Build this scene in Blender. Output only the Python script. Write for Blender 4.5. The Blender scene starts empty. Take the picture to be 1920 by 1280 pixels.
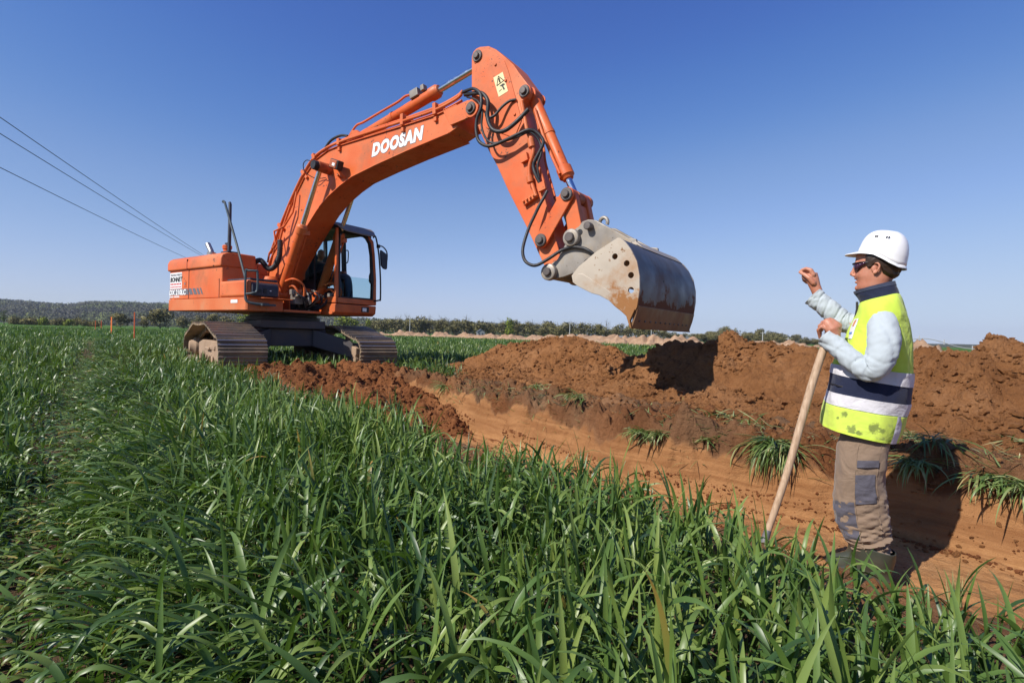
import bpy, bmesh, math, random
import numpy as np
from mathutils import Vector, Matrix, noise as mnoise

sc = bpy.context.scene
COL = sc.collection
R = math.radians

# ------------------------------------------------------------------ camera
cam_d = bpy.data.cameras.new("camera")
cam = bpy.data.objects.new("camera", cam_d)
COL.objects.link(cam)
sc.camera = cam
cam_d.sensor_width = 36.0
cam_d.lens = 36.0 * 1000 / 1920
cam_d.clip_start = 0.05
cam_d.clip_end = 9000
CAM_H = 0.78
cam.matrix_world = (Matrix.Translation((0, 0, CAM_H)) @ Matrix.Rotation(R(90) - math.atan(0.0115), 4, 'X')
                    @ Matrix.Rotation(math.atan(0.0264), 4, 'Z'))
sc.render.resolution_x, sc.render.resolution_y = 1024, 682

# ------------------------------------------------------------------ light
SUN_EL = R(41.5)
SUN_DIR = Vector((0.80, 0.60, 0)).normalized()        # the way shadows fall on the ground
wd = bpy.data.worlds.new("World")
sc.world = wd
wd.use_nodes = True
wn = wd.node_tree.nodes
wl = wd.node_tree.links
bg = wn["Background"]
sky = wn.new("ShaderNodeTexSky")
sky.sky_type = 'NISHITA'
sky.sun_disc = False
sky.sun_elevation = SUN_EL
sky.sun_rotation = math.atan2(-SUN_DIR.x, -SUN_DIR.y)
sky.altitude = 100
sky.air_density = 1.0
sky.dust_density = 0.0
sky.ozone_density = 6.0
bg.inputs[1].default_value = 0.12
sc1 = wn.new("ShaderNodeVectorMath"); sc1.operation = 'SCALE'; sc1.inputs[3].default_value = 0.15*0.6
wl.new(sky.outputs[0], sc1.inputs[0])
cv = wn.new("ShaderNodeRGBCurve")                     # deep clear-day blue overhead, pale at the horizon
for ch, pts in zip(cv.mapping.curves, (((0, 0), (0.064, 0.058), (0.088, 0.098), (0.148, 0.235), (0.354, 0.47), (0.6, 0.56), (1, 0.62)),
                                       ((0, 0), (0.127, 0.141), (0.172, 0.222), (0.277, 0.386), (0.54, 0.60), (1, 0.70)),
                                       ((0, 0), (0.264, 0.468), (0.347, 0.580), (0.494, 0.716), (0.62, 0.82), (1, 0.85)))):
    while len(ch.points) < len(pts): ch.points.new(0.5, 0.5)
    for p, (a, c_) in zip(ch.points, pts): p.location = (a, c_)
cv.mapping.update()
sc2 = wn.new("ShaderNodeVectorMath"); sc2.operation = 'SCALE'; sc2.inputs[3].default_value = 1/0.15
wl.new(sc1.outputs[0], cv.inputs[1]); wl.new(cv.outputs[0], sc2.inputs[0]); wl.new(sc2.outputs[0], bg.inputs[0])
sun_d = bpy.data.lights.new("sun", 'SUN')
sun_d.energy = 4.8
sun_d.angle = R(0.53)
sun_d.color = (1.0, 0.95, 0.87)
sun = bpy.data.objects.new("sun", sun_d)
COL.objects.link(sun)
ldir = Vector((SUN_DIR.x * math.cos(SUN_EL), SUN_DIR.y * math.cos(SUN_EL), -math.sin(SUN_EL)))
sun.rotation_euler = ldir.to_track_quat('-Z', 'Y').to_euler()
sun.location = (-20, -20, 30)
sc.view_settings.view_transform = 'Standard'
sc.view_settings.look = 'None'
sc.view_settings.exposure = 0.32
sc.view_settings.gamma = 1.0
sc.cycles.max_bounces = 8
sc.cycles.transparent_max_bounces = 12
sc.cycles.use_denoising = True

# ------------------------------------------------------------------ helpers
def tag(o, label=None, cat=None, group=None, kind=None):
    if label: o["label"] = label
    if cat: o["category"] = cat
    if group: o["group"] = group
    if kind: o["kind"] = kind
    return o

def empty(name, loc=(0, 0, 0), rz=0.0, label=None, cat=None, group=None):
    o = bpy.data.objects.new(name, None)
    COL.objects.link(o)
    o.location = loc
    o.rotation_euler = (0, 0, rz)
    o.empty_display_size = 0.1
    return tag(o, label, cat, group)

def arr_mesh(name, verts, faces_idx, mats=(), loops=4, smooth=True, mat_index=None, color=None):
    """fast mesh from numpy: faces_idx is an (n, loops) array"""
    me = bpy.data.meshes.new(name)
    verts = np.asarray(verts, dtype=np.float32)
    fi = np.asarray(faces_idx, dtype=np.int32)
    n = len(fi)
    me.vertices.add(len(verts))
    me.vertices.foreach_set("co", verts.ravel())
    me.loops.add(n * loops)
    me.loops.foreach_set("vertex_index", fi.ravel())
    me.polygons.add(n)
    me.polygons.foreach_set("loop_start", np.arange(n, dtype=np.int32) * loops)
    me.polygons.foreach_set("loop_total", np.full(n, loops, dtype=np.int32))
    for m in mats: me.materials.append(m)
    if mat_index is not None: me.polygons.foreach_set("material_index", np.asarray(mat_index, dtype=np.int32))
    me.polygons.foreach_set("use_smooth", np.full(n, smooth, dtype=bool))
    if color is not None:
        at = me.color_attributes.new("tint", 'FLOAT_COLOR', 'POINT')
        at.data.foreach_set("color", np.asarray(color, dtype=np.float32).ravel())
    me.update(calc_edges=True)
    me.validate()
    return me

def link(name, me, parent=None):
    o = bpy.data.objects.new(name, me)
    COL.objects.link(o)
    if parent is not None: o.parent = parent
    return o

class MB:
    """collects simple solids into ONE mesh"""
    def __init__(s): s.v = []; s.f = []; s.m = []
    def add(s, vs, fs, mi=0):
        b = len(s.v)
        s.v += [tuple(v) for v in vs]
        s.f += [tuple(i + b for i in f) for f in fs]
        s.m += [mi] * len(fs)
        return s
    def box(s, lo, hi, mi=0, rot=None, piv=None):
        x0, y0, z0 = lo; x1, y1, z1 = hi
        vs = [Vector(p) for p in ((x0,y0,z0),(x1,y0,z0),(x1,y1,z0),(x0,y1,z0),(x0,y0,z1),(x1,y0,z1),(x1,y1,z1),(x0,y1,z1))]
        if rot is not None:
            c = Vector(piv) if piv is not None else Vector(((x0+x1)/2,(y0+y1)/2,(z0+z1)/2))
            vs = [rot @ (v - c) + c for v in vs]
        return s.add(vs, [(0,3,2,1),(4,5,6,7),(0,1,5,4),(1,2,6,5),(2,3,7,6),(3,0,4,7)], mi)
    def prism(s, prof, y0, y1, mi=0, axis='y'):
        """profile of (x,z) points pulled along y (or (x,y) along z, (y,z) along x)"""
        n = len(prof)
        area = sum(prof[i][0]*prof[(i+1)%n][1]-prof[(i+1)%n][0]*prof[i][1] for i in range(n))
        if axis == 'y':
            mk = lambda p, h: (p[0], h, p[1])
        elif axis == 'z':
            mk = lambda p, h: (p[0], p[1], h)
        else:
            mk = lambda p, h: (h, p[0], p[1])
        flip = (area > 0) if axis == 'y' else (area < 0)
        pr = list(prof)[::-1] if flip else list(prof)
        vs = [mk(p, y0) for p in pr] + [mk(p, y1) for p in pr]
        fs = [tuple(range(n-1, -1, -1)), tuple(range(n, 2*n))]
        for i in range(n):
            j = (i+1) % n
            fs.append((i, j, j+n, i+n))
        return s.add(vs, fs, mi)
    def tube(s, pts, rad, n=10, mi=0, cap=True, flat=None):
        pts = [Vector(p) for p in pts]
        rs = rad if hasattr(rad, '__len__') else [rad]*len(pts)
        up = None; b = len(s.v); rings = []
        for i, p in enumerate(pts):
            d = (pts[min(i+1, len(pts)-1)] - pts[max(i-1, 0)])
            d = d.normalized() if d.length > 1e-9 else Vector((0,0,1))
            if up is None:
                up = d.orthogonal().normalized()
            else:
                up = up - d * up.dot(d)
                up = up.normalized() if up.length > 1e-6 else d.orthogonal().normalized()
            side = d.cross(up)
            rings.append([p + (up*math.cos(2*math.pi*k/n) + side*math.sin(2*math.pi*k/n))*rs[i] for k in range(n)])
        vs = [q for r in rings for q in r]
        fs = []
        for i in range(len(pts)-1):
            for k in range(n):
                a = i*n+k; c = i*n+(k+1) % n
                fs.append((a, c, c+n, a+n))
        if cap:
            fs.append(tuple(range(n-1, -1, -1)))
            fs.append(tuple(range((len(pts)-1)*n, len(pts)*n)))
        return s.add(vs, fs, mi)
    def build_each(s, name, mats, parent=None, **kw):
        """every separate piece becomes an object of its own"""
        par = list(range(len(s.v)))
        def find(a):
            while par[a] != a: par[a] = par[par[a]]; a = par[a]
            return a
        for f in s.f:
            for q in f[1:]: par[find(q)] = find(f[0])
        groups = {}
        for f, mi in zip(s.f, s.m): groups.setdefault(find(f[0]), []).append((f, mi))
        out = []
        for fs in groups.values():
            ids = sorted({q for f, _ in fs for q in f}); mp = {q: i for i, q in enumerate(ids)}
            m2 = MB(); m2.v = [s.v[q] for q in ids]; m2.f = [tuple(mp[q] for q in f) for f, _ in fs]; m2.m = [mi for _, mi in fs]
            out.append(m2.build(name, mats, parent, **kw))
        return out
    def cyl(s, p0, p1, r, n=20, mi=0): return s.tube([p0, p1], r, n, mi)
    def lathe(s, prof, axis_o=(0,0,0), axis_d=(0,0,1), n=24, mi=0):
        """(radius, height) profile spun about an axis"""
        d = Vector(axis_d).normalized(); a = d.orthogonal().normalized(); c = d.cross(a); o = Vector(axis_o)
        vs = []; fs = []
        for r, h in prof:
            for k in range(n):
                t = 2*math.pi*k/n
                vs.append(o + d*h + (a*math.cos(t)+c*math.sin(t))*r)
        for i in range(len(prof)-1):
            for k in range(n):
                p = i*n+k; q = i*n+(k+1) % n
                fs.append((p, q, q+n, p+n))
        fs.append(tuple(range(n-1, -1, -1))); fs.append(tuple(range((len(prof)-1)*n, len(prof)*n)))
        return s.add(vs, fs, mi)
    def build(s, name, mats, parent=None, bevel=0.0, segs=2, angle=35, smooth=True, sub=0):
        me = bpy.data.meshes.new(name)
        me.from_pydata(s.v, [], s.f)
        if not isinstance(mats, (list, tuple)): mats = [mats]
        for m in mats: me.materials.append(m)
        me.polygons.foreach_set("material_index", s.m)
        me.polygons.foreach_set("use_smooth", [smooth]*len(s.f))
        me.update(); me.validate()
        bm = bmesh.new(); bm.from_mesh(me)
        bmesh.ops.recalc_face_normals(bm, faces=bm.faces); bm.to_mesh(me); bm.free()
        if smooth: me.set_sharp_from_angle(angle=R(angle))
        o = link(name, me, parent)
        if bevel:
            b = o.modifiers.new("bevel", 'BEVEL'); b.width = bevel; b.segments = segs
            b.limit_method = 'ANGLE'; b.angle_limit = R(30); b.harden_normals = True
        if sub:
            u_ = o.modifiers.new("sub", 'SUBSURF'); u_.levels = sub; u_.render_levels = sub
        return o

def spline(pts, n=8):
    """Catmull-Rom through 3D points"""
    P_ = [Vector(p) for p in pts]; out = []
    for i in range(len(P_)-1):
        p0 = P_[max(i-1, 0)]; p1 = P_[i]; p2 = P_[i+1]; p3 = P_[min(i+2, len(P_)-1)]
        for k in range(n):
            t = k/n
            out.append(0.5*((2*p1)+(p2-p0)*t+(2*p0-5*p1+4*p2-p3)*t*t+(3*p1-p0-3*p2+p3)*t**3))
    out.append(P_[-1]); return out

def ring2(c, r, n=16, a0=0):
    return [(c[0]+r*math.cos(a0+2*math.pi*k/n), c[1]+r*math.sin(a0+2*math.pi*k/n)) for k in range(n)]

# numpy noise --------------------------------------------------------
def _hash(ix, iy, seed):
    h = (ix.astype(np.int64)*374761393 + iy.astype(np.int64)*668265263 + seed*2147483647) & 0xffffffff
    h = ((h ^ (h >> 13))*1274126177) & 0xffffffff
    h = h ^ (h >> 16)
    return (h & 0xffffff)/float(0xffffff)
def vnoise(x, y, seed=0):
    ix = np.floor(x); iy = np.floor(y); fx = x-ix; fy = y-iy
    ux = fx*fx*fx*(fx*(fx*6-15)+10); uy = fy*fy*fy*(fy*(fy*6-15)+10)
    def g(dx, dy):
        a = _hash(ix+dx, iy+dy, seed)*2*np.pi
        return np.cos(a)*(fx-dx)+np.sin(a)*(fy-dy)
    return ((g(0,0)*(1-ux)+g(1,0)*ux)*(1-uy)+(g(0,1)*(1-ux)+g(1,1)*ux)*uy)*1.5
def fbm(x, y, seed=0, oct=4, gain=0.5, lac=2.03):
    a = 1.0; o = 0
    for i in range(oct):
        o = o + a*vnoise(x, y, seed+i*17); x = x*lac; y = y*lac; a *= gain
    return o
def clods(x, y, cell, seed=0, prob=0.8):
    """rounded lumps of soil: half-ball bumps round jittered points"""
    u = x/cell; v = y/cell; ix = np.floor(u); iy = np.floor(v); out = np.zeros_like(x)
    for dx in (-1, 0, 1):
        for dy in (-1, 0, 1):
            jx = ix+dx; jy = iy+dy
            cx = jx+_hash(jx, jy, seed+1); cy = jy+_hash(jx, jy, seed+2)
            r = (0.25+0.6*_hash(jx, jy, seed+3)**2)*(_hash(jx, jy, seed+4) < prob)
            sx = 0.7+0.6*_hash(jx, jy, seed+5)
            d2 = ((u-cx)*sx)**2+((v-cy)/sx)**2
            h = np.sqrt(np.maximum(r*r-d2, 0))
            out = np.maximum(out, h)
    return out*cell
def sstep(a, b, x):
    t = np.clip((x-a)/(b-a), 0, 1); return t*t*(3-2*t)

# field frame: s runs along the trench away from the camera, t to its right
SD = np.array([(-0.6143237985882566,0.7890540352143793)[0], (-0.6143237985882566,0.7890540352143793)[1]]); TD = np.array([SD[1], -SD[0]])
def st2xy(s, t): return s*SD[0]+t*TD[0], s*SD[1]+t*TD[1]
def xy2st(x, y): return x*SD[0]+y*SD[1], x*TD[0]+y*TD[1]

# ------------------------------------------------------------------ materials
def new_mat(name):
    m = bpy.data.materials.new(name); m.use_nodes = True
    nt = m.node_tree; b = nt.nodes["Principled BSDF"]
    return m, nt, b
def nd(nt, typ, **kw):
    n = nt.nodes.new(typ)
    for k, v in kw.items():
        if k in n.inputs: n.inputs[k].default_value = v
        else: setattr(n, k, v)
    return n
def ramp(nt, fac, stops, interp='LINEAR'):
    r = nt.nodes.new("ShaderNodeValToRGB"); r.color_ramp.interpolation = interp
    e = r.color_ramp.elements
    while len(e) < len(stops): e.new(0.5)
    for el, (p, c) in zip(e, stops):
        el.position = p; el.color = (c, c, c, 1) if not hasattr(c, '__len__') else (*c, 1)
    nt.links.new(fac, r.inputs[0]); return r.outputs[0]
def mix(nt, fac, a, b, mode='MIX'):
    n = nt.nodes.new("ShaderNodeMix"); n.data_type = 'RGBA'; n.blend_type = mode
    for sock, v in ((n.inputs[0], fac), (n.inputs[6], a), (n.inputs[7], b)):
        if hasattr(v, 'is_output'): nt.links.new(v, sock)
        elif hasattr(v, '__len__'): sock.default_value = (*v[:3], 1)
        else: sock.default_value = v
    return n.outputs[2]
def mathn(nt, op, a, b=None):
    n = nt.nodes.new("ShaderNodeMath"); n.operation = op
    for i, v in enumerate((a, b)):
        if v is None: continue
        if hasattr(v, 'is_output'): nt.links.new(v, n.inputs[i])
        else: n.inputs[i].default_value = v
    return n.outputs[0]
def coords(nt, kind="Object"): return nt.nodes.new("ShaderNodeTexCoord").outputs[kind]
def noise_t(nt, vec, scale, detail=6, rough=0.6, dist=0.0):
    n = nd(nt, "ShaderNodeTexNoise", Scale=scale, Detail=detail, Roughness=rough, Distortion=dist)
    nt.links.new(vec, n.inputs["Vector"]); return n.outputs[0]
def bump(nt, b, h, strength=0.3, dist=0.02):
    n = nd(nt, "ShaderNodeBump", Strength=strength, Distance=dist)
    nt.links.new(h, n.inputs["Height"]); nt.links.new(n.outputs[0], b.inputs["Normal"])

def paint(name, col, rough=0.42, dirt=(0.20, 0.12, 0.07), amount=0.35, scale=2.5, fade=None, chips=0.0, metal=0.0, spec=0.4, chipcol=(0.06, 0.035, 0.025)):
    """painted or bare metal with dust, fading and small chips"""
    m, nt, b = new_mat(name); v = coords(nt)
    c = col
    if fade is not None:
        c = mix(nt, ramp(nt, noise_t(nt, v, scale*0.6, 5, 0.55), [(0.35, 0.0), (0.7, 1.0)]), col, fade)
    d = ramp(nt, noise_t(nt, v, scale, 9, 0.68), [(0.5, 0.0), (0.78, 1.0)])
    c = mix(nt, mathn(nt, 'MULTIPLY', d, amount), c, dirt)
    if chips:
        k = ramp(nt, noise_t(nt, v, scale*9, 4, 0.6), [(0.70-chips*0.12, 0.0), (0.72-chips*0.12, 1.0)])
        k2 = ramp(nt, noise_t(nt, v, scale*1.3, 3, 0.5), [(0.5, 0.0), (0.62, 1.0)])
        c = mix(nt, mathn(nt, 'MULTIPLY', k, k2), c, chipcol)
    if hasattr(c, 'is_output'): nt.links.new(c, b.inputs["Base Color"])
    else: b.inputs["Base Color"].default_value = (*c, 1)
    r = ramp(nt, noise_t(nt, v, scale*2, 6, 0.6), [(0.3, max(rough-0.12, 0.05)), (0.75, min(rough+0.22, 1.0))])
    nt.links.new(r, b.inputs["Roughness"])
    b.inputs["Metallic"].default_value = metal
    b.inputs["Specular IOR Level"].default_value = spec
    bump(nt, b, noise_t(nt, v, scale*12, 5, 0.6), 0.08, 0.004)
    return m

def cloth(name, col, rough=0.85, wr=0.35, wscale=9.0, stain=None, stain_scale=5.0, var=0.12, fine=420):
    m, nt, b = new_mat(name); v = coords(nt)
    dark = tuple(x*(1-var*2) for x in col); lite = tuple(min(1, x*(1+var)) for x in col)
    c = mix(nt, noise_t(nt, v, 12, 5, 0.6), dark, lite)
    if stain is not None:
        s_ = ramp(nt, noise_t(nt, v, stain_scale, 7, 0.7), [(0.60, 0.0), (0.68, 1.0)])
        c = mix(nt, mathn(nt, 'MULTIPLY', s_, 0.75), c, stain)
    nt.links.new(c, b.inputs["Base Color"])
    b.inputs["Roughness"].default_value = rough
    b.inputs["Specular IOR Level"].default_value = 0.15
    b.inputs["Sheen Weight"].default_value = 0.15
    h = mathn(nt, 'ADD', mathn(nt, 'MULTIPLY', noise_t(nt, v, wscale, 3, 0.5, 0.8), 1.0), mathn(nt, 'MULTIPLY', noise_t(nt, v, fine, 2, 0.5), 0.04))
    bump(nt, b, h, wr, 0.03)
    return m

ORANGE = (0.62, 0.104, 0.018)
M = {}
M['orange'] = paint("orange_paint", ORANGE, 0.46, (0.30, 0.13, 0.065), 0.95, 1.5, fade=(0.68, 0.195, 0.072), chips=0.6)
M['orange_worn'] = paint("worn_orange_paint", ORANGE, 0.48, (0.22, 0.11, 0.06), 0.55, 2.6, fade=(0.66, 0.17, 0.05), chips=0.7)
M['orange_dusty'] = paint("dusty_orange_paint", (0.58, 0.12, 0.03), 0.6, (0.48, 0.27, 0.15), 0.8, 1.8, fade=(0.62, 0.20, 0.08), chips=0.3)
M['steel'] = paint("worn_steel", (0.19, 0.165, 0.14), 0.5, (0.36, 0.26, 0.15), 0.85, 3.5, fade=(0.36, 0.33, 0.29), chips=0.6, metal=0.25, chipcol=(0.10, 0.075, 0.05))
M['bucket_side'] = paint("earth_polished_steel", (0.36, 0.30, 0.235), 0.5, (0.33, 0.155, 0.05), 1.0, 1.9, fade=(0.52, 0.45, 0.36), chips=0.5, metal=0.15, chipcol=(0.20, 0.10, 0.04))
M['bucket_back'] = paint("dark_scoured_steel", (0.105, 0.100, 0.108), 0.5, (0.17, 0.066, 0.028), 1.0, 1.5, fade=(0.22, 0.205, 0.205), chips=0.4, metal=0.5)
M['lip'] = paint("soil_stained_steel", (0.20, 0.095, 0.042), 0.5, (0.27, 0.11, 0.04), 0.8, 3.0, fade=(0.24, 0.16, 0.085), chips=0.3, metal=0.2)
M['pin'] = paint("greased_pin_steel", (0.13, 0.11, 0.10), 0.42, (0.06, 0.045, 0.04), 0.7, 8, metal=0.4)
M['boss'] = paint("rusty_orange_boss", (0.40, 0.10, 0.035), 0.55, (0.06, 0.045, 0.04), 0.9, 7, chips=0.6)
M['chrome'] = paint("chromed_rod", (0.75, 0.76, 0.78), 0.12, (0.4, 0.38, 0.34), 0.12, 5, metal=1.0)
M['rubber'] = paint("black_rubber_hose", (0.022, 0.023, 0.026), 0.5, (0.16, 0.11, 0.08), 0.35, 9)
M['black'] = paint("black_trim", (0.018, 0.018, 0.022), 0.5, (0.12, 0.09, 0.07), 0.35, 5)
M['navy'] = paint("dark_navy_panel", (0.035, 0.038, 0.055), 0.5, (0.16, 0.13, 0.12), 0.5, 4)
M['teal'] = paint("dark_teal_tube", (0.045, 0.065, 0.075), 0.4, (0.16, 0.12, 0.09), 0.3, 6)
M['track'] = paint("muddy_track_shoe", (0.13, 0.10, 0.075), 0.85, (0.46, 0.31, 0.175), 1.0, 2.6, fade=(0.33, 0.235, 0.14))
M['grouser'] = paint("polished_grouser_edge", (0.30, 0.29, 0.31), 0.32, (0.16, 0.12, 0.09), 0.5, 5, metal=0.7)
M['dust'] = paint("dust_caked_steel", (0.30, 0.20, 0.13), 0.85, (0.42, 0.29, 0.19), 0.9, 4, fade=(0.36, 0.25, 0.17))
M['carbody_steel'] = paint("dirty_grey_carbody", (0.085, 0.078, 0.085), 0.65, (0.22, 0.15, 0.10), 0.6, 3)  # dark grey steel with patchy brown dirt, for the carbody
M['exhaust'] = paint("bare_pipe_steel", (0.42, 0.40, 0.38), 0.35, (0.2, 0.15, 0.1), 0.4, 8, metal=0.8)
M['white'] = paint("white_decal", (0.80, 0.80, 0.80), 0.5, (0.5, 0.42, 0.36), 0.25, 6)
M['decal_grey'] = paint("grey_decal", (0.13, 0.13, 0.15), 0.5, (0.3, 0.2, 0.15), 0.3, 6)
M['decal_red'] = paint("red_print", (0.55, 0.06, 0.06), 0.5, (0.5, 0.4, 0.3), 0.2, 6)
M['decal_cream'] = paint("cream_decal", (0.78, 0.66, 0.36), 0.5, (0.5, 0.38, 0.2), 0.35, 8)
M['ink'] = paint("black_print", (0.03, 0.03, 0.03), 0.6, (0.2, 0.15, 0.1), 0.2, 8)
M['visor'] = paint("bronze_visor", (0.24, 0.175, 0.13), 0.45, (0.3, 0.22, 0.16), 0.4, 5)
m, nt, b = new_mat("cab_glass")
b.inputs["Base Color"].default_value = (0.62, 0.80, 0.80, 1)
b.inputs["Transmission Weight"].default_value = 1.0; b.inputs["IOR"].default_value = 1.02
b.inputs["Roughness"].default_value = 0.02; M['glass'] = m
m, nt, b = new_mat("lamp_lens")
b.inputs["Base Color"].default_value = (0.8, 0.8, 0.78, 1); b.inputs["Roughness"].default_value = 0.15; M['lens'] = m

def mud(mat, lo, hi, col, rough=0.8):
    """soil caked on the lower part of a piece, up to an uneven line"""
    nt = mat.node_tree; b = nt.nodes["Principled BSDF"]; v = coords(nt); src = b.inputs["Base Color"].links[0].from_socket
    z = nt.nodes.new("ShaderNodeSeparateXYZ"); nt.links.new(v, z.inputs[0])
    k = mathn(nt, 'ADD', mathn(nt, 'MULTIPLY', mathn(nt, 'SUBTRACT', noise_t(nt, v, 2.6, 8, 0.66), 0.5), 1.1), mathn(nt, 'SUBTRACT', 0.5, z.outputs[2]))
    f = ramp(nt, mathn(nt, 'ADD', k, 1.0), [((lo), 0.0), ((hi), 1.0)])
    nt.links.new(mix(nt, f, src, col), b.inputs["Base Color"])
    rs_ = b.inputs["Roughness"].links[0].from_socket
    nt.links.new(mathn(nt, 'MAXIMUM', rs_, mathn(nt, 'MULTIPLY', f, rough)), b.inputs["Roughness"])
mud(M['bucket_back'], 0.22, 0.27, (0.15, 0.058, 0.026))
mud(M['bucket_side'], 0.20, 0.30, (0.30, 0.135, 0.045))

# ------------------------------------------------------------------ soil materials
def soil_mat(name, base_stops, bump_s=0.5):
    m, nt, b = new_mat(name); v = coords(nt)
    n1 = noise_t(nt, v, 1.7, 8, 0.62); n2 = noise_t(nt, v, 34, 8, 0.7)
    f = mathn(nt, 'ADD', mathn(nt, 'MULTIPLY', n1, 0.65), mathn(nt, 'MULTIPLY', n2, 0.35))
    c = ramp(nt, f, base_stops)
    nt.links.new(c, b.inputs["Base Color"])
    b.inputs["Roughness"].default_value = 0.95; b.inputs["Specular IOR Level"].default_value = 0.1
    h = mathn(nt, 'ADD', noise_t(nt, v, 26, 9, 0.72), mathn(nt, 'MULTIPLY', noise_t(nt, v, 120, 6, 0.7), 0.35))
    bump(nt, b, h, bump_s, 0.08)
    return m
M['heap'] = soil_mat("red_brown_loose_soil", [(0.30, (0.175, 0.070, 0.026)), (0.5, (0.315, 0.140, 0.054)), (0.68, (0.44, 0.220, 0.100))], 0.9)
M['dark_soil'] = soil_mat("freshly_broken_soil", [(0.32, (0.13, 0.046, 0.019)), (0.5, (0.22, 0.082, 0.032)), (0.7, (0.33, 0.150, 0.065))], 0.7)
M['pale_earth'] = soil_mat("dry_pale_earth", [(0.32, (0.25, 0.15, 0.09)), (0.5, (0.36, 0.23, 0.145)), (0.68, (0.47, 0.32, 0.215))], 0.5)

# ground: soil under the crop, trench sand, rough tip, dry lip, far crop, all by the kind of earth stored per vertex
m, nt, b = new_mat("field_earth"); v = coords(nt)
at = nt.nodes.new("ShaderNodeVertexColor"); at.layer_name = "tint"
sep = nt.nodes.new("ShaderNodeSeparateColor"); nt.links.new(at.outputs["Color"], sep.inputs[0])
n1 = noise_t(nt, v, 1.6, 8, 0.62); n2 = noise_t(nt, v, 30, 8, 0.7)
f = mathn(nt, 'ADD', mathn(nt, 'MULTIPLY', n1, 0.6), mathn(nt, 'MULTIPLY', n2, 0.4))
c_soil = ramp(nt, f, [(0.3, (0.10, 0.062, 0.036)), (0.7, (0.21, 0.135, 0.08))])
c_sand = ramp(nt, f, [(0.32, (0.30, 0.138, 0.054)), (0.5, (0.42, 0.212, 0.088)), (0.68, (0.53, 0.300, 0.140))])
c_rough = ramp(nt, f, [(0.32, (0.105, 0.037, 0.014)), (0.5, (0.19, 0.072, 0.027)), (0.7, (0.30, 0.135, 0.056))])
c_dry = ramp(nt, f, [(0.32, (0.20, 0.085, 0.036)), (0.5, (0.31, 0.150, 0.070)), (0.7, (0.44, 0.250, 0.135))])
c_crop = ramp(nt, noise_t(nt, v, 0.45, 9, 0.7), [(0.35, (0.048, 0.100, 0.016)), (0.6, (0.085, 0.160, 0.028))])
mpn = nd(nt, "ShaderNodeMapping"); mpn.inputs["Rotation"].default_value = (0, 0, -math.atan2(SD[1], SD[0])); nt.links.new(v, mpn.inputs[0])
mps = nd(nt, "ShaderNodeMapping"); mps.inputs["Scale"].default_value = (0.8, 3, 9); nt.links.new(mpn.outputs[0], mps.inputs[0])
lay = noise_t(nt, mps.outputs[0], 1.6, 8, 0.62, 0.9)
c_sand = mix(nt, ramp(nt, lay, [(0.44, 0.0), (0.66, 0.55)]), c_sand, (0.215, 0.088, 0.034))
c_wall = mix(nt, ramp(nt, lay, [(0.40, 0.0), (0.62, 0.8)]), (0.36, 0.176, 0.074), (0.235, 0.102, 0.040))
zz = nt.nodes.new("ShaderNodeSeparateXYZ"); nt.links.new(v, zz.inputs[0])
c_sand = mix(nt, ramp(nt, mathn(nt, 'ADD', zz.outputs[2], 0.8), [(0.37, 0.0), (0.43, 1.0)]), c_sand, c_wall)
c = mix(nt, sep.outputs[1], c_soil, c_sand)
c = mix(nt, sep.outputs[2], c, c_dry)
c = mix(nt, sep.outputs[0], c, c_rough)
c = mix(nt, at.outputs["Alpha"], c, c_crop)
nt.links.new(c, b.inputs["Base Color"])
b.inputs["Roughness"].default_value = 0.95; b.inputs["Specular IOR Level"].default_value = 0.08
h = mathn(nt, 'ADD', noise_t(nt, v, 24, 9, 0.72), mathn(nt, 'MULTIPLY', noise_t(nt, v, 110, 6, 0.7), 0.3))
h = mathn(nt, 'ADD', h, mathn(nt, 'MULTIPLY', lay, 0.7))
bs = nd(nt, "ShaderNodeBump", Distance=0.06)
nt.links.new(mathn(nt, 'SUBTRACT', 0.9, mathn(nt, 'MULTIPLY', sep.outputs[1], 0.25)), bs.inputs["Strength"])
nt.links.new(h, bs.inputs["Height"]); nt.links.new(bs.outputs[0], b.inputs["Normal"])
M['ground'] = m

# ------------------------------------------------------------------ ground heights
TR_T = [1.62, 1.80, 2.00, 2.22, 2.60, 2.90, 3.10, 3.66, 3.72, 3.78, 3.86, 3.93, 4.02, 4.20]
TR_Z = [0.0, 0.005, -0.03, -0.11, -0.27, -0.42, -0.47, -0.48, -0.45, -0.33, -0.14, -0.025, 0.015, 0.03]
END_S = [5.0, 5.6, 6.3, 7.0, 7.5, 8.0, 8.5, 8.95, 9.25, 9.6, 10.0]
END_Z = [-0.48, -0.43, -0.33, -0.24, -0.20, -0.13, -0.04, 0.10, 0.13, 0.06, -0.02]

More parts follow.
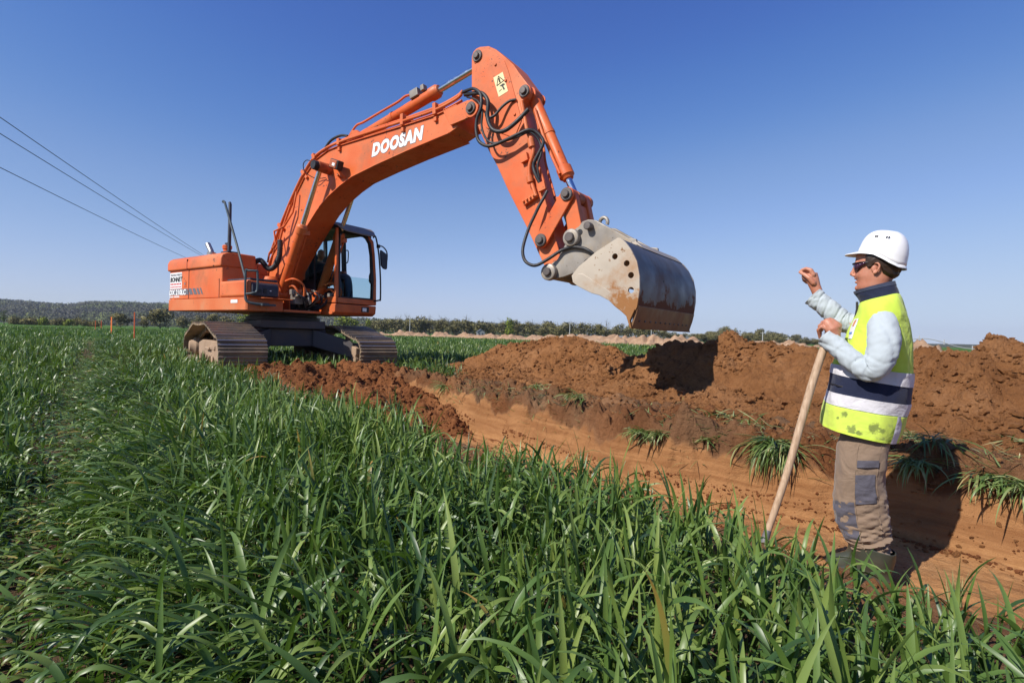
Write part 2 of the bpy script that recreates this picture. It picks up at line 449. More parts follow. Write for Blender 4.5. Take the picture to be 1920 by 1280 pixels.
def ground_base(s, t):
    """smooth ground height, and the masks of its kinds of earth"""
    lipd = np.interp(s, [-9, 0.5, 1.2, 1.6, 2.0, 2.6, 3.15, 3.9, 4.6, 5.8, 7.3, 9], [0.25, 0.38, 0.34, 0.14, 0.04, -0.17, -0.25, -0.10, -0.08, 0.03, 0.20, 0.25])
    j = 0.05*fbm(s*0.9, t*0+3.3, 5, 3)+0.025*fbm(s*4.0, t*2.0, 6, 3)
    tj = t-lipd*sstep(3.1, 3.6, t)
    upper = sstep(3.70, 3.95, tj)
    tj = tj+j*np.where(t > 3, upper, 1.0)
    pr = np.interp(tj, TR_T, TR_Z)
    close = sstep(9.9, 8.6, s)*sstep(-9.5, -8.0, s)
    pr = np.where(pr < 0, pr*close, pr)
    sj = s+0.45*fbm(s*0.5, t*1.3, 9, 4)-0.35*np.abs(t-3.0)*sstep(6, 8, s)*0.5
    ze = np.interp(sj, END_S, END_Z)
    win = sstep(1.75, 2.05, t)*sstep(4.55, 4.15, t)
    ze_pos = np.maximum(ze, 0)*win*sstep(10.2, 9.9, s)
    z = np.where(ze < 0, np.maximum(pr, ze), np.maximum(pr, 0)+ze_pos)
    rough = np.maximum(sstep(0.0, 0.035, ze-pr), sstep(8.6, 8.8, s)*win)*win*sstep(10.1, 9.7, s)*sstep(4.6, 5.4, s)
    zone = sstep(1.55, 1.85, t)*sstep(5.2, 4.6, t)*sstep(9.9, 9.3, s)*sstep(-9.5, -8.0, s)
    return z, rough, zone, tj

def ground_z(s, t, detail=True):
    z, rough, zone, tj = ground_base(s, t)
    if detail:
        big = clods(s+0.1*fbm(s*5, t*5, 3, 2), t+0.1*fbm(s*5, t*5, 4, 2), 0.22, 11, 0.75)
        mid = clods(s, t, 0.10, 23, 0.85); sml = clods(s, t, 0.045, 31, 0.9)
        z = z+rough*(0.55*big+0.6*mid+0.6*sml+0.05*fbm(s*3, t*3, 41, 4))
        lip = sstep(3.84, 3.97, tj)*sstep(5.2, 4.9, t)*zone*(1-rough)
        z = z+lip*(0.35*big+0.65*mid+0.8*sml+0.055*fbm(s*2.6, t*2.6, 44, 5))
        wall = sstep(3.74, 3.83, tj)*sstep(4.15, 4.0, tj)*zone*(1-rough)
        z = z+wall*(0.065*fbm(s*3.3, t*2.2, 47, 6, 0.58)+0.40*mid+0.5*sml+0.5*clods(s, t, 0.024, 49, 0.8))-wall*0.10*np.maximum(0, vnoise(s*1.7, t*0.8, 48)-0.15)
        bank = sstep(1.6, 1.8, t)*sstep(3.0, 2.6, t)*zone*(1-rough)
        z = z+bank*(0.30*mid+0.5*sml+0.03*fbm(s*3, t*3, 51, 4))
        floor_ = sstep(2.9, 3.15, t)*sstep(3.9, 3.72, tj)*zone*(1-rough)
        ridge = np.exp(-((tj-3.69+0.03*fbm(s*0.8, t*0, 61, 2))/0.020)**2)*0.034*(0.6+0.6*vnoise(s*5, t*0, 62))
        ridge2 = np.exp(-((t-3.30+0.05*fbm(s*0.6, t*0, 63, 2))/0.03)**2)*0.026
        z = z+floor_*(0.016*fbm(s*0.6, t*7, 65, 5)+0.012*fbm(s*3, t*5, 69, 4)+ridge+ridge2*(vnoise(s*0.9, t*0, 66) > 0)+0.25*sml*(vnoise(s*1.1, t*2.2, 67) > 0.25))
        ridge3 = np.exp(-((tj-3.765+0.02*fbm(s*0.9, t*0, 68, 2))/0.016)**2)*0.026
        z = z+ridge3*zone*(1-rough)
        z = z+(1-zone)*0.012*fbm(s*2.2, t*2.2, 71, 3)
    return z, rough, zone, tj

def axis(lo, hi, step, far, core=None):
    core = np.arange(lo, hi+1e-6, step) if core is None else core; hi = core[-1]; a = [lo]; d = step*2
    while a[-1] > -far: a.append(a[-1]-d); d *= 1.35
    b_ = [hi]; d = step*2
    while b_[-1] < far: b_.append(b_[-1]+d); d *= 1.35
    return np.concatenate([np.array(a[1:])[::-1], core, np.array(b_[1:])])

gs = axis(-1.0, 10.2, 0.019, 4200.0); gt = axis(1.5, 5.3, 0.022, 4200.0, np.concatenate([np.arange(1.5, 3.42, 0.022), np.arange(3.42, 4.5, 0.0105), np.arange(4.5, 5.31, 0.022)]))
S_, T_ = np.meshgrid(gs, gt, indexing='ij')
Z_, rough_, zone_, TJ_ = ground_z(S_, T_)
X_, Y_ = st2xy(S_, T_)
dist_ = np.hypot(X_, Y_)
sand_ = zone_*sstep(2.45, 2.85, T_)*sstep(3.885, 3.862, TJ_+0.040*fbm(S_*2.2, T_*2, 81, 5)-0.02*sstep(3.0, 5.5, S_))
dry_ = zone_*(1-sand_)*np.clip(0.42+0.75*fbm(S_*1.1, T_*1.6, 83, 5)+0.25*sstep(2.6, 2.0, T_), 0, 1)
rough_ = np.maximum(rough_, zone_*(1-sand_)*sstep(2.9, 3.3, T_)*np.clip(0.70-0.32*sstep(3.88, 3.98, TJ_)*sstep(4.75, 4.3, T_)-0.9*fbm(S_*0.9, T_*1.3, 85, 4), 0, 1)*0.9)
crop_ = sstep(14, 45, dist_)*(1-zone_)
kind_ = np.stack([rough_, sand_, dry_, crop_], -1).reshape(-1, 4)
nS, nT = S_.shape
idx = np.arange(nS*nT).reshape(nS, nT)
quads = np.stack([idx[:-1, :-1], idx[:-1, 1:], idx[1:, 1:], idx[1:, :-1]], -1).reshape(-1, 4)[:, ::-1]
me = arr_mesh("ground", np.stack([X_, Y_, Z_], -1).reshape(-1, 3), quads, [M['ground']], color=kind_)
go = link("ground", me); tag(go, kind='structure')
if me.polygons[0].normal.z < 0: me.flip_normals()

def grid_obj(name, S2, T2, Z2, mat):
    X2, Y2 = st2xy(S2, T2); n, k = S2.shape
    ii = np.arange(n*k).reshape(n, k)
    q = np.stack([ii[:-1, :-1], ii[:-1, 1:], ii[1:, 1:], ii[1:, :-1]], -1).reshape(-1, 4)[:, ::-1]
    me = arr_mesh(name, np.stack([X2, Y2, Z2], -1).reshape(-1, 3), q, [mat])
    if me.polygons[len(me.polygons)//2].normal.z < 0: me.flip_normals()
    return link(name, me)

# ------------------------------------------------------------------ spoil heap beside the trench
HR = sorted([(10.2,-0.0),(10.14,0.13),(9.83,0.39),(9.24,0.59),(8.6,0.65),(7.7,0.76),(7.19,0.82),(6.71,0.75),(6.32,0.61),(6.02,0.53),(5.73,0.48),(5.53,0.44),(5.39,0.5),(5.2,0.62),(4.99,0.8),(4.46,0.76),(4.2,0.8),(4.04,0.91),(3.92,0.88),(3.81,0.8),(3.51,0.75),(3.16,0.73),(2.84,0.7),(2.49,0.69),(1.91,0.65),(1.78,0.64),(1.63,0.59),(1.57,0.76),(1.51,0.75),(1.44,0.77),(1.34,0.84),(1.32,0.9),(1.26,0.95),(1.23,0.95),(1.14,0.92),(1.08,0.9),(1.03,0.87)])
HS = np.array([-9.0, -7.5]+[a for a, c in HR]+[HR[-1][0]+0.25, HR[-1][0]+0.6])
HZ = np.array([0.0, 0.7]+[c for a, c in HR]+[0.18, 0.0])
HT = [4.42, 5.2, 5.95, 6.45, 6.85, 7.05, 7.3, 7.9, 8.5, 9.0]
HP = [0.0, 0.09, 0.29, 0.64, 0.94, 1.0, 0.92, 0.62, 0.22, -0.03]
def heap_z(s, t, detail=True):
    rz = np.interp(s, HS, HZ)
    endr = sstep(HR[-1][0]+0.6, HR[-1][0]-0.5, s)
    tj = t+0.22*fbm(s*0.8, t*0.6, 101, 3)*sstep(4.6, 5.2, t)*sstep(7.1, 6.6, t)
    tj = np.where(s > 6, t+(1-endr)*0, tj)
    z = rz*np.interp(tj, HT, HP)-0.03
    if detail:
        k = sstep(0.0, 0.12, z)
        wx = s+0.06*fbm(s*6, t*6, 103, 2); wy = t+0.06*fbm(s*6, t*6, 104, 2)
        z = z+k*(0.065*fbm(s*1.6, t*1.6, 105, 6, 0.55)*sstep(7.1, 6.6, t)+0.22*clods(wx, wy, 0.34, 106, 0.3)+0.40*clods(wx, wy, 0.19, 107, 0.45)+0.65*clods(wx, wy, 0.085, 111, 0.7)+0.8*clods(s, t, 0.042, 113, 0.85))-0.03*k
        z = z+(1-k)*sstep(-0.03, 0.02, z)*(0.6*clods(wx, wy, 0.13, 114, 0.5)+0.7*clods(s, t, 0.07, 115, 0.7)+0.7*clods(s, t, 0.035, 117, 0.8))
    return z
hs = np.concatenate([np.arange(-9.2, 0, 0.08), np.arange(0, 9.4, 0.019)]); ht = np.concatenate([np.arange(4.4, 7.25, 0.02), np.arange(7.25, 9.2, 0.05)])
HS_, HT_ = np.meshgrid(hs, ht, indexing='ij')
heap = grid_obj("spoil_heap", HS_, HT_, heap_z(HS_, HT_), M['heap'])
tag(heap, "long red-brown heap of dug soil running along the far side of the trench", "soil heap")

# smooth sided slab of soil standing behind the heap, right of the worker
def mound(name, x, y, rx, ry, h, seed, mat, label, group=None, rough=1.0, n=40, flat=None, z0=-0.02):
    gx = np.linspace(-1, 1, n); A_, B_ = np.meshgrid(gx, gx, indexing='ij')
    px = A_*rx; py = B_*ry
    wob = 0.22*fbm(A_*2.1+seed, B_*2.1, seed, 3)
    r = np.hypot(A_, B_)*(1+wob)
    z = np.maximum(0, 1-np.minimum(r, 1.0)**2)**1.25*(0.85+0.3*vnoise(A_*1.8+seed*1.7, B_*1.8, seed+9))
    if flat is not None: z = np.minimum(z, np.maximum(0, 0.95+flat[0]*A_+flat[1]*B_))
    z = z*h*(1+0.3*fbm(A_*3, B_*3+seed, seed+3, 3))
    sc_ = max(rx, ry)
    z = z+rough*(z > 0.02)*(0.5*clods(px+seed*3.1, py, sc_*0.16, seed, 0.7)+0.5*clods(px+seed*3.1, py, sc_*0.07, seed+5, 0.8))+z0
    ii = np.arange(n*n).reshape(n, n)
    q = np.stack([ii[:-1, :-1], ii[1:, :-1], ii[1:, 1:], ii[:-1, 1:]], -1).reshape(-1, 4)
    me = arr_mesh(name, np.stack([px, py, z], -1).reshape(-1, 3), q, [mat])
    o = link(name, me); o.location = (x, y, 0)
    return tag(o, label, "dirt mound", group)
mound("dirt_mound", 4.62, 6.0, 0.58, 0.5, 0.80, 5, M['heap'], "small peaked soil mound with one smooth sliced face behind the heap, right of the worker", rough=0.25, flat=(0.55, -0.35))
mound("dirt_mound", 8.3, 11.0, 1.2, 1.3, 0.98, 8, M['pale_earth'], "rounded pale mound just right of the worker, behind the sliced mound", rough=0.35)

# loose clods scattered over the broken soil
def blob_lumps(name, pts, rad, mat, seed=1):
    rs = np.random.RandomState(seed)
    bm = bmesh.new(); bmesh.ops.create_icosphere(bm, subdivisions=1, radius=1.0)
    bv = np.array([v.co[:] for v in bm.verts]); bf = np.array([[v.index for v in f.verts] for f in bm.faces]); bm.free()
    n = len(pts); nv = len(bv)
    jit = 1+0.28*rs.randn(n, nv, 1)
    scl = 0.7+0.6*rs.rand(n, 1, 3); scl[:, :, 2] *= 0.75
    vv = bv[None]*jit*scl*rad[:, None, None]
    an = rs.rand(n)*6.283; ca, sa = np.cos(an), np.sin(an)
    x = vv[:, :, 0]*ca[:, None]-vv[:, :, 1]*sa[:, None]; y = vv[:, :, 0]*sa[:, None]+vv[:, :, 1]*ca[:, None]
    vv = np.stack([x, y, vv[:, :, 2]], -1)+pts[:, None, :]
    ff = (bf[None]+(np.arange(n)*nv)[:, None, None]).reshape(-1, 3)
    return link(name, arr_mesh(name, vv.reshape(-1, 3), ff, [mat], loops=3, smooth=False))
rs = np.random.RandomState(4)
n = 15000
cs = rs.uniform(0.2, 9.2, n); ct = 4.5+2.65*rs.rand(n)**0.9
keep = vnoise(cs*1.2, ct*1.2, 7) > -0.25
cs, ct = cs[keep], ct[keep]; cr = 0.006+0.034*rs.rand(len(cs))**4
cz = np.maximum(heap_z(cs, ct), ground_z(cs, ct)[0]); cx, cy = st2xy(cs, ct)
tag(blob_lumps("heap_clods", np.stack([cx, cy, cz+cr*0.2], -1), cr, M['heap'], 2), kind='stuff')
n = 3600
cs = rs.uniform(5.0, 9.9, n); ct = rs.uniform(1.9, 4.3, n)
z0, r0, _, _ = ground_z(cs, ct); keep = r0 > 0.4
cs, ct, z0 = cs[keep], ct[keep], z0[keep]; cr = 0.008+0.034*rs.rand(len(cs))**3
cx, cy = st2xy(cs, ct)
tag(blob_lumps("trench_clods", np.stack([cx, cy, z0+cr*0.2], -1), cr, M['dark_soil'], 3), kind='stuff')
n = 5200
cs = rs.uniform(-0.5, 7.0, n); ct = np.where(rs.rand(n) < 0.6, rs.uniform(3.98, 4.8, n), rs.uniform(1.7, 2.9, n))
z0, r0, _, _ = ground_z(cs, ct); cr = 0.004+0.016*rs.rand(n)**3
cx, cy = st2xy(cs, ct)
lines_s = rs.uniform(-0.5, 6.4, 3000); which = rs.randint(0, 3, 3000)  # rows of dark crumbs put in for the shadow under small ledges
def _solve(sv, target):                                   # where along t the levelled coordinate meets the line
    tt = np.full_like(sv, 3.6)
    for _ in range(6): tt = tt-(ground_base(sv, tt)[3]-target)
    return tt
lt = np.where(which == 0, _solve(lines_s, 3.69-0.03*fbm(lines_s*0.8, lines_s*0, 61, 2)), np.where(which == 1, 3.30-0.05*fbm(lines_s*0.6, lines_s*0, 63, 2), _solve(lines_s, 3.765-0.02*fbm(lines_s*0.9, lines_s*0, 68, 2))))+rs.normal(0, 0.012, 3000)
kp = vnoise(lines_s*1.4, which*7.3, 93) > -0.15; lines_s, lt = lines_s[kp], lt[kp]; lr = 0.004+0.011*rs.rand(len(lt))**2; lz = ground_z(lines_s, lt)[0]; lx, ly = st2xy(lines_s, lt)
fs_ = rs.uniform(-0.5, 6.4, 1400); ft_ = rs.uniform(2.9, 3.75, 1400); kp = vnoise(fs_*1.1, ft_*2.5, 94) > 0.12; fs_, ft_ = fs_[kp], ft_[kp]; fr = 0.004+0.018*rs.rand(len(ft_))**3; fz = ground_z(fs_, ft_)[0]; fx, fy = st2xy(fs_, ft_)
tag(blob_lumps("crumbs_and_shadow_lines", np.stack([np.r_[lx, fx], np.r_[ly, fy], np.r_[lz, fz]+np.r_[lr, fr]*0.2], -1), np.r_[lr, fr], M['dark_soil'], 8), kind='stuff')
tag(blob_lumps("lip_crumbs", np.stack([cx, cy, z0+cr*0.2], -1), cr, M['heap'], 6), kind='stuff')

# ------------------------------------------------------------------ excavator
EX = empty("excavator", (-4.845, 11.302, 0.0), -0.6154,
           "orange crawler excavator with its boom raised and a wide ditching bucket, standing in the crop", "excavator")
TRK = -0.2939      # tracks point along the trench, the house is slewed

def under(o):
    o.rotation_euler = (0, 0, TRK); return o

# --- crawler tracks
def track_path(n):
    xf, zf, rf = 1.89, 0.335, 0.275; xr, zr, rr = -1.89, 0.340, 0.270
    pts = []
    for k in range(13): a = R(72-162*k/12); pts.append((xf+rf*math.cos(a), zf+rf*math.sin(a)))
    pts += [(1.89-3.78*k/14, 0.06) for k in range(1, 14)]
    for k in range(13): a = R(-90-162*k/12); pts.append((xr+rr*math.cos(a), zr+rr*math.sin(a)))
    top = [(-1.55, 0.68), (-1.2, 0.76), (-0.85, 0.835), (-0.68, 0.852), (-0.35, 0.835), (0.0, 0.828), (0.35, 0.838), (0.62, 0.85), (0.80, 0.83), (1.2, 0.745), (1.6, 0.66)]
    pts += top
    P_ = [Vector((p[0], 0, p[1])) for p in pts]; P_.append(P_[0])
    L = [0]
    for a, c in zip(P_, P_[1:]): L.append(L[-1]+(c-a).length)
    out = []
    for k in range(n):
        d = L[-1]*k/n; i = max(j for j in range(len(L)) if L[j] <= d); i = min(i, len(P_)-2)
        t = (d-L[i])/max(L[i+1]-L[i], 1e-6); out.append(P_[i].lerp(P_[i+1], t))
    return out
W2 = 0.375
def make_track(side):
    yc = side*1.195; mb = MB(); n = 50; pp = track_path(n)
    for i, p in enumerate(pp):
        d = (pp[(i+1) % n]-pp[i-1]).normalized(); nn = Vector((d.z, 0, -d.x)); nn = nn if (nn.z*(p.z-0.4) > 0 if abs(p.x) < 1.85 else nn.x*p.x > 0 or nn.z*(p.z-0.34) > 0.05) else -nn
        rnd = random.Random(i*7+int(side))
        def q(al, up, y): v = p+d*al+nn*up; return (v.x, yc+y, v.z)
        prof = [(-0.100, -0.006), (-0.098, 0.012), (-0.090, 0.045), (-0.072, 0.045), (-0.066, 0.010), (-0.010, 0.008), (-0.006, 0.040), (0.010, 0.040), (0.014, 0.008), (0.058, 0.008), (0.062, 0.040), (0.078, 0.040), (0.080, 0.010), (0.100, 0.000), (0.096, -0.014), (-0.09, -0.018)]
        e = W2+rnd.uniform(-0.004, 0.004); b0 = len(mb.v); m_ = len(prof)
        vs = [q(al, up, -e) for al, up in prof]+[q(al, up, e) for al, up in prof]
        fs = [tuple(range(m_)), tuple(range(2*m_-1, m_-1, -1))]+[(k, k+m_, (k+1) % m_+m_, (k+1) % m_) for k in range(m_)]
        mb.add(vs, fs, 0)
        for kk in (2, 6, 11): mb.m[len(mb.m)-m_+kk] = 1
        for sy in (-0.10, 0.10):                               # chain links under the shoe
            a0, a1 = q(-0.11, -0.11, sy-0.03), q(0.11, -0.02, sy+0.03)
            mb.add([q(-0.105, -0.11, sy-0.025), q(0.105, -0.11, sy-0.025), q(0.105, -0.015, sy-0.025), q(-0.105, -0.015, sy-0.025),
                    q(-0.105, -0.11, sy+0.025), q(0.105, -0.11, sy+0.025), q(0.105, -0.015, sy+0.025), q(-0.105, -0.015, sy+0.025)],
                   [(0,1,2,3),(7,6,5,4),(0,4,5,1),(1,5,6,2),(2,6,7,3),(3,7,4,0)], 0)
    tr = under(mb.build("crawler_track", [M['track'], M['grouser']], EX, smooth=False))
    fr = MB(); o_ = side
    ys = sorted((yc-0.17, yc+0.17))
    fr.prism([(-1.45, 0.22), (1.35, 0.20), (1.42, 0.30), (1.42, 0.44), (0.9, 0.52), (-1.0, 0.52), (-1.45, 0.46)], ys[0], ys[1])
    yo = yc+side*0.17
    fr.prism([(1.00, 0.16), (1.80, 0.22), (1.82, 0.40), (1.35, 0.48), (0.75, 0.48), (0.7, 0.2)], *sorted((yo, yo+side*0.045)))
    fr.box((-0.25, *[min(yo, yo+side*0.06)][:1], 0.34), (0.2, max(yo, yo+side*0.06), 0.40))
    fr.box((0.45, min(yo, yo+side*0.07), 0.36), (0.9, max(yo, yo+side*0.07), 0.44))
    for xx in (-0.75, 0.65):
        fr.box((xx-0.03, yc-side*0.05-0.05, 0.48), (xx+0.06, yc-side*0.05+0.05, 0.74))
    fb = fr.build("track_frame", [M['dust']], tr, bevel=0.02)
    cr = MB()
    for xx in (-0.75, 0.65): cr.cyl((xx, yc-0.15, 0.725), (xx, yc+0.15, 0.725), 0.055)
    cr.build_each("carrier_roller", [M['dust']], tr); cr = MB()
    for k in range(8):
        xx = -1.32+k*0.375
        cr.lathe([(0.07, -0.17), (0.11, -0.165), (0.11, -0.10), (0.08, -0.09), (0.08, 0.09), (0.11, 0.10), (0.11, 0.165), (0.07, 0.17)], (xx, yc, 0.19), (0, 1, 0), 18)
    cr.build_each("track_roller", [M['dust']], tr)
    idl = MB().lathe([(0.05, -0.10), (0.17, -0.09), (0.20, -0.06), (0.23, -0.05), (0.23, 0.05), (0.20, 0.06), (0.17, 0.09), (0.05, 0.10)], (1.89, yc, 0.335), (0, 1, 0), 32)
    idl.build("idler_wheel", [M['dust']], tr)
    sp = MB(); pr = []
    for k in range(42):
        a = 2*math.pi*k/42; rr = 0.245 if k % 2 else 0.20; pr.append((-1.89+rr*math.cos(a), 0.34+rr*math.sin(a)))
    sp.prism(pr, yc-0.04, yc+0.04)
    sp.build("sprocket", [M['dust']], tr, bevel=0.006)
    fd = MB().lathe([(0.21, -side*0.02), (0.21, side*0.10), (0.19, side*0.19), (0.14, side*0.24), (0.11, side*0.30), (0.02, side*0.31)], (-1.89, yc, 0.36), (0, 1, 0), 28)
    fd.build("final_drive", [M['dust']], tr, bevel=0.01)
make_track(-1); make_track(1)

cb = MB()
cb.prism([(-0.75, -0.62), (0.75, -0.62), (0.78, 0.62), (-0.78, 0.62)], 0.80, 0.96, axis='z')
cb.prism([(-0.62, -1.02), (0.60, -1.02), (0.60, 0.70), (-0.62, 0.70)], 0.44, 0.80, axis='z')
for sx in (-1, 1):
    for sy in (-1, 1):
        # legs reaching down to the track frames
        a = [(sx*0.30, sy*0.55), (sx*0.66, sy*0.40), (sx*1.22, sy*1.05), (sx*0.72, sy*1.05)]
        zt = [0.80, 0.80, 0.56, 0.58]; zb = [0.44, 0.44, 0.22, 0.22]
        vs = [(p[0], p[1], z) for p, z in zip(a, zb)]+[(p[0], p[1], z) for p, z in zip(a, zt)]
        cb.add(vs, [(0,3,2,1), (4,5,6,7), (0,1,5,4), (1,2,6,5), (2,3,7,6), (3,0,4,7)])
under(cb.build("carbody", [M['carbody_steel']], EX, bevel=0.02))
MB().lathe([(0.66, 0.955), (0.72, 0.96), (0.72, 1.03), (0.66, 1.04), (0.66, 1.10)], (0, 0, 0), (0, 0, 1), 48).build("swing_ring", [M['black']], EX)

# --- upper deck
dk = MB()
dk.prism([(-2.20, -1.33), (0.93, -1.33), (0.96, -1.30), (0.98, -0.62), (-2.25, -0.62)], 1.115, 1.348, axis='z')
dk.prism([(-2.25, -0.62), (0.30, -0.62), (0.30, 0.28), (-2.25, 0.28)], 1.125, 1.30, axis='z')
dk.prism([(-2.25, 0.28), (-0.42, 0.28), (-0.42, 1.33), (-2.20, 1.33)], 1.115, 1.348, axis='z')
dk.prism([(0.98, -1.18), (1.14, -1.10), (1.14, -0.52), (0.62, -0.45), (0.62, -0.62), (0.975, -0.62)], 1.335, 1.352, axis='z')
dk.prism([(0.92, 0.27), (1.0, 0.20), (1.02, -0.60), (0.96, -0.62)], 1.115, 1.16, axis='z')
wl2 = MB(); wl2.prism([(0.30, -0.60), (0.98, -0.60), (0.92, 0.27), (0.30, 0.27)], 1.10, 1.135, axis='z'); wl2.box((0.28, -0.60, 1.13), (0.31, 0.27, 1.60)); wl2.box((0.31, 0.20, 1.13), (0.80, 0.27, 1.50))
deck = dk.build("upper_deck", [M['orange_dusty']], EX, bevel=0.018)
wl2.build("deck_well", [M['black']], deck)  # plates coloured black to paint in the dark of the open recess
MB().box((0.42, -1.336, 1.245), (0.66, -1.331, 1.305)).build("white_label", [M['white']], deck)

cw = MB()
cw.prism([(-1.96, -1.32), (-2.18, -1.305), (-2.30, -1.20), (-2.48, -0.80), (-2.60, 0), (-2.48, 0.80), (-2.30, 1.20), (-2.18, 1.305), (-1.96, 1.32)], 1.16, 2.0, axis='z')
cw.build("counterweight", [M['orange']], EX, bevel=0.06, segs=4)

# --- engine house
hd = MB()
hd.prism([(-2.20, -1.318), (0.045, -1.318), (0.045, -0.66), (-0.78, -0.66), (-0.78, 1.30), (-2.20, 1.30)], 1.352, 1.96, axis='z')
hood = hd.build("engine_house", [M['orange']], EX, bevel=0.02)
tp = MB()
tp.prism([(-1.36, 1.95), (-1.36, 2.10), (-1.33, 2.18), (-1.25, 2.228), (-1.10, 2.242), (-0.66, 2.235), (-0.66, 1.95)], -2.225, 0.06, axis='x')
tp.prism([(-0.66, 1.95), (-0.66, 2.20), (1.22, 2.20), (1.32, 2.12), (1.32, 1.95)], -2.225, -0.78, axis='x')
tp.build("hood", [M['orange']], hood, bevel=0.035, segs=4)
sm = MB()
sm.box((-1.315, -1.324, 1.36), (-1.303, -1.316, 1.945)); sm.box((-1.315, -1.364, 1.955), (-1.303, -1.33, 2.16))
sm.box((-0.058, -1.324, 1.352), (-0.046, -1.316, 1.72))
sm.build_each("panel_seam", [M['black']], hood)
lt = MB(); lt.box((-1.52, -1.326, 1.60), (-1.42, -1.318, 1.72)); lt.build("door_latch", [M['orange_worn']], hood, bevel=0.004)
MB().box((-1.485, -1.331, 1.645), (-1.445, -1.325, 1.695)).build("lock", [M['exhaust']], hood)

tb = MB()
tb.box((-0.03, -1.332, 1.354), (1.00, -0.70, 1.665))
tbx = tb.build("tool_box", [M['orange']], EX, bevel=0.05, segs=4)
MB().box((0.15, -1.27, 1.664), (0.97, -0.74, 1.70)).build("tread_plate", [M['navy']], tbx, bevel=0.006)
cap = MB(); pr = [(1.00, 1.372), (1.045, 1.376), (1.05, 1.54), (1.03, 1.60), (0.99, 1.63)]
cap.prism(pr, -1.27, -0.76); nv = cap.build("front_panel", [M['navy']], tbx, bevel=0.02, segs=3)
vt = MB(); vt.box((1.04, -1.20, 1.45), (1.057, -1.10, 1.50)); vt.box((1.04, -1.06, 1.44), (1.058, -1.00, 1.52)); vt.build_each("socket", [M['black']], nv)
MB().box((1.045, -0.94, 1.475), (1.06, -0.91, 1.495)).build("emblem", [M['white']], nv)

# counterweight and door lettering
def text_mesh(name, body, size, mat, parent, loc, ang=0.0, shear=0.0, off=0.0, thick=0.0015, facing=-1, align='LEFT', sx=1.0, space=1.0):
    cu = bpy.data.curves.new(name, 'FONT'); cu.body = body; cu.size = size; cu.shear = shear; cu.offset = off; cu.extrude = thick; cu.align_x = align; cu.space_character = space; cu.resolution_u = 3
    tmp = bpy.data.objects.new(name, cu); COL.objects.link(tmp)
    dg = bpy.context.evaluated_depsgraph_get()
    me = bpy.data.meshes.new_from_object(tmp.evaluated_get(dg)); bpy.data.objects.remove(tmp)
    me.materials.clear(); me.materials.append(mat)
    Rm = Matrix.Rotation(R(90), 4, 'X')                        # reads from the -y side
    me.transform(Matrix.Translation(loc) @ Matrix.Rotation(-ang, 4, 'Y') @ Rm @ Matrix.Diagonal((sx, 1, 1, 1)))
    return link(name, me, parent)
st = MB(); st.box((-2.165, -1.3225, 1.575), (-1.62, -1.3185, 1.915)); stick = st.build("owner_sticker", [M['white']], hood)
text_mesh("lettering", "TRAVAUX PUBLICS", 0.062, M['decal_grey'], stick, (-2.14, -1.324, 1.845), 0, 0, 0.001, sx=0.98)
text_mesh("lettering", "BONNET", 0.135, M['ink'], stick, (-2.15, -1.324, 1.725), 0, 0.15, 0.006, sx=0.98)
rl = MB()
for k in range(7): rl.box((-2.14+k*0.073, -1.3245, 1.655), (-2.09+k*0.073, -1.3225, 1.695))
for k in range(8): rl.box((-2.14+k*0.064, -1.3245, 1.60), (-2.095+k*0.064, -1.3225, 1.628))
rl.build_each("red_print", [M['decal_red']], stick)
bd = MB(); bd.prism([(-2.19, 1.44), (-1.28, 1.44), (-1.36, 1.565), (-2.19, 1.565)], -1.3225, -1.3185)
for k, (a, c) in enumerate(((-1.24, 0.13), (-1.06, 0.12), (-0.89, 0.085), (-0.75, 0.055))):
    bd.prism([(a, 1.44), (a+c, 1.44), (a+c-0.09, 1.565), (a-0.09, 1.565)], -1.3225, -1.3185)
band = bd.build("model_stripe", [M['decal_grey']], hood)
text_mesh("lettering", "DX 210LC", 0.15, M['white'], band, (-2.19, -1.324, 1.447), 0, 0.1, 0.006, sx=1.14)
wd_ = MB()
for k in range(9): wd_.box((-2.18+k*0.048+(0.03 if k > 3 else 0), -1.3215, 1.392), (-2.145+k*0.048+(0.03 if k > 3 else 0), -1.3185, 1.422))
wd_.build_each("small_print", [M['white']], hood)

# exhaust, pre-cleaner, pole, rails on the house
ex = MB(); ex.tube([(-0.74, -1.15, 2.23), (-0.74, -1.15, 2.29)], 0.085, 18); ex.tube([(-0.74, -1.15, 2.25), (-0.755, -1.15, 2.31), (-0.90, -1.15, 2.47)], 0.052, 18)
ex.build("exhaust_pipe", [M['exhaust']], EX)
pc = MB(); pc.lathe([(0.07, 2.22), (0.07, 2.33), (0.085, 2.34), (0.09, 2.40), (0.075, 2.415), (0.02, 2.42)], (-0.30, -1.06, 0), (0, 0, 1), 24)
pc.build("air_cleaner", [M['orange_worn']], EX)
sk = MB(); sk.box((-0.22, -1.22, 2.235), (0.04, -1.0, 2.262)); sk.tube([(-0.14, -1.1, 2.25), (-0.14, -1.1, 3.20), (-0.16, -1.1, 3.24)], [0.035, 0.030, 0.026], 12)
sk.tube([(-0.085, -1.13, 2.25), (-0.09, -1.13, 2.6)], 0.02, 10); sk.box((-0.26, -1.13, 2.42), (-0.12, -1.09, 2.45))
sk.build("mirror_post", [M['navy']], EX, bevel=0.004)
rd = MB(); rd.tube([(0.74, -1.24, 1.72), (0.42, -1.245, 2.35), (-0.05, -1.25, 3.20), (-0.10, -1.25, 3.215)], [0.022, 0.022, 0.022, 0.03], 10)
rd.build("stay_rod", [M['teal']], EX)
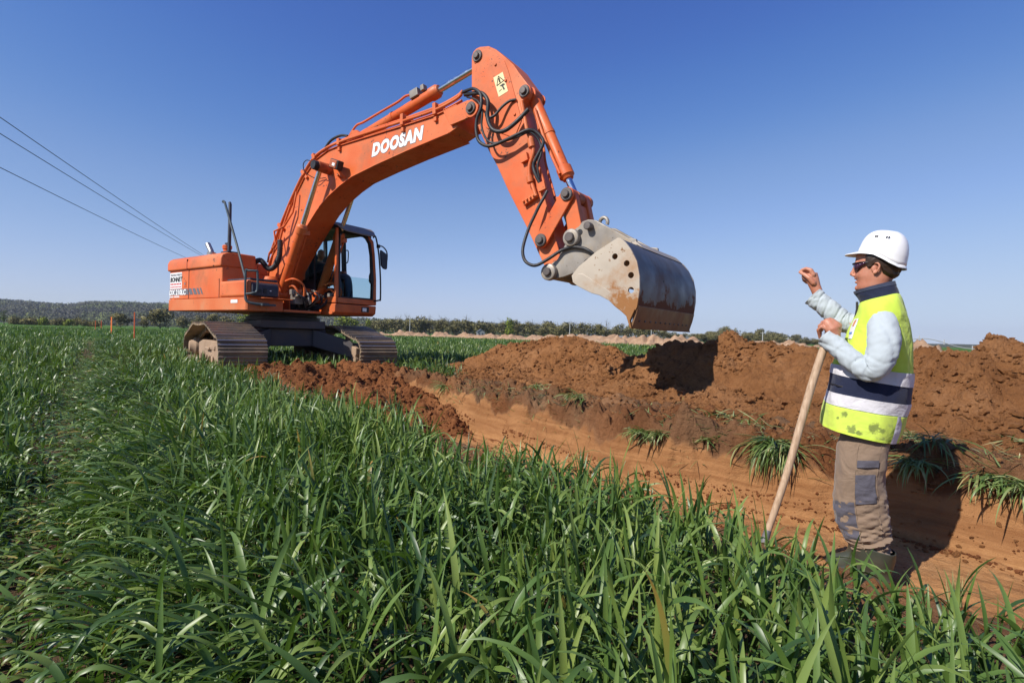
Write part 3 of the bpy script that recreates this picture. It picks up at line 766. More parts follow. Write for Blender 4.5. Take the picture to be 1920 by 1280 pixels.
hr = MB(); hr.tube(spline([(1.0, -1.36, 1.30), (0.98, -1.36, 1.36), (0.98, -1.36, 1.80), (1.02, -1.33, 1.82), (1.10, -1.25, 1.82), (1.12, -1.22, 1.79), (1.12, -1.22, 1.48), (1.09, -1.28, 1.42), (0.99, -1.35, 1.40)], 5), 0.02, 10)
hr.tube(spline([(0.99, -1.36, 1.36), (1.02, -1.34, 1.26), (1.10, -1.2, 1.225), (1.18, -1.02, 1.225)], 5), 0.025, 10); hr.box((1.0, -1.16, 1.20), (1.2, -0.90, 1.235))
hr.build("handrail", [M['teal']], EX)
mt = MB(); mt.lathe([(0.17, 1.30), (0.19, 1.32), (0.19, 1.55), (0.16, 1.62), (0.16, 1.78), (0.12, 1.84)], (0.18, -0.42, 0), (0, 0, 1), 24); mt.box((-0.55, -0.64, 1.30), (0.0, -0.30, 1.72)); mt.box((-0.6, -0.2, 1.30), (-0.1, 0.2, 1.5))
mt.build("swing_motor", [M['orange_worn']], EX, bevel=0.01)

# --- cab
cabm = MB()
cabm.prism([(-0.42, 1.105), (1.24, 1.105), (1.335, 1.16), (1.35, 1.33), (-0.42, 1.33)], 0.285, 1.335)           # base
cabm.prism([(-0.42, 1.345), (1.352, 1.345), (1.355, 1.47), (0.62, 1.47), (0.62, 1.62), (-0.42, 1.78)], 0.285, 0.335) # right lower side
cabm.prism([(-0.42, 1.345), (1.352, 1.345), (1.355, 1.47), (-0.42, 1.47)], 1.285, 1.335)
def bar(a, c, w, h, mi=0, mb=None):
    a = Vector(a); c = Vector(c); d = (c-a).normalized(); s_ = d.cross(Vector((0, 1, 0))); s_ = s_.normalized() if s_.length > 0.2 else Vector((1, 0, 0)); q_ = d.cross(s_).normalized()
    vs = [p+s_*x_*w/2+q_*y_*h/2 for p in (a, c) for x_, y_ in ((-1,-1),(1,-1),(1,1),(-1,1))]
    mb.add(vs, [(3,2,1,0),(4,5,6,7),(0,1,5,4),(1,2,6,5),(2,3,7,6),(3,0,4,7)], mi)
cabm.prism([(0.335, 1.345), (1.285, 1.345), (1.285, 1.46), (0.335, 1.46)], 1.30, 1.355, axis='x')                  # sill under the windscreen
cabm.prism([(0.285, 1.46), (0.37, 1.46), (0.345, 2.30), (0.335, 2.86), (0.285, 2.86)], 1.285, 1.35, axis='x')        # right front pillar
cabm.prism([(1.245, 1.46), (1.335, 1.46), (1.325, 1.9), (1.27, 2.45), (1.225, 2.72), (1.13, 2.80), (1.07, 2.82), (1.10, 2.74), (1.155, 2.68), (1.20, 2.42), (1.255, 1.9)], 1.285, 1.35, axis='x') # left front pillar, bowed
cab = cabm.build("cab", [M['orange_worn']], EX, bevel=0.016)
cf = MB()
cf.prism([(-0.42, 2.86), (1.28, 2.86), (1.25, 2.93), (1.1, 2.985), (-0.3, 2.985), (-0.42, 2.93)], 0.285, 1.27)
cf.prism([(0.285, 2.75), (1.20, 2.78), (1.16, 2.87), (0.285, 2.87)], 1.27, 1.335, axis='x')
rf = cf.build("cab_roof", [M['black']], cab, bevel=0.03)
pl = MB()
bar((-0.38, 0.31, 1.7), (-0.38, 0.31, 2.9), 0.10, 0.05, 0, pl); bar((-0.38, 1.30, 1.4), (-0.38, 1.24, 2.9), 0.10, 0.05, 0, pl)
bar((0.30, 1.31, 1.4), (0.28, 1.245, 2.9), 0.13, 0.05, 0, pl); bar((0.62, 0.31, 1.6), (0.60, 0.305, 2.88), 0.05, 0.04, 0, pl)
bar((-0.38, 0.31, 2.25), (0.6, 0.31, 2.28), 0.03, 0.03, 0, pl)
pl.prism([(0.37, 1.455), (0.385, 1.47), (0.392, 1.56), (0.37, 2.70), (0.42, 2.755), (0.355, 2.76), (0.335, 2.30), (0.362, 1.47)], 1.295, 1.362, axis='x')
pl.prism([(1.21, 1.47), (1.25, 1.47), (1.262, 1.9), (1.205, 2.42), (1.16, 2.66), (1.05, 2.79), (0.95, 2.79), (1.04, 2.745), (1.11, 2.66), (1.165, 2.42), (1.19, 2.05), (1.165, 1.98), (1.165, 1.86), (1.215, 1.80)], 1.28, 1.345, axis='x')
pl.prism([(0.37, 1.455), (1.25, 1.46), (1.22, 1.49), (0.42, 1.485)], 1.295, 1.362, axis='x')
pl.build("window_rubber", [M['black']], cab, bevel=0.008)
gl = MB(); gl.box((1.325, 0.37, 1.47), (1.331, 1.21, 1.905)); gl.build("windscreen", [M['glass']], cab)
gl = MB(); gl.box((-0.34, 0.300, 1.80), (0.60, 0.304, 2.86)); gl.build("side_window", [M['glass']], cab)
gl = MB(); gl.box((0.64, 0.300, 1.65), (1.28, 0.304, 2.80)); gl.build("side_window", [M['glass']], cab)
vs_ = MB()
top = [(1.20, 0.27, 3.00), (1.20, 1.27, 2.995), (1.33, 1.24, 2.93), (1.44, 1.18, 2.855), (1.485, 1.10, 2.815), (1.50, 0.98, 2.795), (1.51, 0.45, 2.80), (1.49, 0.33, 2.82), (1.36, 0.27, 2.92)]
n_ = len(top); vs_.add(top+[(p[0], p[1], p[2]-0.022) for p in top], [tuple(range(n_)), tuple(range(2*n_-1, n_-1, -1))]+[(i, i+n_, (i+1) % n_+n_, (i+1) % n_) for i in range(n_)])
vs_.build("sun_visor", [M['visor']], cab, bevel=0.006)
hl = MB(); hl.box((1.335, 0.94, 1.185), (1.352, 1.14, 1.30)); hlo = hl.build("headlight", [M['black']], cab, bevel=0.008)
MB().box((1.348, 0.965, 1.20), (1.358, 1.07, 1.275)).build("lens", [M['lens']], hlo, bevel=0.006)
gb = MB(); gb.tube(spline([(0.33, 1.25, 2.58), (0.40, 1.25, 2.60), (0.46, 1.25, 2.57), (0.46, 1.25, 2.38), (0.43, 1.25, 2.32), (0.33, 1.25, 2.31)], 4), 0.012, 8)
gb.build("grab_handle", [M['black']], cab)
rl_ = MB(); rl_.tube(spline([(1.36, 1.20, 2.80), (1.45, 1.19, 2.80), (1.50, 1.24, 2.45), (1.50, 1.30, 1.95), (1.50, 1.315, 1.50), (1.48, 1.30, 1.46), (1.36, 1.26, 1.44)], 6), 0.017, 10)
rl_.build("grab_rail", [M['black']], cab)
mr = MB(); mr.tube(spline([(1.50, 1.22, 2.60), (1.50, 1.33, 2.62), (1.50, 1.44, 2.55), (1.50, 1.475, 2.46), (1.50, 1.475, 2.34)], 5), 0.014, 8); mr.box((1.47, 1.20, 2.57), (1.53, 1.25, 2.64))
mro = mr.build("mirror_arm", [M['black']], cab)
mm = MB(); mm.prism([(1.29, 2.54), (1.32, 2.53), (1.46, 2.47), (1.48, 2.42), (1.475, 2.16), (1.45, 2.135), (1.38, 2.145), (1.32, 2.20), (1.285, 2.46)], 1.47, 1.52, axis='x')
mm.build("mirror", [M['navy']], mro, bevel=0.015)
seat = MB(); seat.box((-0.05, 0.58, 1.40), (0.40, 1.02, 1.72)); seat.box((-0.15, 0.58, 1.70), (0.0, 1.02, 2.45)); seat.box((-0.1, 0.36, 1.36), (0.7, 0.52, 1.86)); seat.box((0.8, 0.40, 1.35), (1.25, 1.2, 1.375))
seat.tube([(0.55, 0.52, 1.8), (0.62, 0.53, 2.05)], 0.018); seat.tube([(0.55, 1.0, 1.8), (0.62, 0.99, 2.05)], 0.018); seat.box((0.4, 0.94, 1.5), (0.6, 1.05, 1.82))
seat.tube([(1.0, 0.72, 1.37), (1.12, 0.72, 1.62)], 0.015); seat.tube([(1.0, 0.86, 1.37), (1.12, 0.86, 1.62)], 0.015); seat.box((1.05, 0.52, 1.37), (1.24, 0.62, 1.47))
seat.build("seat", [M['black']], cab, bevel=0.03)

# --- boom
UPB = [(-0.06, 1.60), (-0.16, 1.72), (-0.20, 1.95), (-0.06, 2.32), (0.28, 2.86), (0.69, 3.41), (1.05, 3.81), (1.37, 4.055), (1.75, 4.165), (2.10, 4.19), (2.5, 4.195), (3.78, 4.21), (4.52, 4.225), (4.96, 4.285)]
LOB = [(4.96, 3.955), (4.80, 3.90), (3.86, 3.79), (3.12, 3.685), (2.47, 3.575), (2.13, 3.46), (1.78, 3.305), (1.45, 3.09), (1.12, 2.80), (0.67, 2.37), (0.34, 2.02), (0.20, 1.75), (0.12, 1.60)]
bm_ = MB(); bm_.prism(UPB+LOB, -0.235, 0.235)
boom = bm_.build("boom", [M['orange']], EX, bevel=0.010)
fl = MB()
def ribbon(line, y0, y1, th):
    n = len(line); up = []
    for i in range(n):
        a = Vector(line[max(i-1, 0)]); c = Vector(line[min(i+1, n-1)]); d = (c-a).normalized(); up.append((line[i][0]-d.y*th, line[i][1]+d.x*th))
    return list(line)+up[::-1]
from mathutils import Vector as _V
fl.prism(ribbon(UPB[2:], 0, 0, 0.014), -0.262, 0.262); fl.prism(ribbon(LOB[1:-1], 0, 0, 0.014), -0.262, 0.262)
fl.build_each("flange", [M['orange_worn']], boom)
fk = MB()
for s_ in (-1, 1):
    c0 = (5.282, 4.155); prof = [(4.70, 4.235), (5.20, 4.30)]+[(c0[0]+0.115*math.cos(a), c0[1]+0.115*math.sin(a)) for a in [R(80-170*k/8) for k in range(9)]]+[(5.15, 4.02), (4.86, 3.99)]
    fk.prism(prof, *sorted((s_*0.237, s_*0.285)))
    fk.lathe([(0.135, 0.0), (0.135, 0.012)], (c0[0], s_*0.286, c0[1]), (0, s_, 0), 28)
fk.build_each("boom_fork", [M['orange_worn']], boom, bevel=0.008)
def pin(x, z, y, r, parent, s_=(-1, 1), mat='pin', collar=True, h=0.05):
    for q in s_:
        mb = MB()
        if collar: mb.lathe([(r*1.75, -0.004), (r*1.75, h*0.35), (r*1.6, h*0.5)], (x, q*y, z), (0, q, 0), 24)
        mb.lathe([(r, 0), (r, h), (r*0.85, h+0.008), (0.002, h+0.009)], (x, q*y, z), (0, q, 0), 20)
        mb.build("pin", [M[mat]], parent)
pin(5.282, 4.155, 0.298, 0.052, boom)
text_mesh("lettering", "DOOSAN", 0.285, M['white'], boom, (2.985, -0.2372, 3.852), math.radians(3.2), 0.24, 0.017, sx=0.93, space=1.13)
text_mesh("letter_outline", "DOOSAN", 0.285, M['decal_grey'], boom, (2.985, -0.2358, 3.852), math.radians(3.2), 0.24, 0.026, thick=0.0008, sx=0.93, space=1.13)
# work light on the near side
wl_ = MB(); wl_.box((2.08, -0.46, 3.70), (2.34, -0.33, 3.87), rot=Matrix.Rotation(R(20), 3, 'Y')); wlo = wl_.build("work_light", [M['black']], boom, bevel=0.02)
MB().box((2.11, -0.475, 3.715), (2.31, -0.455, 3.855), rot=Matrix.Rotation(R(20), 3, 'Y')).build("reflector", [M['boss']], wlo, bevel=0.012)
MB().box((2.20, -0.485, 3.735), (2.28, -0.472, 3.79), rot=Matrix.Rotation(R(20), 3, 'Y')).build("lens", [M['lens']], wlo, bevel=0.008)
bk_ = MB(); bk_.tube([(2.22, -0.38, 3.72), (2.27, -0.30, 3.60), (2.28, -0.235, 3.57)], 0.018); bk_.tube([(2.12, -0.235, 3.60), (2.2, -0.36, 3.62)], 0.018); bk_.build("bracket", [M['orange_worn']], wlo)
# cylinder cross pin on the boom
cp_ = MB(); cp_.cyl((1.80, -0.50, 3.80), (1.80, 0.50, 3.80), 0.052); cp_.lathe([(0.10, 0), (0.10, 0.14)], (1.80, -0.36, 3.80), (0, 1, 0)); cp_.lathe([(0.10, 0), (0.10, 0.14)], (1.80, 0.24, 3.80), (0, 1, 0))
cp_.build("cylinder_pin", [M['boss']], boom)
eh = MB(); eh.lathe([(0.075, 0), (0.085, 0.02), (0.085, 0.09), (0.05, 0.10)], (1.80, -0.60, 3.80), (0, 1, 0)); eh.tube(spline([(1.75, -0.55, 3.86), (1.55, -0.56, 3.93), (1.38, -0.52, 3.88), (1.36, -0.45, 3.76), (1.5, -0.34, 3.66), (1.7, -0.25, 3.66)], 6), 0.008, 6)
eh.build("cable_end", [M['black']], boom)

# hydraulic lines along the boom
def offs(line, d):
    out = []
    for i in range(len(line)):
        a = Vector(line[max(i-1, 0)]); c = Vector(line[min(i+1, len(line)-1)]); t = (c-a).normalized(); out.append((line[i][0]-t.y*d, line[i][1]+t.x*d))
    return out
for k, (y, d, i0, i1, r) in enumerate(((-0.275, 0.05, 3, 14, 0.024), (-0.215, 0.095, 3, 14, 0.027), (-0.12, 0.07, 4, 13, 0.022), (0.03, 0.07, 4, 13, 0.022), (0.16, 0.06, 3, 14, 0.024))):
    UPX = UPB+[(5.10, 4.335)]; i1 = i1+1; nn_ = i1-i0; ln = [(x, y, z) for q_, (x, z) in enumerate([offs(UPX[i0:i1], d*(0.9+1.1*max(0, (j-5)/(nn_-5))))[j] for j in range(nn_)])]
    ln = [(x, yy, z) for (x, yy, z) in ln]
    t = MB().tube(spline(ln, 5), r, 10)
    t.build("hydraulic_line", [M['orange_worn']], boom)
cl = MB()
for i in (4, 6, 7, 9, 11, 12):
    x, z = UPB[i]; st_h = 0.125 if i < 10 else 0.19; a = Vector(UPB[i-1]); c = Vector(UPB[i+1]); ang = math.atan2((c-a).y, (c-a).x)
    cl.box((x-0.035, -0.30, z+0.005), (x+0.035, -0.05, z+st_h), rot=Matrix.Rotation(-ang, 3, 'Y'), piv=(x, 0, z))
    cl.box((x-0.03, -0.282, z-0.10), (x+0.03, -0.237, z-0.03), rot=Matrix.Rotation(-ang, 3, 'Y'), piv=(x, 0, z))
cl.build_each("line_clamp", [M['orange_worn']], boom, bevel=0.008)
# bent guard pipes and the corrugated hose at the boom foot
pf = MB()
pf.tube([(0.836,-0.3,3.497),(0.771,-0.33,3.099),(0.565,-0.38,2.835),(0.274,-0.42,2.749),(0.342,-0.42,2.485),(0.115,-0.42,2.318),(0.063,-0.42,2.136)], 0.020, 8)
pf.tube(spline([(0.708,-0.34,3.241),(0.531,-0.36,2.885),(0.442,-0.38,2.623),(0.373,-0.38,2.414)], 4), 0.024, 8)
pf.tube(spline([(0.326,-0.3,2.7),(0.218,-0.3,2.491),(0.01,-0.3,2.287),(-0.121,-0.3,2.073)], 4), 0.02, 8)
pf.build_each("guard_pipe", [M['orange_worn']], boom)
ch_pts = spline([(-0.179,-0.6,2.106),(-0.059,-0.6,2.142),(0.011,-0.55,2.166),(0.044,-0.5,2.116),(0.059,-0.45,2.046),(0.147,-0.42,2.001),(0.248,-0.4,2.031),(0.354,-0.4,2.101),(0.433,-0.4,2.214),(0.465,-0.4,2.372),(0.458,-0.4,2.565)], 8)
ch = MB(); ch.tube(ch_pts, [0.048+0.007*(k % 2) for k in range(len(ch_pts))], 12); ch.build("corrugated_hose", [M['rubber']], boom)

# boom cylinders
def cylinder(name, p0, p1, rb, rr, frac, parent, gland=1.25, eye=0.10, tag_=None):
    """barrel from p0, chromed rod to p1"""
    p0 = Vector(p0); p1 = Vector(p1); d = (p1-p0); L = d.length; d.normalize(); f = frac*L
    mb = MB(); mb.lathe([(rb*0.75, 0.02), (rb, 0.07), (rb, f-0.16), (rb*gland, f-0.15), (rb*gland, f-0.02), (rb*1.05, f), (rb*0.9, f+0.03)], p0, d, 28)
    mb.lathe([(rb*1.1, f*0.45), (rb*1.1, f*0.45+0.05)], p0, d, 28)
    mb.lathe([(eye, -eye*0.9), (eye, eye*0.9)], p0, (0, 1, 0), 24)
    o = mb.build(name, [M['orange_worn']], parent)
    r_ = MB(); r_.cyl(p0+d*(f-0.02), p1, rr, 20); r_.build("piston_rod", [M['chrome']], o)
    e_ = MB(); e_.lathe([(eye*0.95, -eye*0.8), (eye*0.95, eye*0.8)], p1, (0, 1, 0), 24); e_.build("rod_eye", [M['boss']], o)
    return o
for s_ in (-1, 1):
    cy = cylinder("boom_cylinder", (0.58, s_*0.43, 1.47), (1.80, s_*0.43, 3.80), 0.088, 0.046, 0.555, EX)
    pp_ = MB()
    pp_.tube(spline([(0.72, s_*0.43+0.06, 1.60), (0.90, s_*0.43+0.05, 1.64), (0.98, s_*0.43+0.10, 1.54), (0.96, s_*0.43+0.12, 1.38)], 5), 0.022, 10)
    pp_.tube(spline([(0.80, s_*0.43-0.04, 1.72), (1.02, s_*0.43, 1.76), (1.10, s_*0.43+0.16, 1.64), (1.05, s_*0.43+0.20, 1.40)], 5), 0.022, 10)
    pp_.tube([(0.76, s_*0.43+0.12, 1.70), (1.26, s_*0.43+0.11, 2.68)], 0.018, 8)
    pp_.box((1.18, s_*0.43-0.02, 2.60), (1.30, s_*0.43+0.14, 2.68))
    pp_.build("pipe", [M['orange_worn']], cy)
    vb = MB(); vb.box((0.84, s_*0.43+0.04, 1.28), (1.00, s_*0.43+0.22, 1.46)); vb.box((0.90, s_*0.43-0.02, 1.46), (0.98, s_*0.43+0.08, 1.56)); vb.build_each("valve_block", [M['steel']], cy, bevel=0.01)
    hs_ = MB()
    for k in range(3):
        hs_.tube(spline([(0.98, s_*0.43+0.05+0.05*k, 1.52-0.06*k), (1.08, s_*0.30+0.03*k, 1.42), (1.02, s_*0.18+0.04*k, 1.24+0.02*k), (0.86, s_*0.12, 1.20+0.03*k), (0.66, s_*0.10+0.03*k, 1.22)], 6), 0.015, 8)
    hs_.build("hose", [M['rubber']], cy)
rk = random.Random(5)
for k in range(9):
    y0 = -0.34+0.075*k; a_ = (0.90+0.10*rk.random(), y0, 1.22+0.25*rk.random()); c_ = (0.50+0.2*rk.random(), y0*0.4+0.1*rk.random(), 1.18)
    MB().tube(spline([(0.62+0.25*rk.random(), y0+0.12*rk.random(), 1.50+0.12*rk.random()), (0.98+0.10*rk.random(), y0, 1.45), a_, c_], 6), 0.013+0.006*rk.random(), 8).build("hose", [M['rubber' if k % 3 else 'steel']], EX)
for s_ in (-1, 1):
    vv = MB(); vv.box((0.78, s_*0.20-0.07, 1.34), (0.92, s_*0.20+0.07, 1.50)); vv.box((0.82, s_*0.20-0.05, 1.50), (0.90, s_*0.20+0.03, 1.58)); vv.build("valve_block", [M['orange_worn']], EX, bevel=0.012)
ft = MB()
for s_ in (-1, 1):
    for q in (0.30, 0.53): ft.prism([(0.30, 1.14), (0.72, 1.14), (0.70, 1.52), (0.60, 1.60), (0.50, 1.55)], *sorted((s_*q, s_*(q+0.03))))
    ft.prism([(-0.4, 1.28), (0.45, 1.28), (0.12, 1.80), (0.0, 1.84), (-0.12, 1.78)], *sorted((s_*0.245, s_*0.285)))
ft.build_each("boom_bracket", [M['orange_worn']], EX, bevel=0.012)

# --- arm (stick)
ARM = [(5.175, 4.99), (5.20, 5.06), (5.26, 5.095), (5.334, 5.10), (5.497, 5.065), (5.639, 4.975), (5.829, 4.80), (5.965, 4.665), (6.06, 4.53), (6.245, 4.29), (6.255, 4.21), (6.21, 4.135), (6.135, 4.10), (6.115, 4.02), (6.17, 3.834), (6.22, 3.653), (6.52, 2.78), (6.66, 2.355), (6.80, 1.95), (6.86, 1.72), (6.845, 1.62), (6.80, 1.56), (6.73, 1.55), (6.665, 1.59), (6.44, 1.99), (6.27, 2.30), (5.93, 2.86), (5.715, 3.253), (5.548, 3.51), (5.36, 3.85), (5.20, 4.18), (5.19, 4.545)]
arm = MB().prism(ARM, -0.19, 0.19).build("arm", [M['orange']], EX, bevel=0.012)
dp = MB()
RIM = [(5.24, 4.56), (5.285, 4.86), (5.36, 4.97), (5.48, 5.00), (5.62, 4.92), (5.80, 4.74), (5.86, 4.62), (6.12, 3.90), (6.0, 3.86), (5.74, 4.54)]
for s_ in (-1, 1):
    dp.prism([(5.235, 4.50), (5.275, 4.87), (5.345, 4.985), (5.46, 5.025), (5.60, 4.955), (5.80, 4.765), (5.88, 4.60), (6.14, 3.83), (6.02, 3.6), (5.50, 3.85), (5.30, 4.1)], *sorted((s_*0.188, s_*0.202)))
    for c0, r_ in (((5.307, 4.96), 0.105), ((6.18, 4.224), 0.10)):
        dp.lathe([(r_, 0), (r_, 0.014)], (c0[0], s_*0.19, c0[1]), (0, s_, 0), 28)
dp.build_each("side_plate", [M['orange_worn']], arm, bevel=0.006)
pin(5.307, 4.96, 0.203, 0.05, arm); pin(6.18, 4.224, 0.203, 0.05, arm)
DCL = [(5.617,4.558),(5.786,4.599),(5.891,4.296),(5.725,4.251)]
dc = MB().prism(DCL, -0.2055, -0.2025); deco = dc.build("warning_decal", [M['decal_cream']], arm)
def dq(a, c_): # bilinear on the decal
    p0, p1, p2, p3 = [Vector(p) for p in DCL]; v_ = (p0*(1-a)+p1*a)*(1-c_)+(p3*(1-a)+p2*a)*c_; return (v_.x, v_.y)
ik = MB()
tri = [dq(0.5, 0.08), dq(0.9, 0.42), dq(0.12, 0.46)]
for a, c_ in zip(tri, tri[1:]+tri[:1]): ik.tube([(a[0], -0.2065, a[1]), (c_[0], -0.2065, c_[1])], 0.0055, 6)
ik.tube([(dq(0.5, 0.2)[0], -0.2065, dq(0.5, 0.2)[1]), (dq(0.5, 0.38)[0], -0.2065, dq(0.5, 0.38)[1])], 0.012, 6)
ik.prism([dq(0.35, 0.55), dq(0.75, 0.52), dq(0.95, 0.62), dq(0.7, 0.64), dq(0.8, 0.85), dq(0.62, 0.82), dq(0.58, 0.64)], -0.207, -0.2045)
ik.prism([dq(0.2, 0.76), dq(0.5, 0.72), dq(0.5, 0.75), dq(0.2, 0.80)], -0.207, -0.2045)
ik.build("pictogram", [M['ink']], deco)

# lines and clamps on the arm's near side
al = MB()
al.tube(spline([(6.16,-0.24,4.076),(6.222,-0.24,3.824),(6.283,-0.24,3.603),(6.348,-0.24,3.502),(6.38,-0.24,3.326),(6.324,-0.24,3.151),(6.329,-0.24,3.002),(6.396,-0.24,2.83),(6.444,-0.24,2.706)], 5), 0.027, 10)
al.tube(spline([(6.193,-0.17,3.824),(6.333,-0.17,3.392),(6.487,-0.17,2.997),(6.544,-0.17,2.841)], 4), 0.02, 10)
al.build("hydraulic_line", [M['orange_worn']], arm)
ac = MB()
for a, c_, r_ in (((6.33,3.512), (6.361,3.389), 0.05), ((6.329,2.995), (6.35,2.903), 0.05)):
    ac.cyl((a[0], -0.245, a[1]), (c_[0], -0.245, c_[1]), r_, 16)
for (a, c_) in ((6.222,3.276), (6.528,2.829)):
    ac.box((a-0.06, -0.25, c_-0.06), (a+0.06, -0.19, c_+0.06), rot=Matrix.Rotation(R(-15), 3, 'Y'))
x_, z_ = (6.34,2.677)
ac.box((x_-0.12, -0.25, z_-0.03), (x_+0.12, -0.19, z_+0.03), rot=Matrix.Rotation(R(-25), 3, 'Y'))
for k in range(4): ac.cyl((x_-0.09+k*0.055, -0.28, z_-0.02+0.02*k), (x_-0.09+k*0.055, -0.2, z_-0.02+0.02*k), 0.018, 10)
for (a, c_) in [(6.031,4.132),(6.019,3.937),(5.649,4.743),(5.842,4.46),(5.918,4.166)]:
    ac.cyl((a, -0.22, c_), (a, -0.19, c_), 0.022, 10)
ac.build_each("line_clamp", [M['orange_worn']], arm, bevel=0.006)
for k, (pts, r_) in enumerate((
    ([(5.046,-0.22,4.478),(5.204,-0.28,4.449),(5.368,-0.34,4.402),(5.525,-0.38,4.271),(5.558,-0.4,4.071),(5.484,-0.4,3.909),(5.48,-0.4,3.732),(5.545,-0.4,3.573),(5.708,-0.38,3.487),(5.921,-0.36,3.515),(6.174,-0.33,3.581),(6.322,-0.3,3.62),(6.413,-0.25,3.596),(6.502,-0.22,3.501),(6.522,-0.22,3.409),(6.427,-0.24,3.23),(6.387,-0.24,3.134),(6.426,-0.24,3.01),(6.496,-0.22,2.873)], 0.024),
    ([(5.073,-0.2,4.439),(5.368,-0.3,4.355),(5.533,-0.34,4.292),(5.652,-0.36,4.141),(5.649,-0.36,3.927),(5.723,-0.36,3.751),(5.842,-0.35,3.677),(5.978,-0.33,3.686),(6.132,-0.28,3.799),(6.281,-0.24,3.937)], 0.030),
    ([(5.602,-0.34,3.998),(5.634,-0.34,3.922),(5.744,-0.32,3.936),(5.845,-0.28,4.05),(5.945,-0.24,4.125),(6.045,-0.21,4.136)], 0.020),
    ([(5.117,-0.2,4.396),(5.462,-0.36,4.192),(5.564,-0.38,4.007),(5.56,-0.38,3.815),(5.625,-0.38,3.641),(5.739,-0.36,3.534),(5.943,-0.34,3.524),(6.177,-0.32,3.554),(6.336,-0.28,3.594),(6.45,-0.22,3.481),(6.499,-0.22,3.311),(6.457,-0.24,3.13),(6.476,-0.22,2.949)], 0.016),
    ([(6.624,-0.24,2.755),(6.594,-0.27,2.666),(6.539,-0.3,2.55),(6.479,-0.32,2.415),(6.425,-0.35,2.276),(6.399,-0.42,2.078),(6.41,-0.48,1.924),(6.453,-0.5,1.804),(6.532,-0.5,1.735),(6.638,-0.48,1.717),(6.773,-0.42,1.795),(6.893,-0.38,1.877),(6.969,-0.36,1.916),(7.102,-0.36,1.941),(7.25,-0.36,1.917),(7.342,-0.36,1.876),(7.393,-0.34,1.835)], 0.022))):
    MB().tube(spline(pts, 7), r_, 12).build("hose", [M['rubber']], arm)

# arm and bucket cylinders
acy = cylinder("arm_cylinder", (2.36, 0.0, 4.36), (5.307, 0.0, 4.96), 0.092, 0.052, 0.665, EX, 1.2)
am_ = MB(); am_.prism([(2.05, 4.20), (2.75, 4.20), (2.46, 4.44), (2.32, 4.46)], -0.16, -0.11); am_.prism([(2.05, 4.20), (2.75, 4.20), (2.46, 4.44), (2.32, 4.46)], 0.11, 0.16)
am_.tube(spline([(2.15, -0.15, 4.28), (2.4, -0.14, 4.52), (2.62, -0.13, 4.56), (3.1, -0.125, 4.65), (3.5, -0.125, 4.72), (3.66, -0.10, 4.79), (3.78, -0.06, 4.80)], 5), 0.02, 8)
am_.build("pipe", [M['orange_worn']], acy)
av = MB(); av.box((3.76, -0.12, 4.72), (3.95, 0.04, 4.86), rot=Matrix.Rotation(R(-11), 3, 'Y')); av.box((3.99, -0.10, 4.80), (4.07, 0.0, 4.90), rot=Matrix.Rotation(R(-11), 3, 'Y')); av.build_each("valve_block", [M['steel']], acy, bevel=0.012)
bh = MB(); bh.tube(spline([(1.55, -0.22, 4.18), (1.75, -0.2, 4.36), (2.0, -0.17, 4.42), (2.2, -0.15, 4.38)], 6), 0.024, 10); bh.tube(spline([(2.1, -0.05, 4.25), (2.3, -0.12, 4.40), (2.62, -0.13, 4.34), (3.0, -0.13, 4.40)], 6), 0.02, 10); bh.build("hose", [M['rubber']], acy)
bcy = cylinder("bucket_cylinder", (6.19, 0.0, 4.224), (6.95, 0.0, 2.66), 0.084, 0.050, 0.80, EX, 1.3)
bp_ = MB(); bp_.tube([(6.302,-0.11,3.979),(6.354,-0.115,3.839),(6.466,-0.11,3.55),(6.633,-0.11,3.21),(6.744,-0.115,3.001)], 0.022, 10); bp_.tube([(6.33, 0.10, 4.0), (6.72, 0.11, 3.15)], 0.02, 10)
bp_.build("pipe", [M['orange_worn']], bcy)
fp = MB(); fp.tube(spline([(6.241,0,3.956),(6.323,0,3.673),(6.402,0,3.431),(6.425,0,3.276),(6.484,0,3.079),(6.561,0,2.865),(6.599,0,2.741)], 4), 0.017, 8); fp.box((6.62, -0.03, 2.60), (6.78, 0.05, 2.72)); fp.build("hydraulic_line", [M['orange_worn']], arm)
MB().tube(spline([(6.6,0,2.726),(6.673,0,2.605),(6.733,0.05,2.483),(6.778,0.1,2.317),(6.816,0.1,2.202)], 5), 0.022, 10).build("hose", [M['rubber']], arm)

# tipping links
def stadium(a, c, r0, r1, n=9):
    a = Vector(a); c = Vector(c); d = c-a; t = math.atan2(d.y, d.x)
    return [(a.x+r0*math.cos(t+R(90)+R(180)*k/(n-1)), a.y+r0*math.sin(t+R(90)+R(180)*k/(n-1))) for k in range(n)]+[(c.x+r1*math.cos(t-R(90)+R(180)*k/(n-1)), c.y+r1*math.sin(t-R(90)+R(180)*k/(n-1))) for k in range(n)]
for s_ in (-1, 1):
    lk = MB().prism(stadium((6.95, 2.66), (6.566, 2.085), 0.10, 0.105), *sorted((s_*0.235, s_*0.275)))
    lko = lk.build("tipping_link", [M['orange_worn']], EX, bevel=0.012)
    pin(6.95, 2.66, 0.276, 0.05, lko, (s_,)); pin(6.566, 2.085, 0.276, 0.05, lko, (s_,))
hl_ = MB()
for s_ in (-1, 1): hl_.prism(stadium((6.95, 2.66), (7.085, 2.07), 0.095, 0.11), *sorted((s_*0.10, s_*0.225)))
hl_.prism([(6.93, 2.58), (7.05, 2.55), (7.14, 2.14), (7.04, 2.12)], -0.12, 0.12)
hlk = hl_.build("bucket_link", [M['orange_worn']], EX, bevel=0.014)
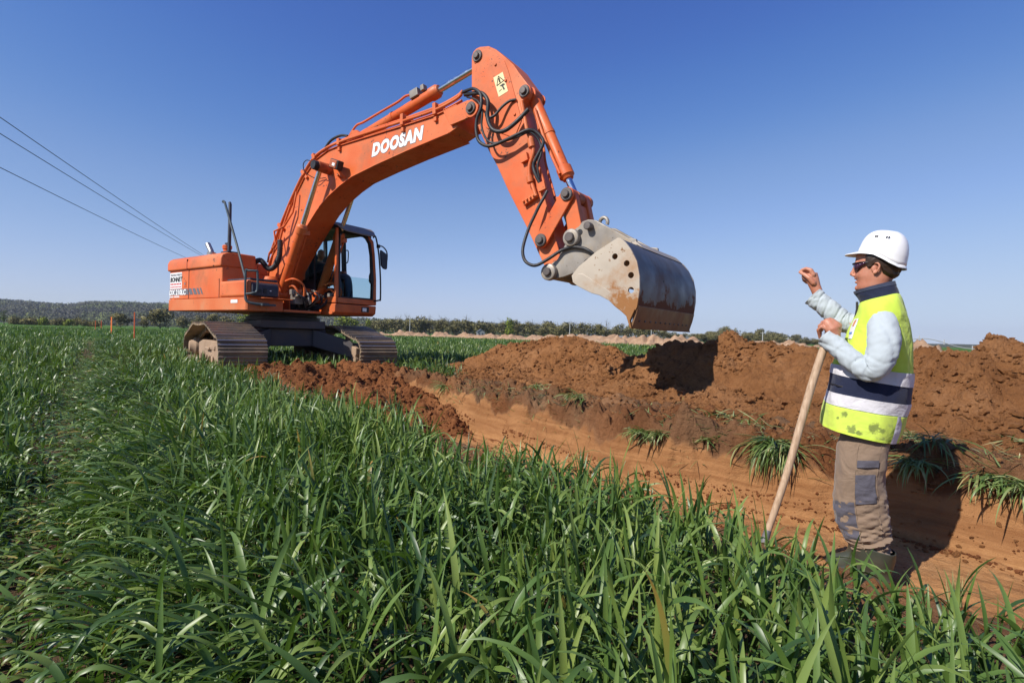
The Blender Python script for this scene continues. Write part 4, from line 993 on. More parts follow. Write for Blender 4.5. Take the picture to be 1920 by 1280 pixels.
fx = MB(); fx.cyl((6.95, -0.24, 2.66), (6.95, 0.24, 2.66), 0.048); fx.lathe([(0.09, 0), (0.09, 0.12)], (6.95, 0.20, 2.66), (0, 1, 0)); fx.build("cross_pin", [M['boss']], hlk)

# --- quick coupler
CP = [(6.665, 1.625), (6.70, 1.70), (6.76, 1.745), (6.86, 1.80), (6.91, 1.885), (6.98, 2.0), (7.0, 2.09), (7.05, 2.145), (7.17, 2.21), (7.215, 2.265), (7.30, 2.285), (7.41, 2.265), (7.567, 2.17), (7.706, 2.09), (7.96, 1.94), (7.86, 1.80), (7.60, 1.63), (7.42, 1.52), (7.25, 1.60), (7.10, 1.60), (6.96, 1.56), (6.84, 1.545), (6.76, 1.53), (6.69, 1.56)]
cpm = MB()
for s_ in (-1, 1):
    cpm.prism(CP, *sorted((s_*0.27, s_*0.325)))
    cpm.lathe([(0.112, 0), (0.112, 0.07), (0.09, 0.08)], (6.765, s_*0.325, 1.632), (0, s_, 0), 28)
    cpm.lathe([(0.115, 0), (0.115, 0.07), (0.095, 0.08)], (7.09, s_*0.325, 2.06), (0, s_, 0), 28)
cpm.prism([(7.10, 1.62), (7.42, 1.55), (7.86, 1.83), (7.80, 1.98), (7.35, 2.05), (7.14, 1.85)], -0.27, 0.27)
cpm.cyl((6.765, -0.30, 1.632), (6.765, 0.30, 1.632), 0.09)
cpl = cpm.build("quick_coupler", [M['steel']], EX, bevel=0.012)
pin(6.765, 1.632, 0.40, 0.055, cpl, collar=False, h=0.035); pin(7.09, 2.06, 0.40, 0.062, cpl, collar=False, h=0.04); pin(7.335, 2.185, 0.326, 0.05, cpl, collar=False, h=0.09)
ho = MB(); ho.lathe([(0.038, 0), (0.038, 0.004)], (7.19, -0.3255, 2.13), (0, -1, 0)); ho.lathe([(0.085, 0), (0.085, 0.004)], (7.33, -0.3255, 1.70), (0, -1, 0)); ho.build_each("hole", [M['black']], cpl)  # solid black discs paint the dark inside of holes
el = MB(); el.tube([(7.47+0.055*math.cos(R(a_)), -0.22, 2.245+0.062*math.sin(R(a_))) for a_ in range(-30, 230, 20)], 0.024, 10); el.build("lifting_eye", [M['steel']], cpl)

# --- bucket
OUT = [(7.469, 1.486), (7.556, 1.575), (7.78, 1.735), (8.00, 1.868), (8.05, 1.868), (8.12, 1.815), (8.19, 1.73), (8.25, 1.61), (8.285, 1.48), (8.297, 1.35), (8.287, 1.22), (8.268, 1.10)]
INN = [(p[0]-0.028, p[1]-0.012) for p in OUT[5:]]; INN = [(7.50, 1.468), (7.58, 1.545), (7.80, 1.70), (8.01, 1.835), (8.04, 1.835), (8.095, 1.795)]+[(p[0]-0.03, p[1]-0.008) for p in OUT[6:]]
bkm = MB()
OA, IA = OUT[3:], INN[3:]
bkm.prism(OUT[3:]+INN[3:][::-1], -0.985, 0.985)
bucket = bkm.build("bucket", [M['bucket_back']], EX, bevel=0.004)
tpp = MB(); tpp.prism(OUT[:4]+INN[:4][::-1], -0.985, 0.985); tpp.prism([(7.75, 1.73), (8.02, 1.885), (8.10, 1.84), (8.06, 1.88), (8.0, 1.93), (7.72, 1.80)], -0.45, 0.985); tpp.build("top_plate", [M['bucket_side']], bucket, bevel=0.006)
lp = MB(); lp.prism([(8.285, 1.135), (8.262, 1.03), (8.215, 0.885), (8.195, 0.89), (8.225, 1.02), (8.25, 1.13)], -1.0, 1.0)
lpo = lp.build("cutting_lip", [M['lip']], bucket, bevel=0.006)
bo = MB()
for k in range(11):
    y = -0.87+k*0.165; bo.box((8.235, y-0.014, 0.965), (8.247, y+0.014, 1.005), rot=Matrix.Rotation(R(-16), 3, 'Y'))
bo.build_each("dark_bolt_mark", [M['black']], lpo)  # black blocks on the lip, the dark of bolt holes put in as colour
SIDE = [(7.469, 1.486), (7.556, 1.585), (7.78, 1.745), (8.027, 1.875), (8.06, 1.87), (8.12, 1.82), (8.18, 1.745), (8.256, 1.606), (8.29, 1.45), (8.295, 1.30), (8.272, 1.12), (8.20, 0.97), (8.225, 0.885), (8.20, 0.90), (8.158, 1.02), (8.10, 1.07), (8.025, 1.123), (7.95, 1.19), (7.835, 1.25), (7.74, 1.275), (7.639, 1.321), (7.55, 1.365), (7.49, 1.41)]
HOLES = [(8.001, 1.673), (8.141, 1.59), (8.194, 1.46), (8.199, 1.299)]
def plate_with_holes(name, outline, holes, hr_, y, th, mat, parent):
    cu = bpy.data.curves.new(name, 'CURVE'); cu.dimensions = '2D'; cu.fill_mode = 'BOTH'; cu.extrude = th/2
    for ps in [outline]+[ring2(h_, hr_, 16) for h_ in holes]:
        s_ = cu.splines.new('POLY'); s_.points.add(len(ps)-1); s_.use_cyclic_u = True
        for p_, q in zip(s_.points, ps): p_.co = (q[0], q[1], 0, 1)
    tmp = bpy.data.objects.new(name, cu); COL.objects.link(tmp); dg = bpy.context.evaluated_depsgraph_get()
    me = bpy.data.meshes.new_from_object(tmp.evaluated_get(dg)); bpy.data.objects.remove(tmp)
    me.materials.clear(); me.materials.append(mat); me.transform(Matrix.Translation((0, y, 0)) @ Matrix.Rotation(R(90), 4, 'X'))
    return link(name, me, parent)
for s_ in (-1, 1):
    plate_with_holes("side_plate", SIDE, HOLES, 0.034, s_*1.0, 0.03, M['bucket_side'], bucket)
    ct = MB(); ct.prism([(7.49, 1.41), (7.55, 1.365), (7.639, 1.321), (7.74, 1.275), (7.835, 1.25), (7.95, 1.19), (8.025, 1.123), (8.10, 1.07), (8.158, 1.02), (8.20, 0.90), (8.225, 0.885), (8.202, 0.97), (8.255, 1.09), (8.10, 1.19), (7.9, 1.33), (7.62, 1.50), (7.56, 1.50)], *sorted((s_*1.016, s_*1.032)))
    ct.build("side_cutter", [M['bucket_side']], bucket, bevel=0.006)
ea = MB()
for s_ in (-1, 1): ea.prism([(7.40, 1.44), (7.52, 1.50), (8.0, 1.86), (7.98, 1.97), (7.85, 1.99), (7.45, 1.74), (7.28, 1.66), (7.24, 1.56), (7.30, 1.47)], *sorted((s_*0.34, s_*0.385)))
ea.cyl((7.33, -0.40, 1.57), (7.33, 0.40, 1.57), 0.045); ea.cyl((7.86, -0.40, 1.90), (7.86, 0.40, 1.90), 0.045)
ea.build_each("mounting_ear", [M['steel']], bucket, bevel=0.008)

# ------------------------------------------------------------------ worker with the spade
M['skin'] = None
m, nt, b = new_mat("sunburnt_skin"); v = coords(nt)
c = mix(nt, ramp(nt, noise_t(nt, v, 14, 4, 0.6), [(0.35, 0.0), (0.7, 1.0)]), (0.44, 0.165, 0.095), (0.53, 0.245, 0.16))
nt.links.new(c, b.inputs["Base Color"]); b.inputs["Roughness"].default_value = 0.5
b.inputs["Subsurface Weight"].default_value = 0.12; b.inputs["Subsurface Radius"].default_value = (0.012, 0.004, 0.002)
bump(nt, b, noise_t(nt, v, 260, 4, 0.6), 0.12, 0.003); M['skin'] = m
HIVIS = (0.54, 0.70, 0.075)
M['hivis'] = cloth("hi_vis_yellow", HIVIS, 0.7, 0.45, 9, var=0.05)
M['hivis_dirty'] = cloth("stained_hi_vis_yellow", (0.56, 0.70, 0.10), 0.75, 0.4, 9, stain=(0.30, 0.36, 0.10), stain_scale=9.0, var=0.06)
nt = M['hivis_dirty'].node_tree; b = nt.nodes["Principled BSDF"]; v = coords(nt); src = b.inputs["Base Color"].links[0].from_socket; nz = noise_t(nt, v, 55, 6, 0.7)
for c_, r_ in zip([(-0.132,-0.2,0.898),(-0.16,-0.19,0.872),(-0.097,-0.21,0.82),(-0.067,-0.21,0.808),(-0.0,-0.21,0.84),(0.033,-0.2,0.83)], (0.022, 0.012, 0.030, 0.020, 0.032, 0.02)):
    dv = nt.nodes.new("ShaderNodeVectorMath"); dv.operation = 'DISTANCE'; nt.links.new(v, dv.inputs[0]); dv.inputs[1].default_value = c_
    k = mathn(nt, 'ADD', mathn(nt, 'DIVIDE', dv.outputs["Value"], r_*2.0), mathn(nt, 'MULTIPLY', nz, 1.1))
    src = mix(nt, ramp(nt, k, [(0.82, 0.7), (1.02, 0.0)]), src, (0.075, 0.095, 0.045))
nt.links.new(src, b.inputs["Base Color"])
M['navy_cloth'] = cloth("navy_cloth", (0.017, 0.022, 0.052), 0.8, 0.55, 8)
M['collar_cloth'] = cloth("navy_collar_cloth", (0.045, 0.055, 0.095), 0.8, 0.4, 12)
M['silver'] = cloth("reflective_band", (0.60, 0.58, 0.60), 0.45, 0.35, 16, var=0.08, fine=120)
M['shirt'] = cloth("pale_blue_grey_shirt", (0.43, 0.475, 0.50), 0.9, 0.28, 7, var=0.05)
M['trouser'] = cloth("taupe_work_trousers", (0.235, 0.165, 0.115), 0.9, 0.6, 9, var=0.10)
M['patch'] = cloth("grey_blue_patch", (0.098, 0.092, 0.112), 0.9, 0.55, 10, stain=(0.26, 0.19, 0.14), stain_scale=3.5, var=0.12)
M['boot'] = paint("olive_rubber_boot", (0.050, 0.055, 0.040), 0.38, (0.20, 0.15, 0.10), 0.35, 5)
M['helmet'] = paint("white_helmet_shell", (0.82, 0.81, 0.81), 0.28, (0.5, 0.45, 0.4), 0.10, 6)
M['strap'] = paint("pale_headband", (0.62, 0.66, 0.58), 0.5, (0.4, 0.36, 0.3), 0.2, 9)
M['hair'] = paint("dark_brown_hair", (0.030, 0.016, 0.010), 0.42, (0.075, 0.04, 0.025), 0.7, 22)
m, nt, b = new_mat("dark_lens"); b.inputs["Base Color"].default_value = (0.035, 0.008, 0.025, 1); b.inputs["Roughness"].default_value = 0.06; b.inputs["Specular IOR Level"].default_value = 0.8; M['shades'] = m
m, nt, b = new_mat("worn_ash_wood"); v = coords(nt)
mp = nd(nt, "ShaderNodeMapping"); mp.inputs["Scale"].default_value = (30, 30, 1.6); nt.links.new(v, mp.inputs[0])
c = ramp(nt, noise_t(nt, mp.outputs[0], 3.0, 6, 0.6), [(0.3, (0.30, 0.185, 0.105)), (0.55, (0.46, 0.315, 0.20)), (0.75, (0.56, 0.42, 0.29))])
nt.links.new(c, b.inputs["Base Color"]); b.inputs["Roughness"].default_value = 0.6; M['wood'] = m
M['spade'] = paint("grey_spade_steel", (0.20, 0.20, 0.21), 0.45, (0.35, 0.22, 0.13), 0.7, 9, metal=0.5)

WK = empty("person", (1.953, 2.85, -0.48), -0.6008, "worker in white hard hat and yellow vest, one fist on a spade, other hand raised", "person")

def rows_spline(rows, nv):
    """rows: ((F xyz), (B xyz), half depth) -> smooth interpolation along v"""
    A_ = np.array([list(r[0])+list(r[1])+[r[2]] for r in rows], float); n = len(A_); out = []
    for k in range(nv):
        f = k/(nv-1)*(n-1); i = min(int(f), n-2); t = f-i
        p0, p1, p2, p3 = A_[max(i-1, 0)], A_[i], A_[i+1], A_[min(i+2, n-1)]
        out.append(0.5*((2*p1)+(p2-p0)*t+(2*p0-5*p1+4*p2-p3)*t*t+(3*p1-p0-3*p2+p3)*t**3))
    return np.array(out)
def row_pt(a, u_, ex=1.0):
    """point on a row: u=0 back, pi front, -pi/2 the side towards the camera"""
    F_, B_, w = a[0:3], a[3:6], a[6]
    cu, su = math.cos(u_), math.sin(u_)
    cu = math.copysign(abs(cu)**ex, cu); su = math.copysign(abs(su)**ex, su)
    return (F_+B_)/2+(B_-F_)/2*cu+np.array([0, w*su, 0])
def loft(name, rows, mat, parent, nu=64, nv=60, u0=0.0, u1=2*math.pi, v0=0.0, v1=1.0, off=0.0, wr=None, ex=1.0, closed=None, caps=False, thick=0.0):
    R_ = rows_spline(rows, 241); closed = (abs(u1-u0-2*math.pi) < 1e-6) if closed is None else closed
    n_u = nu if closed else nu+1; vs = np.zeros((nv+1, n_u, 3))
    for j in range(nv+1):
        f = (v0+(v1-v0)*j/nv)*240; i = min(int(f), 239); a = R_[i]*(1-(f-i))+R_[i+1]*(f-i); cen = (a[0:3]+a[3:6])/2
        for k in range(n_u):
            u_ = u0+(u1-u0)*k/nu; p = row_pt(a, u_, ex); d = p-cen; L = np.linalg.norm(d[:2])+1e-9
            o = off+(wr(u_, v0+(v1-v0)*j/nv) if wr else 0.0)
            vs[j, k] = p+d/L*o
    idx = np.arange((nv+1)*n_u).reshape(nv+1, n_u); fs = []
    for j in range(nv):
        for k in range(nu if closed else nu):
            k2 = (k+1) % n_u
            if not closed and k2 == 0: continue
            fs.append((idx[j, k], idx[j, k2], idx[j+1, k2], idx[j+1, k]))
    mb = MB(); mb.add(vs.reshape(-1, 3).tolist(), fs)
    if caps: mb.f.append(tuple(idx[0, ::-1])); mb.f.append(tuple(idx[-1])); mb.m += [0, 0]
    o = mb.build(name, mat if isinstance(mat, list) else [mat], parent, angle=60)
    if thick:
        s_ = o.modifiers.new("solid", 'SOLIDIFY'); s_.thickness = thick; s_.offset = -1
    return o
def n3(x, y, z, s=1): return mnoise.noise(Vector((x*s, y*s, z*s)))
def folds(seed, amp, fu, fv, slant=0.0):
    def f(u_, v_):
        a = n3(math.cos(u_)*fu+seed, math.sin(u_)*fu, v_*fv+slant*u_)
        return amp*(a+0.5*n3(math.cos(u_)*fu*2+seed+9, math.sin(u_)*fu*2, v_*fv*2.1+slant*u_*2))
    return f

# --- body: head, neck, hands (and the frame inside the clothes) fused into one skin surface
bb = MB()
HEAD = [
 ((-0.071,0,1.54),(0.035,0,1.548),0.052), ((-0.098,0,1.553),(0.04,0,1.562),0.058), ((-0.103,0,1.569),(0.046,0,1.576),0.063), ((-0.101,0,1.59),(0.052,0,1.596),0.066),
 ((-0.103,0,1.607),(0.059,0,1.61),0.068), ((-0.112,0,1.628),(0.068,0,1.626),0.07), ((-0.11,0,1.654),(0.076,0,1.645),0.072), ((-0.109,0,1.677),(0.08,0,1.668),0.075),
 ((-0.114,0,1.698),(0.082,0,1.681),0.076), ((-0.112,0,1.724),(0.079,0,1.701),0.077), ((-0.104,0,1.758),(0.071,0,1.73),0.073), ((-0.08,0,1.782),(0.052,0,1.759),0.055), ((-0.04,0,1.794),(0.019,0,1.784),0.02)]
HR_ = rows_spline(HEAD, 40); hv = []; hf = []
for j in range(40):
    for k in range(40): hv.append(tuple(row_pt(HR_[j], 2*math.pi*k/40, 0.88)))
for j in range(39):
    for k in range(40): hf.append((j*40+k, j*40+(k+1) % 40, (j+1)*40+(k+1) % 40, (j+1)*40+k))
hf.append(tuple(range(39, -1, -1))); hf.append(tuple(range(39*40, 40*40))); bb.add(hv, hf)
def caps_chain(mb, pts, rad, n=12):
    """tapered limb with rounded ends"""
    pts = [Vector(p) for p in pts]; d0 = (pts[0]-pts[1]).normalized(); d1 = (pts[-1]-pts[-2]).normalized()
    P2 = [pts[0]+d0*rad[0]*0.95, pts[0]+d0*rad[0]*0.7]+pts+[pts[-1]+d1*rad[-1]*0.7, pts[-1]+d1*rad[-1]*0.95]
    R2 = [rad[0]*0.3, rad[0]*0.72]+list(rad)+[rad[-1]*0.72, rad[-1]*0.3]
    mb.tube(P2, R2, n)
def ball(mb, c, r, sx=1, sy=1, sz=1, rot=None):
    b_ = bmesh.new(); bmesh.ops.create_icosphere(b_, subdivisions=2, radius=1)
    vs = [Vector((v.co.x*r*sx, v.co.y*r*sy, v.co.z*r*sz)) for v in b_.verts]
    if rot is not None: vs = [rot @ q for q in vs]
    fs = [[q.index for q in f.verts] for f in b_.faces]; b_.free()
    mb.add([q+Vector(c) for q in vs], fs)
caps_chain(bb, [(-0.111,0,1.683),(-0.119,0,1.66),(-0.126,0,1.644)], [0.010, 0.010, 0.0115])
ball(bb, (-0.118,-0.009,1.634), 0.008); ball(bb, (-0.119,0.009,1.636), 0.008)
ball(bb, (-0.107,0,1.619), 0.0090, 1.0, 1.9, 0.70); ball(bb, (-0.104,0,1.598), 0.0092, 1.0, 1.7, 0.75); ball(bb, (-0.094,0,1.566), 0.020, 0.95, 1.15, 0.85)
ball(bb, (-0.105,-0.028,1.701), 0.011, 0.9, 2.2, 0.8); ball(bb, (-0.107,0.028,1.708), 0.011, 0.9, 2.2, 0.8)
ball(bb, (-0.082,-0.04,1.639), 0.018, 0.7, 0.9, 1.1); ball(bb, (-0.084,0.04,1.648), 0.018, 0.7, 0.9, 1.1)
for s_ in (-1, 1):                                                   # ears
    e0 = Vector((-0.024,0,1.661))
    hx = [(0.006, -0.022), (-0.013, -0.006), (-0.015, 0.012), (-0.004, 0.026), (0.012, 0.026), (0.021, 0.012), (0.018, -0.004), (0.010, -0.018), (0.002, -0.028)]
    bb.tube(spline([(e0.x+a, s_*(0.079+0.010*(a+0.015)/0.035), e0.z+c_) for a, c_ in hx[3:]], 4), 0.0055, 8)
    ball(bb, (e0.x-0.002, s_*0.076, e0.z), 0.019, 0.7, 0.35, 1.15); ball(bb, (e0.x-0.001, s_*0.080, e0.z-0.024), 0.009, 0.8, 0.5, 1.0)
bb.tube([(-0.022,0,1.578),(-0.011,0,1.53),(0.001,0,1.45)], [0.052, 0.055, 0.065], 20)
bb.tube([(0.0,0,1.464),(0.009,0,1.336),(-0.004,0,1.107),(-0.029,0,0.847),(-0.045,0,0.73)], [0.07, 0.10, 0.10, 0.10, 0.09], 16)
for dy in (-0.09, 0.09):
    bb.tube([Vector(p)+Vector((0, dy, 0)) for p in [(-0.047,0,0.773),(-0.042,0,0.441),(0.005,0,0.134),(0.021,0,0.081)]], [0.06, 0.045, 0.035, 0.03], 12)
# near arm and its fist closed on the end of the handle
bb.tube([(0.018,-0.12,1.41),(0.013,-0.2,1.318),(-0.021,-0.235,1.133),(-0.124,-0.215,1.197),(-0.194,-0.185,1.278)], [0.05, 0.045, 0.04, 0.034, 0.028], 12)
HT0 = Vector((-0.205,-0.15,1.355))                                # top of the handle
WR = Vector((-0.185,-0.185,1.303))
caps_chain(bb, [WR, (-0.2,-0.19,1.337), (-0.218,-0.19,1.365)], [0.028, 0.036, 0.030], 14)
caps_chain(bb, [(-0.184,-0.185,1.351),(-0.209,-0.18,1.373)], [0.026, 0.026], 12)
for k, (a, m_, e_, dy) in enumerate((((1541,613), (1534.5,619), (1538,634), -.205), ((1543,606), (1536,611), (1537,627), -.180), ((1548,601.5), (1541,604), (1539,619), -.155), ((1556,600), (1549,600), (1545,612), -.132))):
    def pp3(q, dy_): return (HT0.x+(q[0]-1559)*0.0023, dy_, HT0.z-(q[1]-611)*0.00282)
    caps_chain(bb, [pp3((a[0]+9, a[1]+4), dy), pp3(a, dy-0.006), pp3(m_, dy+0.004), pp3(e_, dy+0.028)], [0.0125, 0.0115, 0.0105, 0.0090], 10)
caps_chain(bb, [pp3((1574, 622), -.18), pp3((1575, 609), -.165), pp3((1566, 603), -.135)], [0.014, 0.0125, 0.0095], 10)
# far arm, hand raised with thumb and forefinger pinched
bb.tube([(-0.017,0.12,1.403),(-0.087,0.17,1.381),(-0.166,0.2,1.39),(-0.255,0.2,1.478),(-0.304,0.2,1.558)], [0.05, 0.045, 0.04, 0.034, 0.029], 12)
def q3(px, py, dy=0.2): return (HT1.x+(px-1525)*0.00262, dy, HT1.z-(py-520)*0.00315)
HT1 = Vector((-0.329,0.2,1.654))
bb.tube([q3(1536, 552), q3(1529, 537), q3(1523.5, 524), q3(1522, 512)], [0.029, 0.031, 0.036, 0.030], 14)
caps_chain(bb, [q3(1526, 516, .172), q3(1521, 507, .168), q3(1511, 503.5, .176), q3(1503, 505.5, .182), q3(1498, 509.5, .186)], [0.0145, 0.0125, 0.0108, 0.0098, 0.0085], 12)
caps_chain(bb, [q3(1527, 532, .168), q3(1518, 522, .160), q3(1509, 515.5, .168), q3(1500.5, 511, .180)], [0.0165, 0.0135, 0.0118, 0.0092], 12)
for dy, dz in ((.196, 0), (.219, 2.0), (.240, 4.5)):
    caps_chain(bb, [q3(1524, 515+dz, dy), q3(1516, 508+dz, dy), q3(1506, 510+dz, dy), q3(1504.5, 519+dz, dy), q3(1511, 524+dz, dy-.004)], [0.0135, 0.0120, 0.0108, 0.0100, 0.0088], 10)
tmp = bb.build("body", [M['skin']], None, smooth=False)
rm = tmp.modifiers.new("fuse", 'REMESH'); rm.mode = 'VOXEL'; rm.voxel_size = 0.0032; rm.use_smooth_shade = True
sm_ = tmp.modifiers.new("soft", 'SMOOTH'); sm_.factor = 0.5; sm_.iterations = 3
dg = bpy.context.evaluated_depsgraph_get(); me = bpy.data.meshes.new_from_object(tmp.evaluated_get(dg)); bpy.data.objects.remove(tmp)
me.name = "body"; me.materials.clear(); me.materials.append(M['skin']); me.polygons.foreach_set("use_smooth", [True]*len(me.polygons))
body = link("body", me, WK)

# --- hair under the helmet
hb = []; hfc = []; NJ, NK = 30, 44
for j in range(NJ):
    for k in range(NK+1):
        u_ = R(-118)+R(236)*k/NK; side = abs(math.degrees(u_))
        low = np.interp(side, [0, 35, 60, 75, 84, 92, 104, 112, 118], [0.345, 0.335, 0.40, 0.46, 0.60, 0.66, 0.52, 0.56, 0.78]); f = (low+(0.84-low)*j/(NJ-1))*39
        i = min(int(f), 38); a = HR_[i]*(1-(f-i))+HR_[i+1]*(f-i); p = row_pt(a, u_, 0.88); cen = (a[0:3]+a[3:6])/2; d = (p-cen)/(np.linalg.norm(p-cen)+1e-9)
        st_ = 0.011*min(1, j/3)*(1 if 0 < k < NK else 0)+0.005*n3(p[0]*60+p[2]*30, p[1]*60, p[2]*14)+0.003*n3(p[0]*140+p[2]*60, p[1]*140, p[2]*30)
        hb.append(tuple(p+d*(0.001+max(st_, 0))))
for j in range(NJ-1):
    for k in range(NK):
        a = j*(NK+1)+k; hfc.append((a, a+1, a+NK+2, a+NK+1))
MB().add(hb, hfc).build("hair", [M['hair']], WK, angle=180)

# --- helmet
def ptz(v_): return v_
h0 = Vector((0.004,0,1.714)); tilt = math.atan2(-16*0.00285, 98*0.00235)
def hp(x, y, z): return (h0.x+x*math.cos(tilt)-z*math.sin(tilt), y, h0.z+x*math.sin(tilt)+z*math.cos(tilt))
hv = []; hf = []; NA, NT = 72, 26; HA, HB, HH = 0.1150, 0.104, 0.152
def zb(x): return float(np.interp(x, [-0.117, -0.075, -0.033, 0.0, 0.033, 0.075, 0.117], [0.022, 0.026, 0.022, 0.006, -0.012, -0.026, -0.024]))
for j in range(NT+1):
    for k in range(NA):
        a = 2*math.pi*k/NA; ca, sa = math.cos(a), math.sin(a); ph = j/NT*math.pi/2
        rr = math.cos(ph)**(2/2.7); zz = math.sin(ph)**(2/2.5)
        ex_ = 0.9; x = HA*math.copysign(abs(ca)**ex_, ca)*rr; y = HB*math.copysign(abs(sa)**ex_, sa)*rr
        b0 = zb(HA*ca); z = b0+(HH-b0)*zz
        if ca < 0: x = x*(1-0.10*zz*(1-zz)*4*0.35)
        rib = 0.004*math.exp(-(y/0.022)**2)*(1 if j > 4 else 0)*min(1, (NT-j)/6+0.4)
        grv = -0.002*math.exp(-((z-b0-0.030)/0.003)**2)
        nrm = Vector((x, y, z-0.0)).normalized(); x += nrm.x*(grv)+0; y += nrm.y*grv; z += rib
        hv.append(hp(x, y, z))
for j in range(NT):
    for k in range(NA): hf.append((j*NA+k, j*NA+(k+1) % NA, (j+1)*NA+(k+1) % NA, (j+1)*NA+k))
hm = MB().add(hv, hf)
brim = []                                                              # rim with the long front peak
for k in range(NA):
    a = 2*math.pi*k/NA; ca, sa = math.cos(a), math.sin(a); b0 = zb(HA*ca)
    x = HA*math.copysign(abs(ca)**0.9, ca); y = HB*math.copysign(abs(sa)**0.9, sa)
    pk = max(0, -ca)**2.2*0.049+0.006; brim.append(((x, y, b0+0.003), (x+ca*pk*1.0, y+sa*pk*0.55, b0-0.004-0.24*max(0, pk-0.006)*(1 if ca < 0 else 0)-0.004)))
vs = [hp(*p[0]) for p in brim]+[hp(*p[1]) for p in brim]+[hp(p[1][0], p[1][1], p[1][2]-0.004) for p in brim]+[hp(p[0][0]*0.97, p[0][1]*0.97, p[0][2]-0.006) for p in brim]
fs = [(r*NA+k, r*NA+(k+1) % NA, (r+1)*NA+(k+1) % NA, (r+1)*NA+k) for r in range(3) for k in range(NA)]
hm.add(vs, fs)
helm = hm.build("helmet", [M['helmet']], WK, angle=50)
so = helm.modifiers.new("solid", 'SOLIDIFY'); so.thickness = 0.003; so.offset = -1
vm = MB()
for px_, dx in ((1631, 0), (1634.5, 0), (1652, 0), (1656.5, 0)):
    x = (px_-1652.7)*0.00232; z = 0.106; y = -HB*(max(0.0, 1-abs(x/HA)**2.6-(z/HH)**2.5))**(1/2.3)
    vm.box((x-0.0022, y-0.010, z-0.006), (x+0.0022, y+0.010, z+0.006), rot=Matrix.Rotation(R(12), 3, 'Y'))
vm.v = [hp(*p) for p in vm.v]; vm.build("dark_vent_mark", [M['black']], helm)  # black blocks on the shell colour in the dark of the vents
sp_ = MB(); cl_ = []
for k in range(25):
    a = R(-100+200*k/24); cl_.append(hp(0.098*math.cos(a)-0.004, 0.082*math.sin(a), -0.030-0.026*max(0, math.cos(a))))
for q in range(len(cl_)-1):
    a, c_ = cl_[q], cl_[q+1]; sp_.add([a, c_, (c_[0], c_[1], c_[2]+0.030), (a[0], a[1], a[2]+0.030)], [(0, 1, 2, 3)])
sp_o = sp_.build("headband", [M['strap']], helm); s_ = sp_o.modifiers.new("solid", 'SOLIDIFY'); s_.thickness = 0.003

# --- sunglasses
sg = MB(); gx = Vector((-0.049,0,1.694)).x; zt = Vector((-0.049,0,1.696)).z
for s_ in (-1, 1):
    ring = []
    for k in range(13):
        ph = R(4+74*k/12); x = gx-0.0745*math.cos(ph); y = s_*0.0790*math.sin(ph); low = np.interp(k, [0, 2, 4, 6, 9, 12], [0.014, 0.034, 0.044, 0.040, 0.022, 0.010]); ring.append((x, y, low))
    for k in range(12):
        (x0, y0, l0), (x1, y1, l1) = ring[k], ring[k+1]
        sg.add([(x0, y0, zt), (x1, y1, zt), (x1+0.004, y1, zt-l1), (x0+0.004, y0, zt-l0)], [(0, 1, 2, 3)] if s_ < 0 else [(3, 2, 1, 0)])
gls = sg.build("sunglasses", [M['shades']], WK, angle=80); s2 = gls.modifiers.new("solid", 'SOLIDIFY'); s2.thickness = 0.0025; s2.offset = 1
fr_ = MB()
for s_ in (-1, 1):
    fr_.tube([(gx-0.0755*math.cos(R(3+78*k/10)), s_*0.080*math.sin(R(3+78*k/10)), zt+0.001) for k in range(11)], 0.0032, 8)
    fr_.tube([(gx-0.016, s_*0.081, zt-0.003), (gx+0.010, s_*0.083, zt-0.003), (gx+0.026, s_*0.082, zt-0.008)], [0.004, 0.0032, 0.0028], 8)
fr_.build("glasses_frame", [M['black']], gls)

# --- vest
VR = [((-0.244,0,0.817),(0.101,0,0.758),0.214), ((-0.242,0,0.883),(0.122,0,0.831),0.212), ((-0.235,0,0.944),(0.133,0,0.899),0.206), ((-0.222,0,1.007),(0.145,0,0.961),0.203),
      ((-0.21,0,1.103),(0.151,0,1.048),0.202), ((-0.198,0,1.146),(0.154,0,1.112),0.2), ((-0.175,0,1.215),(0.154,0,1.2),0.198), ((-0.151,0,1.275),(0.151,0,1.283),0.194),
      ((-0.129,0,1.342),(0.14,0,1.363),0.19), ((-0.11,0,1.398),(0.125,0,1.432),0.186), ((-0.098,0,1.442),(0.108,0,1.488),0.165), ((-0.091,0,1.471),(0.093,0,1.522),0.12), ((-0.084,0,1.488),(0.084,0,1.536),0.082)]
NR = len(VR)-1
vf0 = folds(3, 0.011, 1.3, 4.0, 0.7); vf1 = folds(17, 0.005, 3.4, 9.0, 1.6)
vf = lambda u_, v_: vf0(u_, v_)+vf1(u_, v_)
def vwr(u_, v_):
    k = 1.0 if v_ < 0.75 else max(0.2, (1-v_)*4)
    pl = 0.006*math.sin(9*u_+7*v_)*max(0, 1-abs(v_-0.55)/0.22)*max(0, math.sin(-u_))      # pleats where the arm pulls
    return k*vf(u_, v_)+pl
VEX = 0.86
vest = loft("vest", VR, M['hivis'], WK, 96, 60, v0=1.9/NR, v1=1.0, wr=vwr, ex=VEX, off=0.0)
lo_ = loft("vest_hem", VR, M['hivis_dirty'], vest, 96, 24, v0=0.0, v1=1.95/NR, wr=vwr, ex=VEX, off=0.004, thick=0.004)
loft("hem_binding", VR, M['hivis'], vest, 96, 3, v0=0.0, v1=0.25/NR, wr=vwr, ex=VEX, off=0.005)
loft("navy_band", VR, M['navy_cloth'], vest, 96, 16, v0=2.95/NR, v1=4.05/NR, wr=vwr, ex=VEX, off=0.002)
loft("reflective_strip", VR, M['silver'], vest, 96, 8, v0=2.0/NR, v1=3.0/NR, wr=vwr, ex=VEX, off=0.0045)
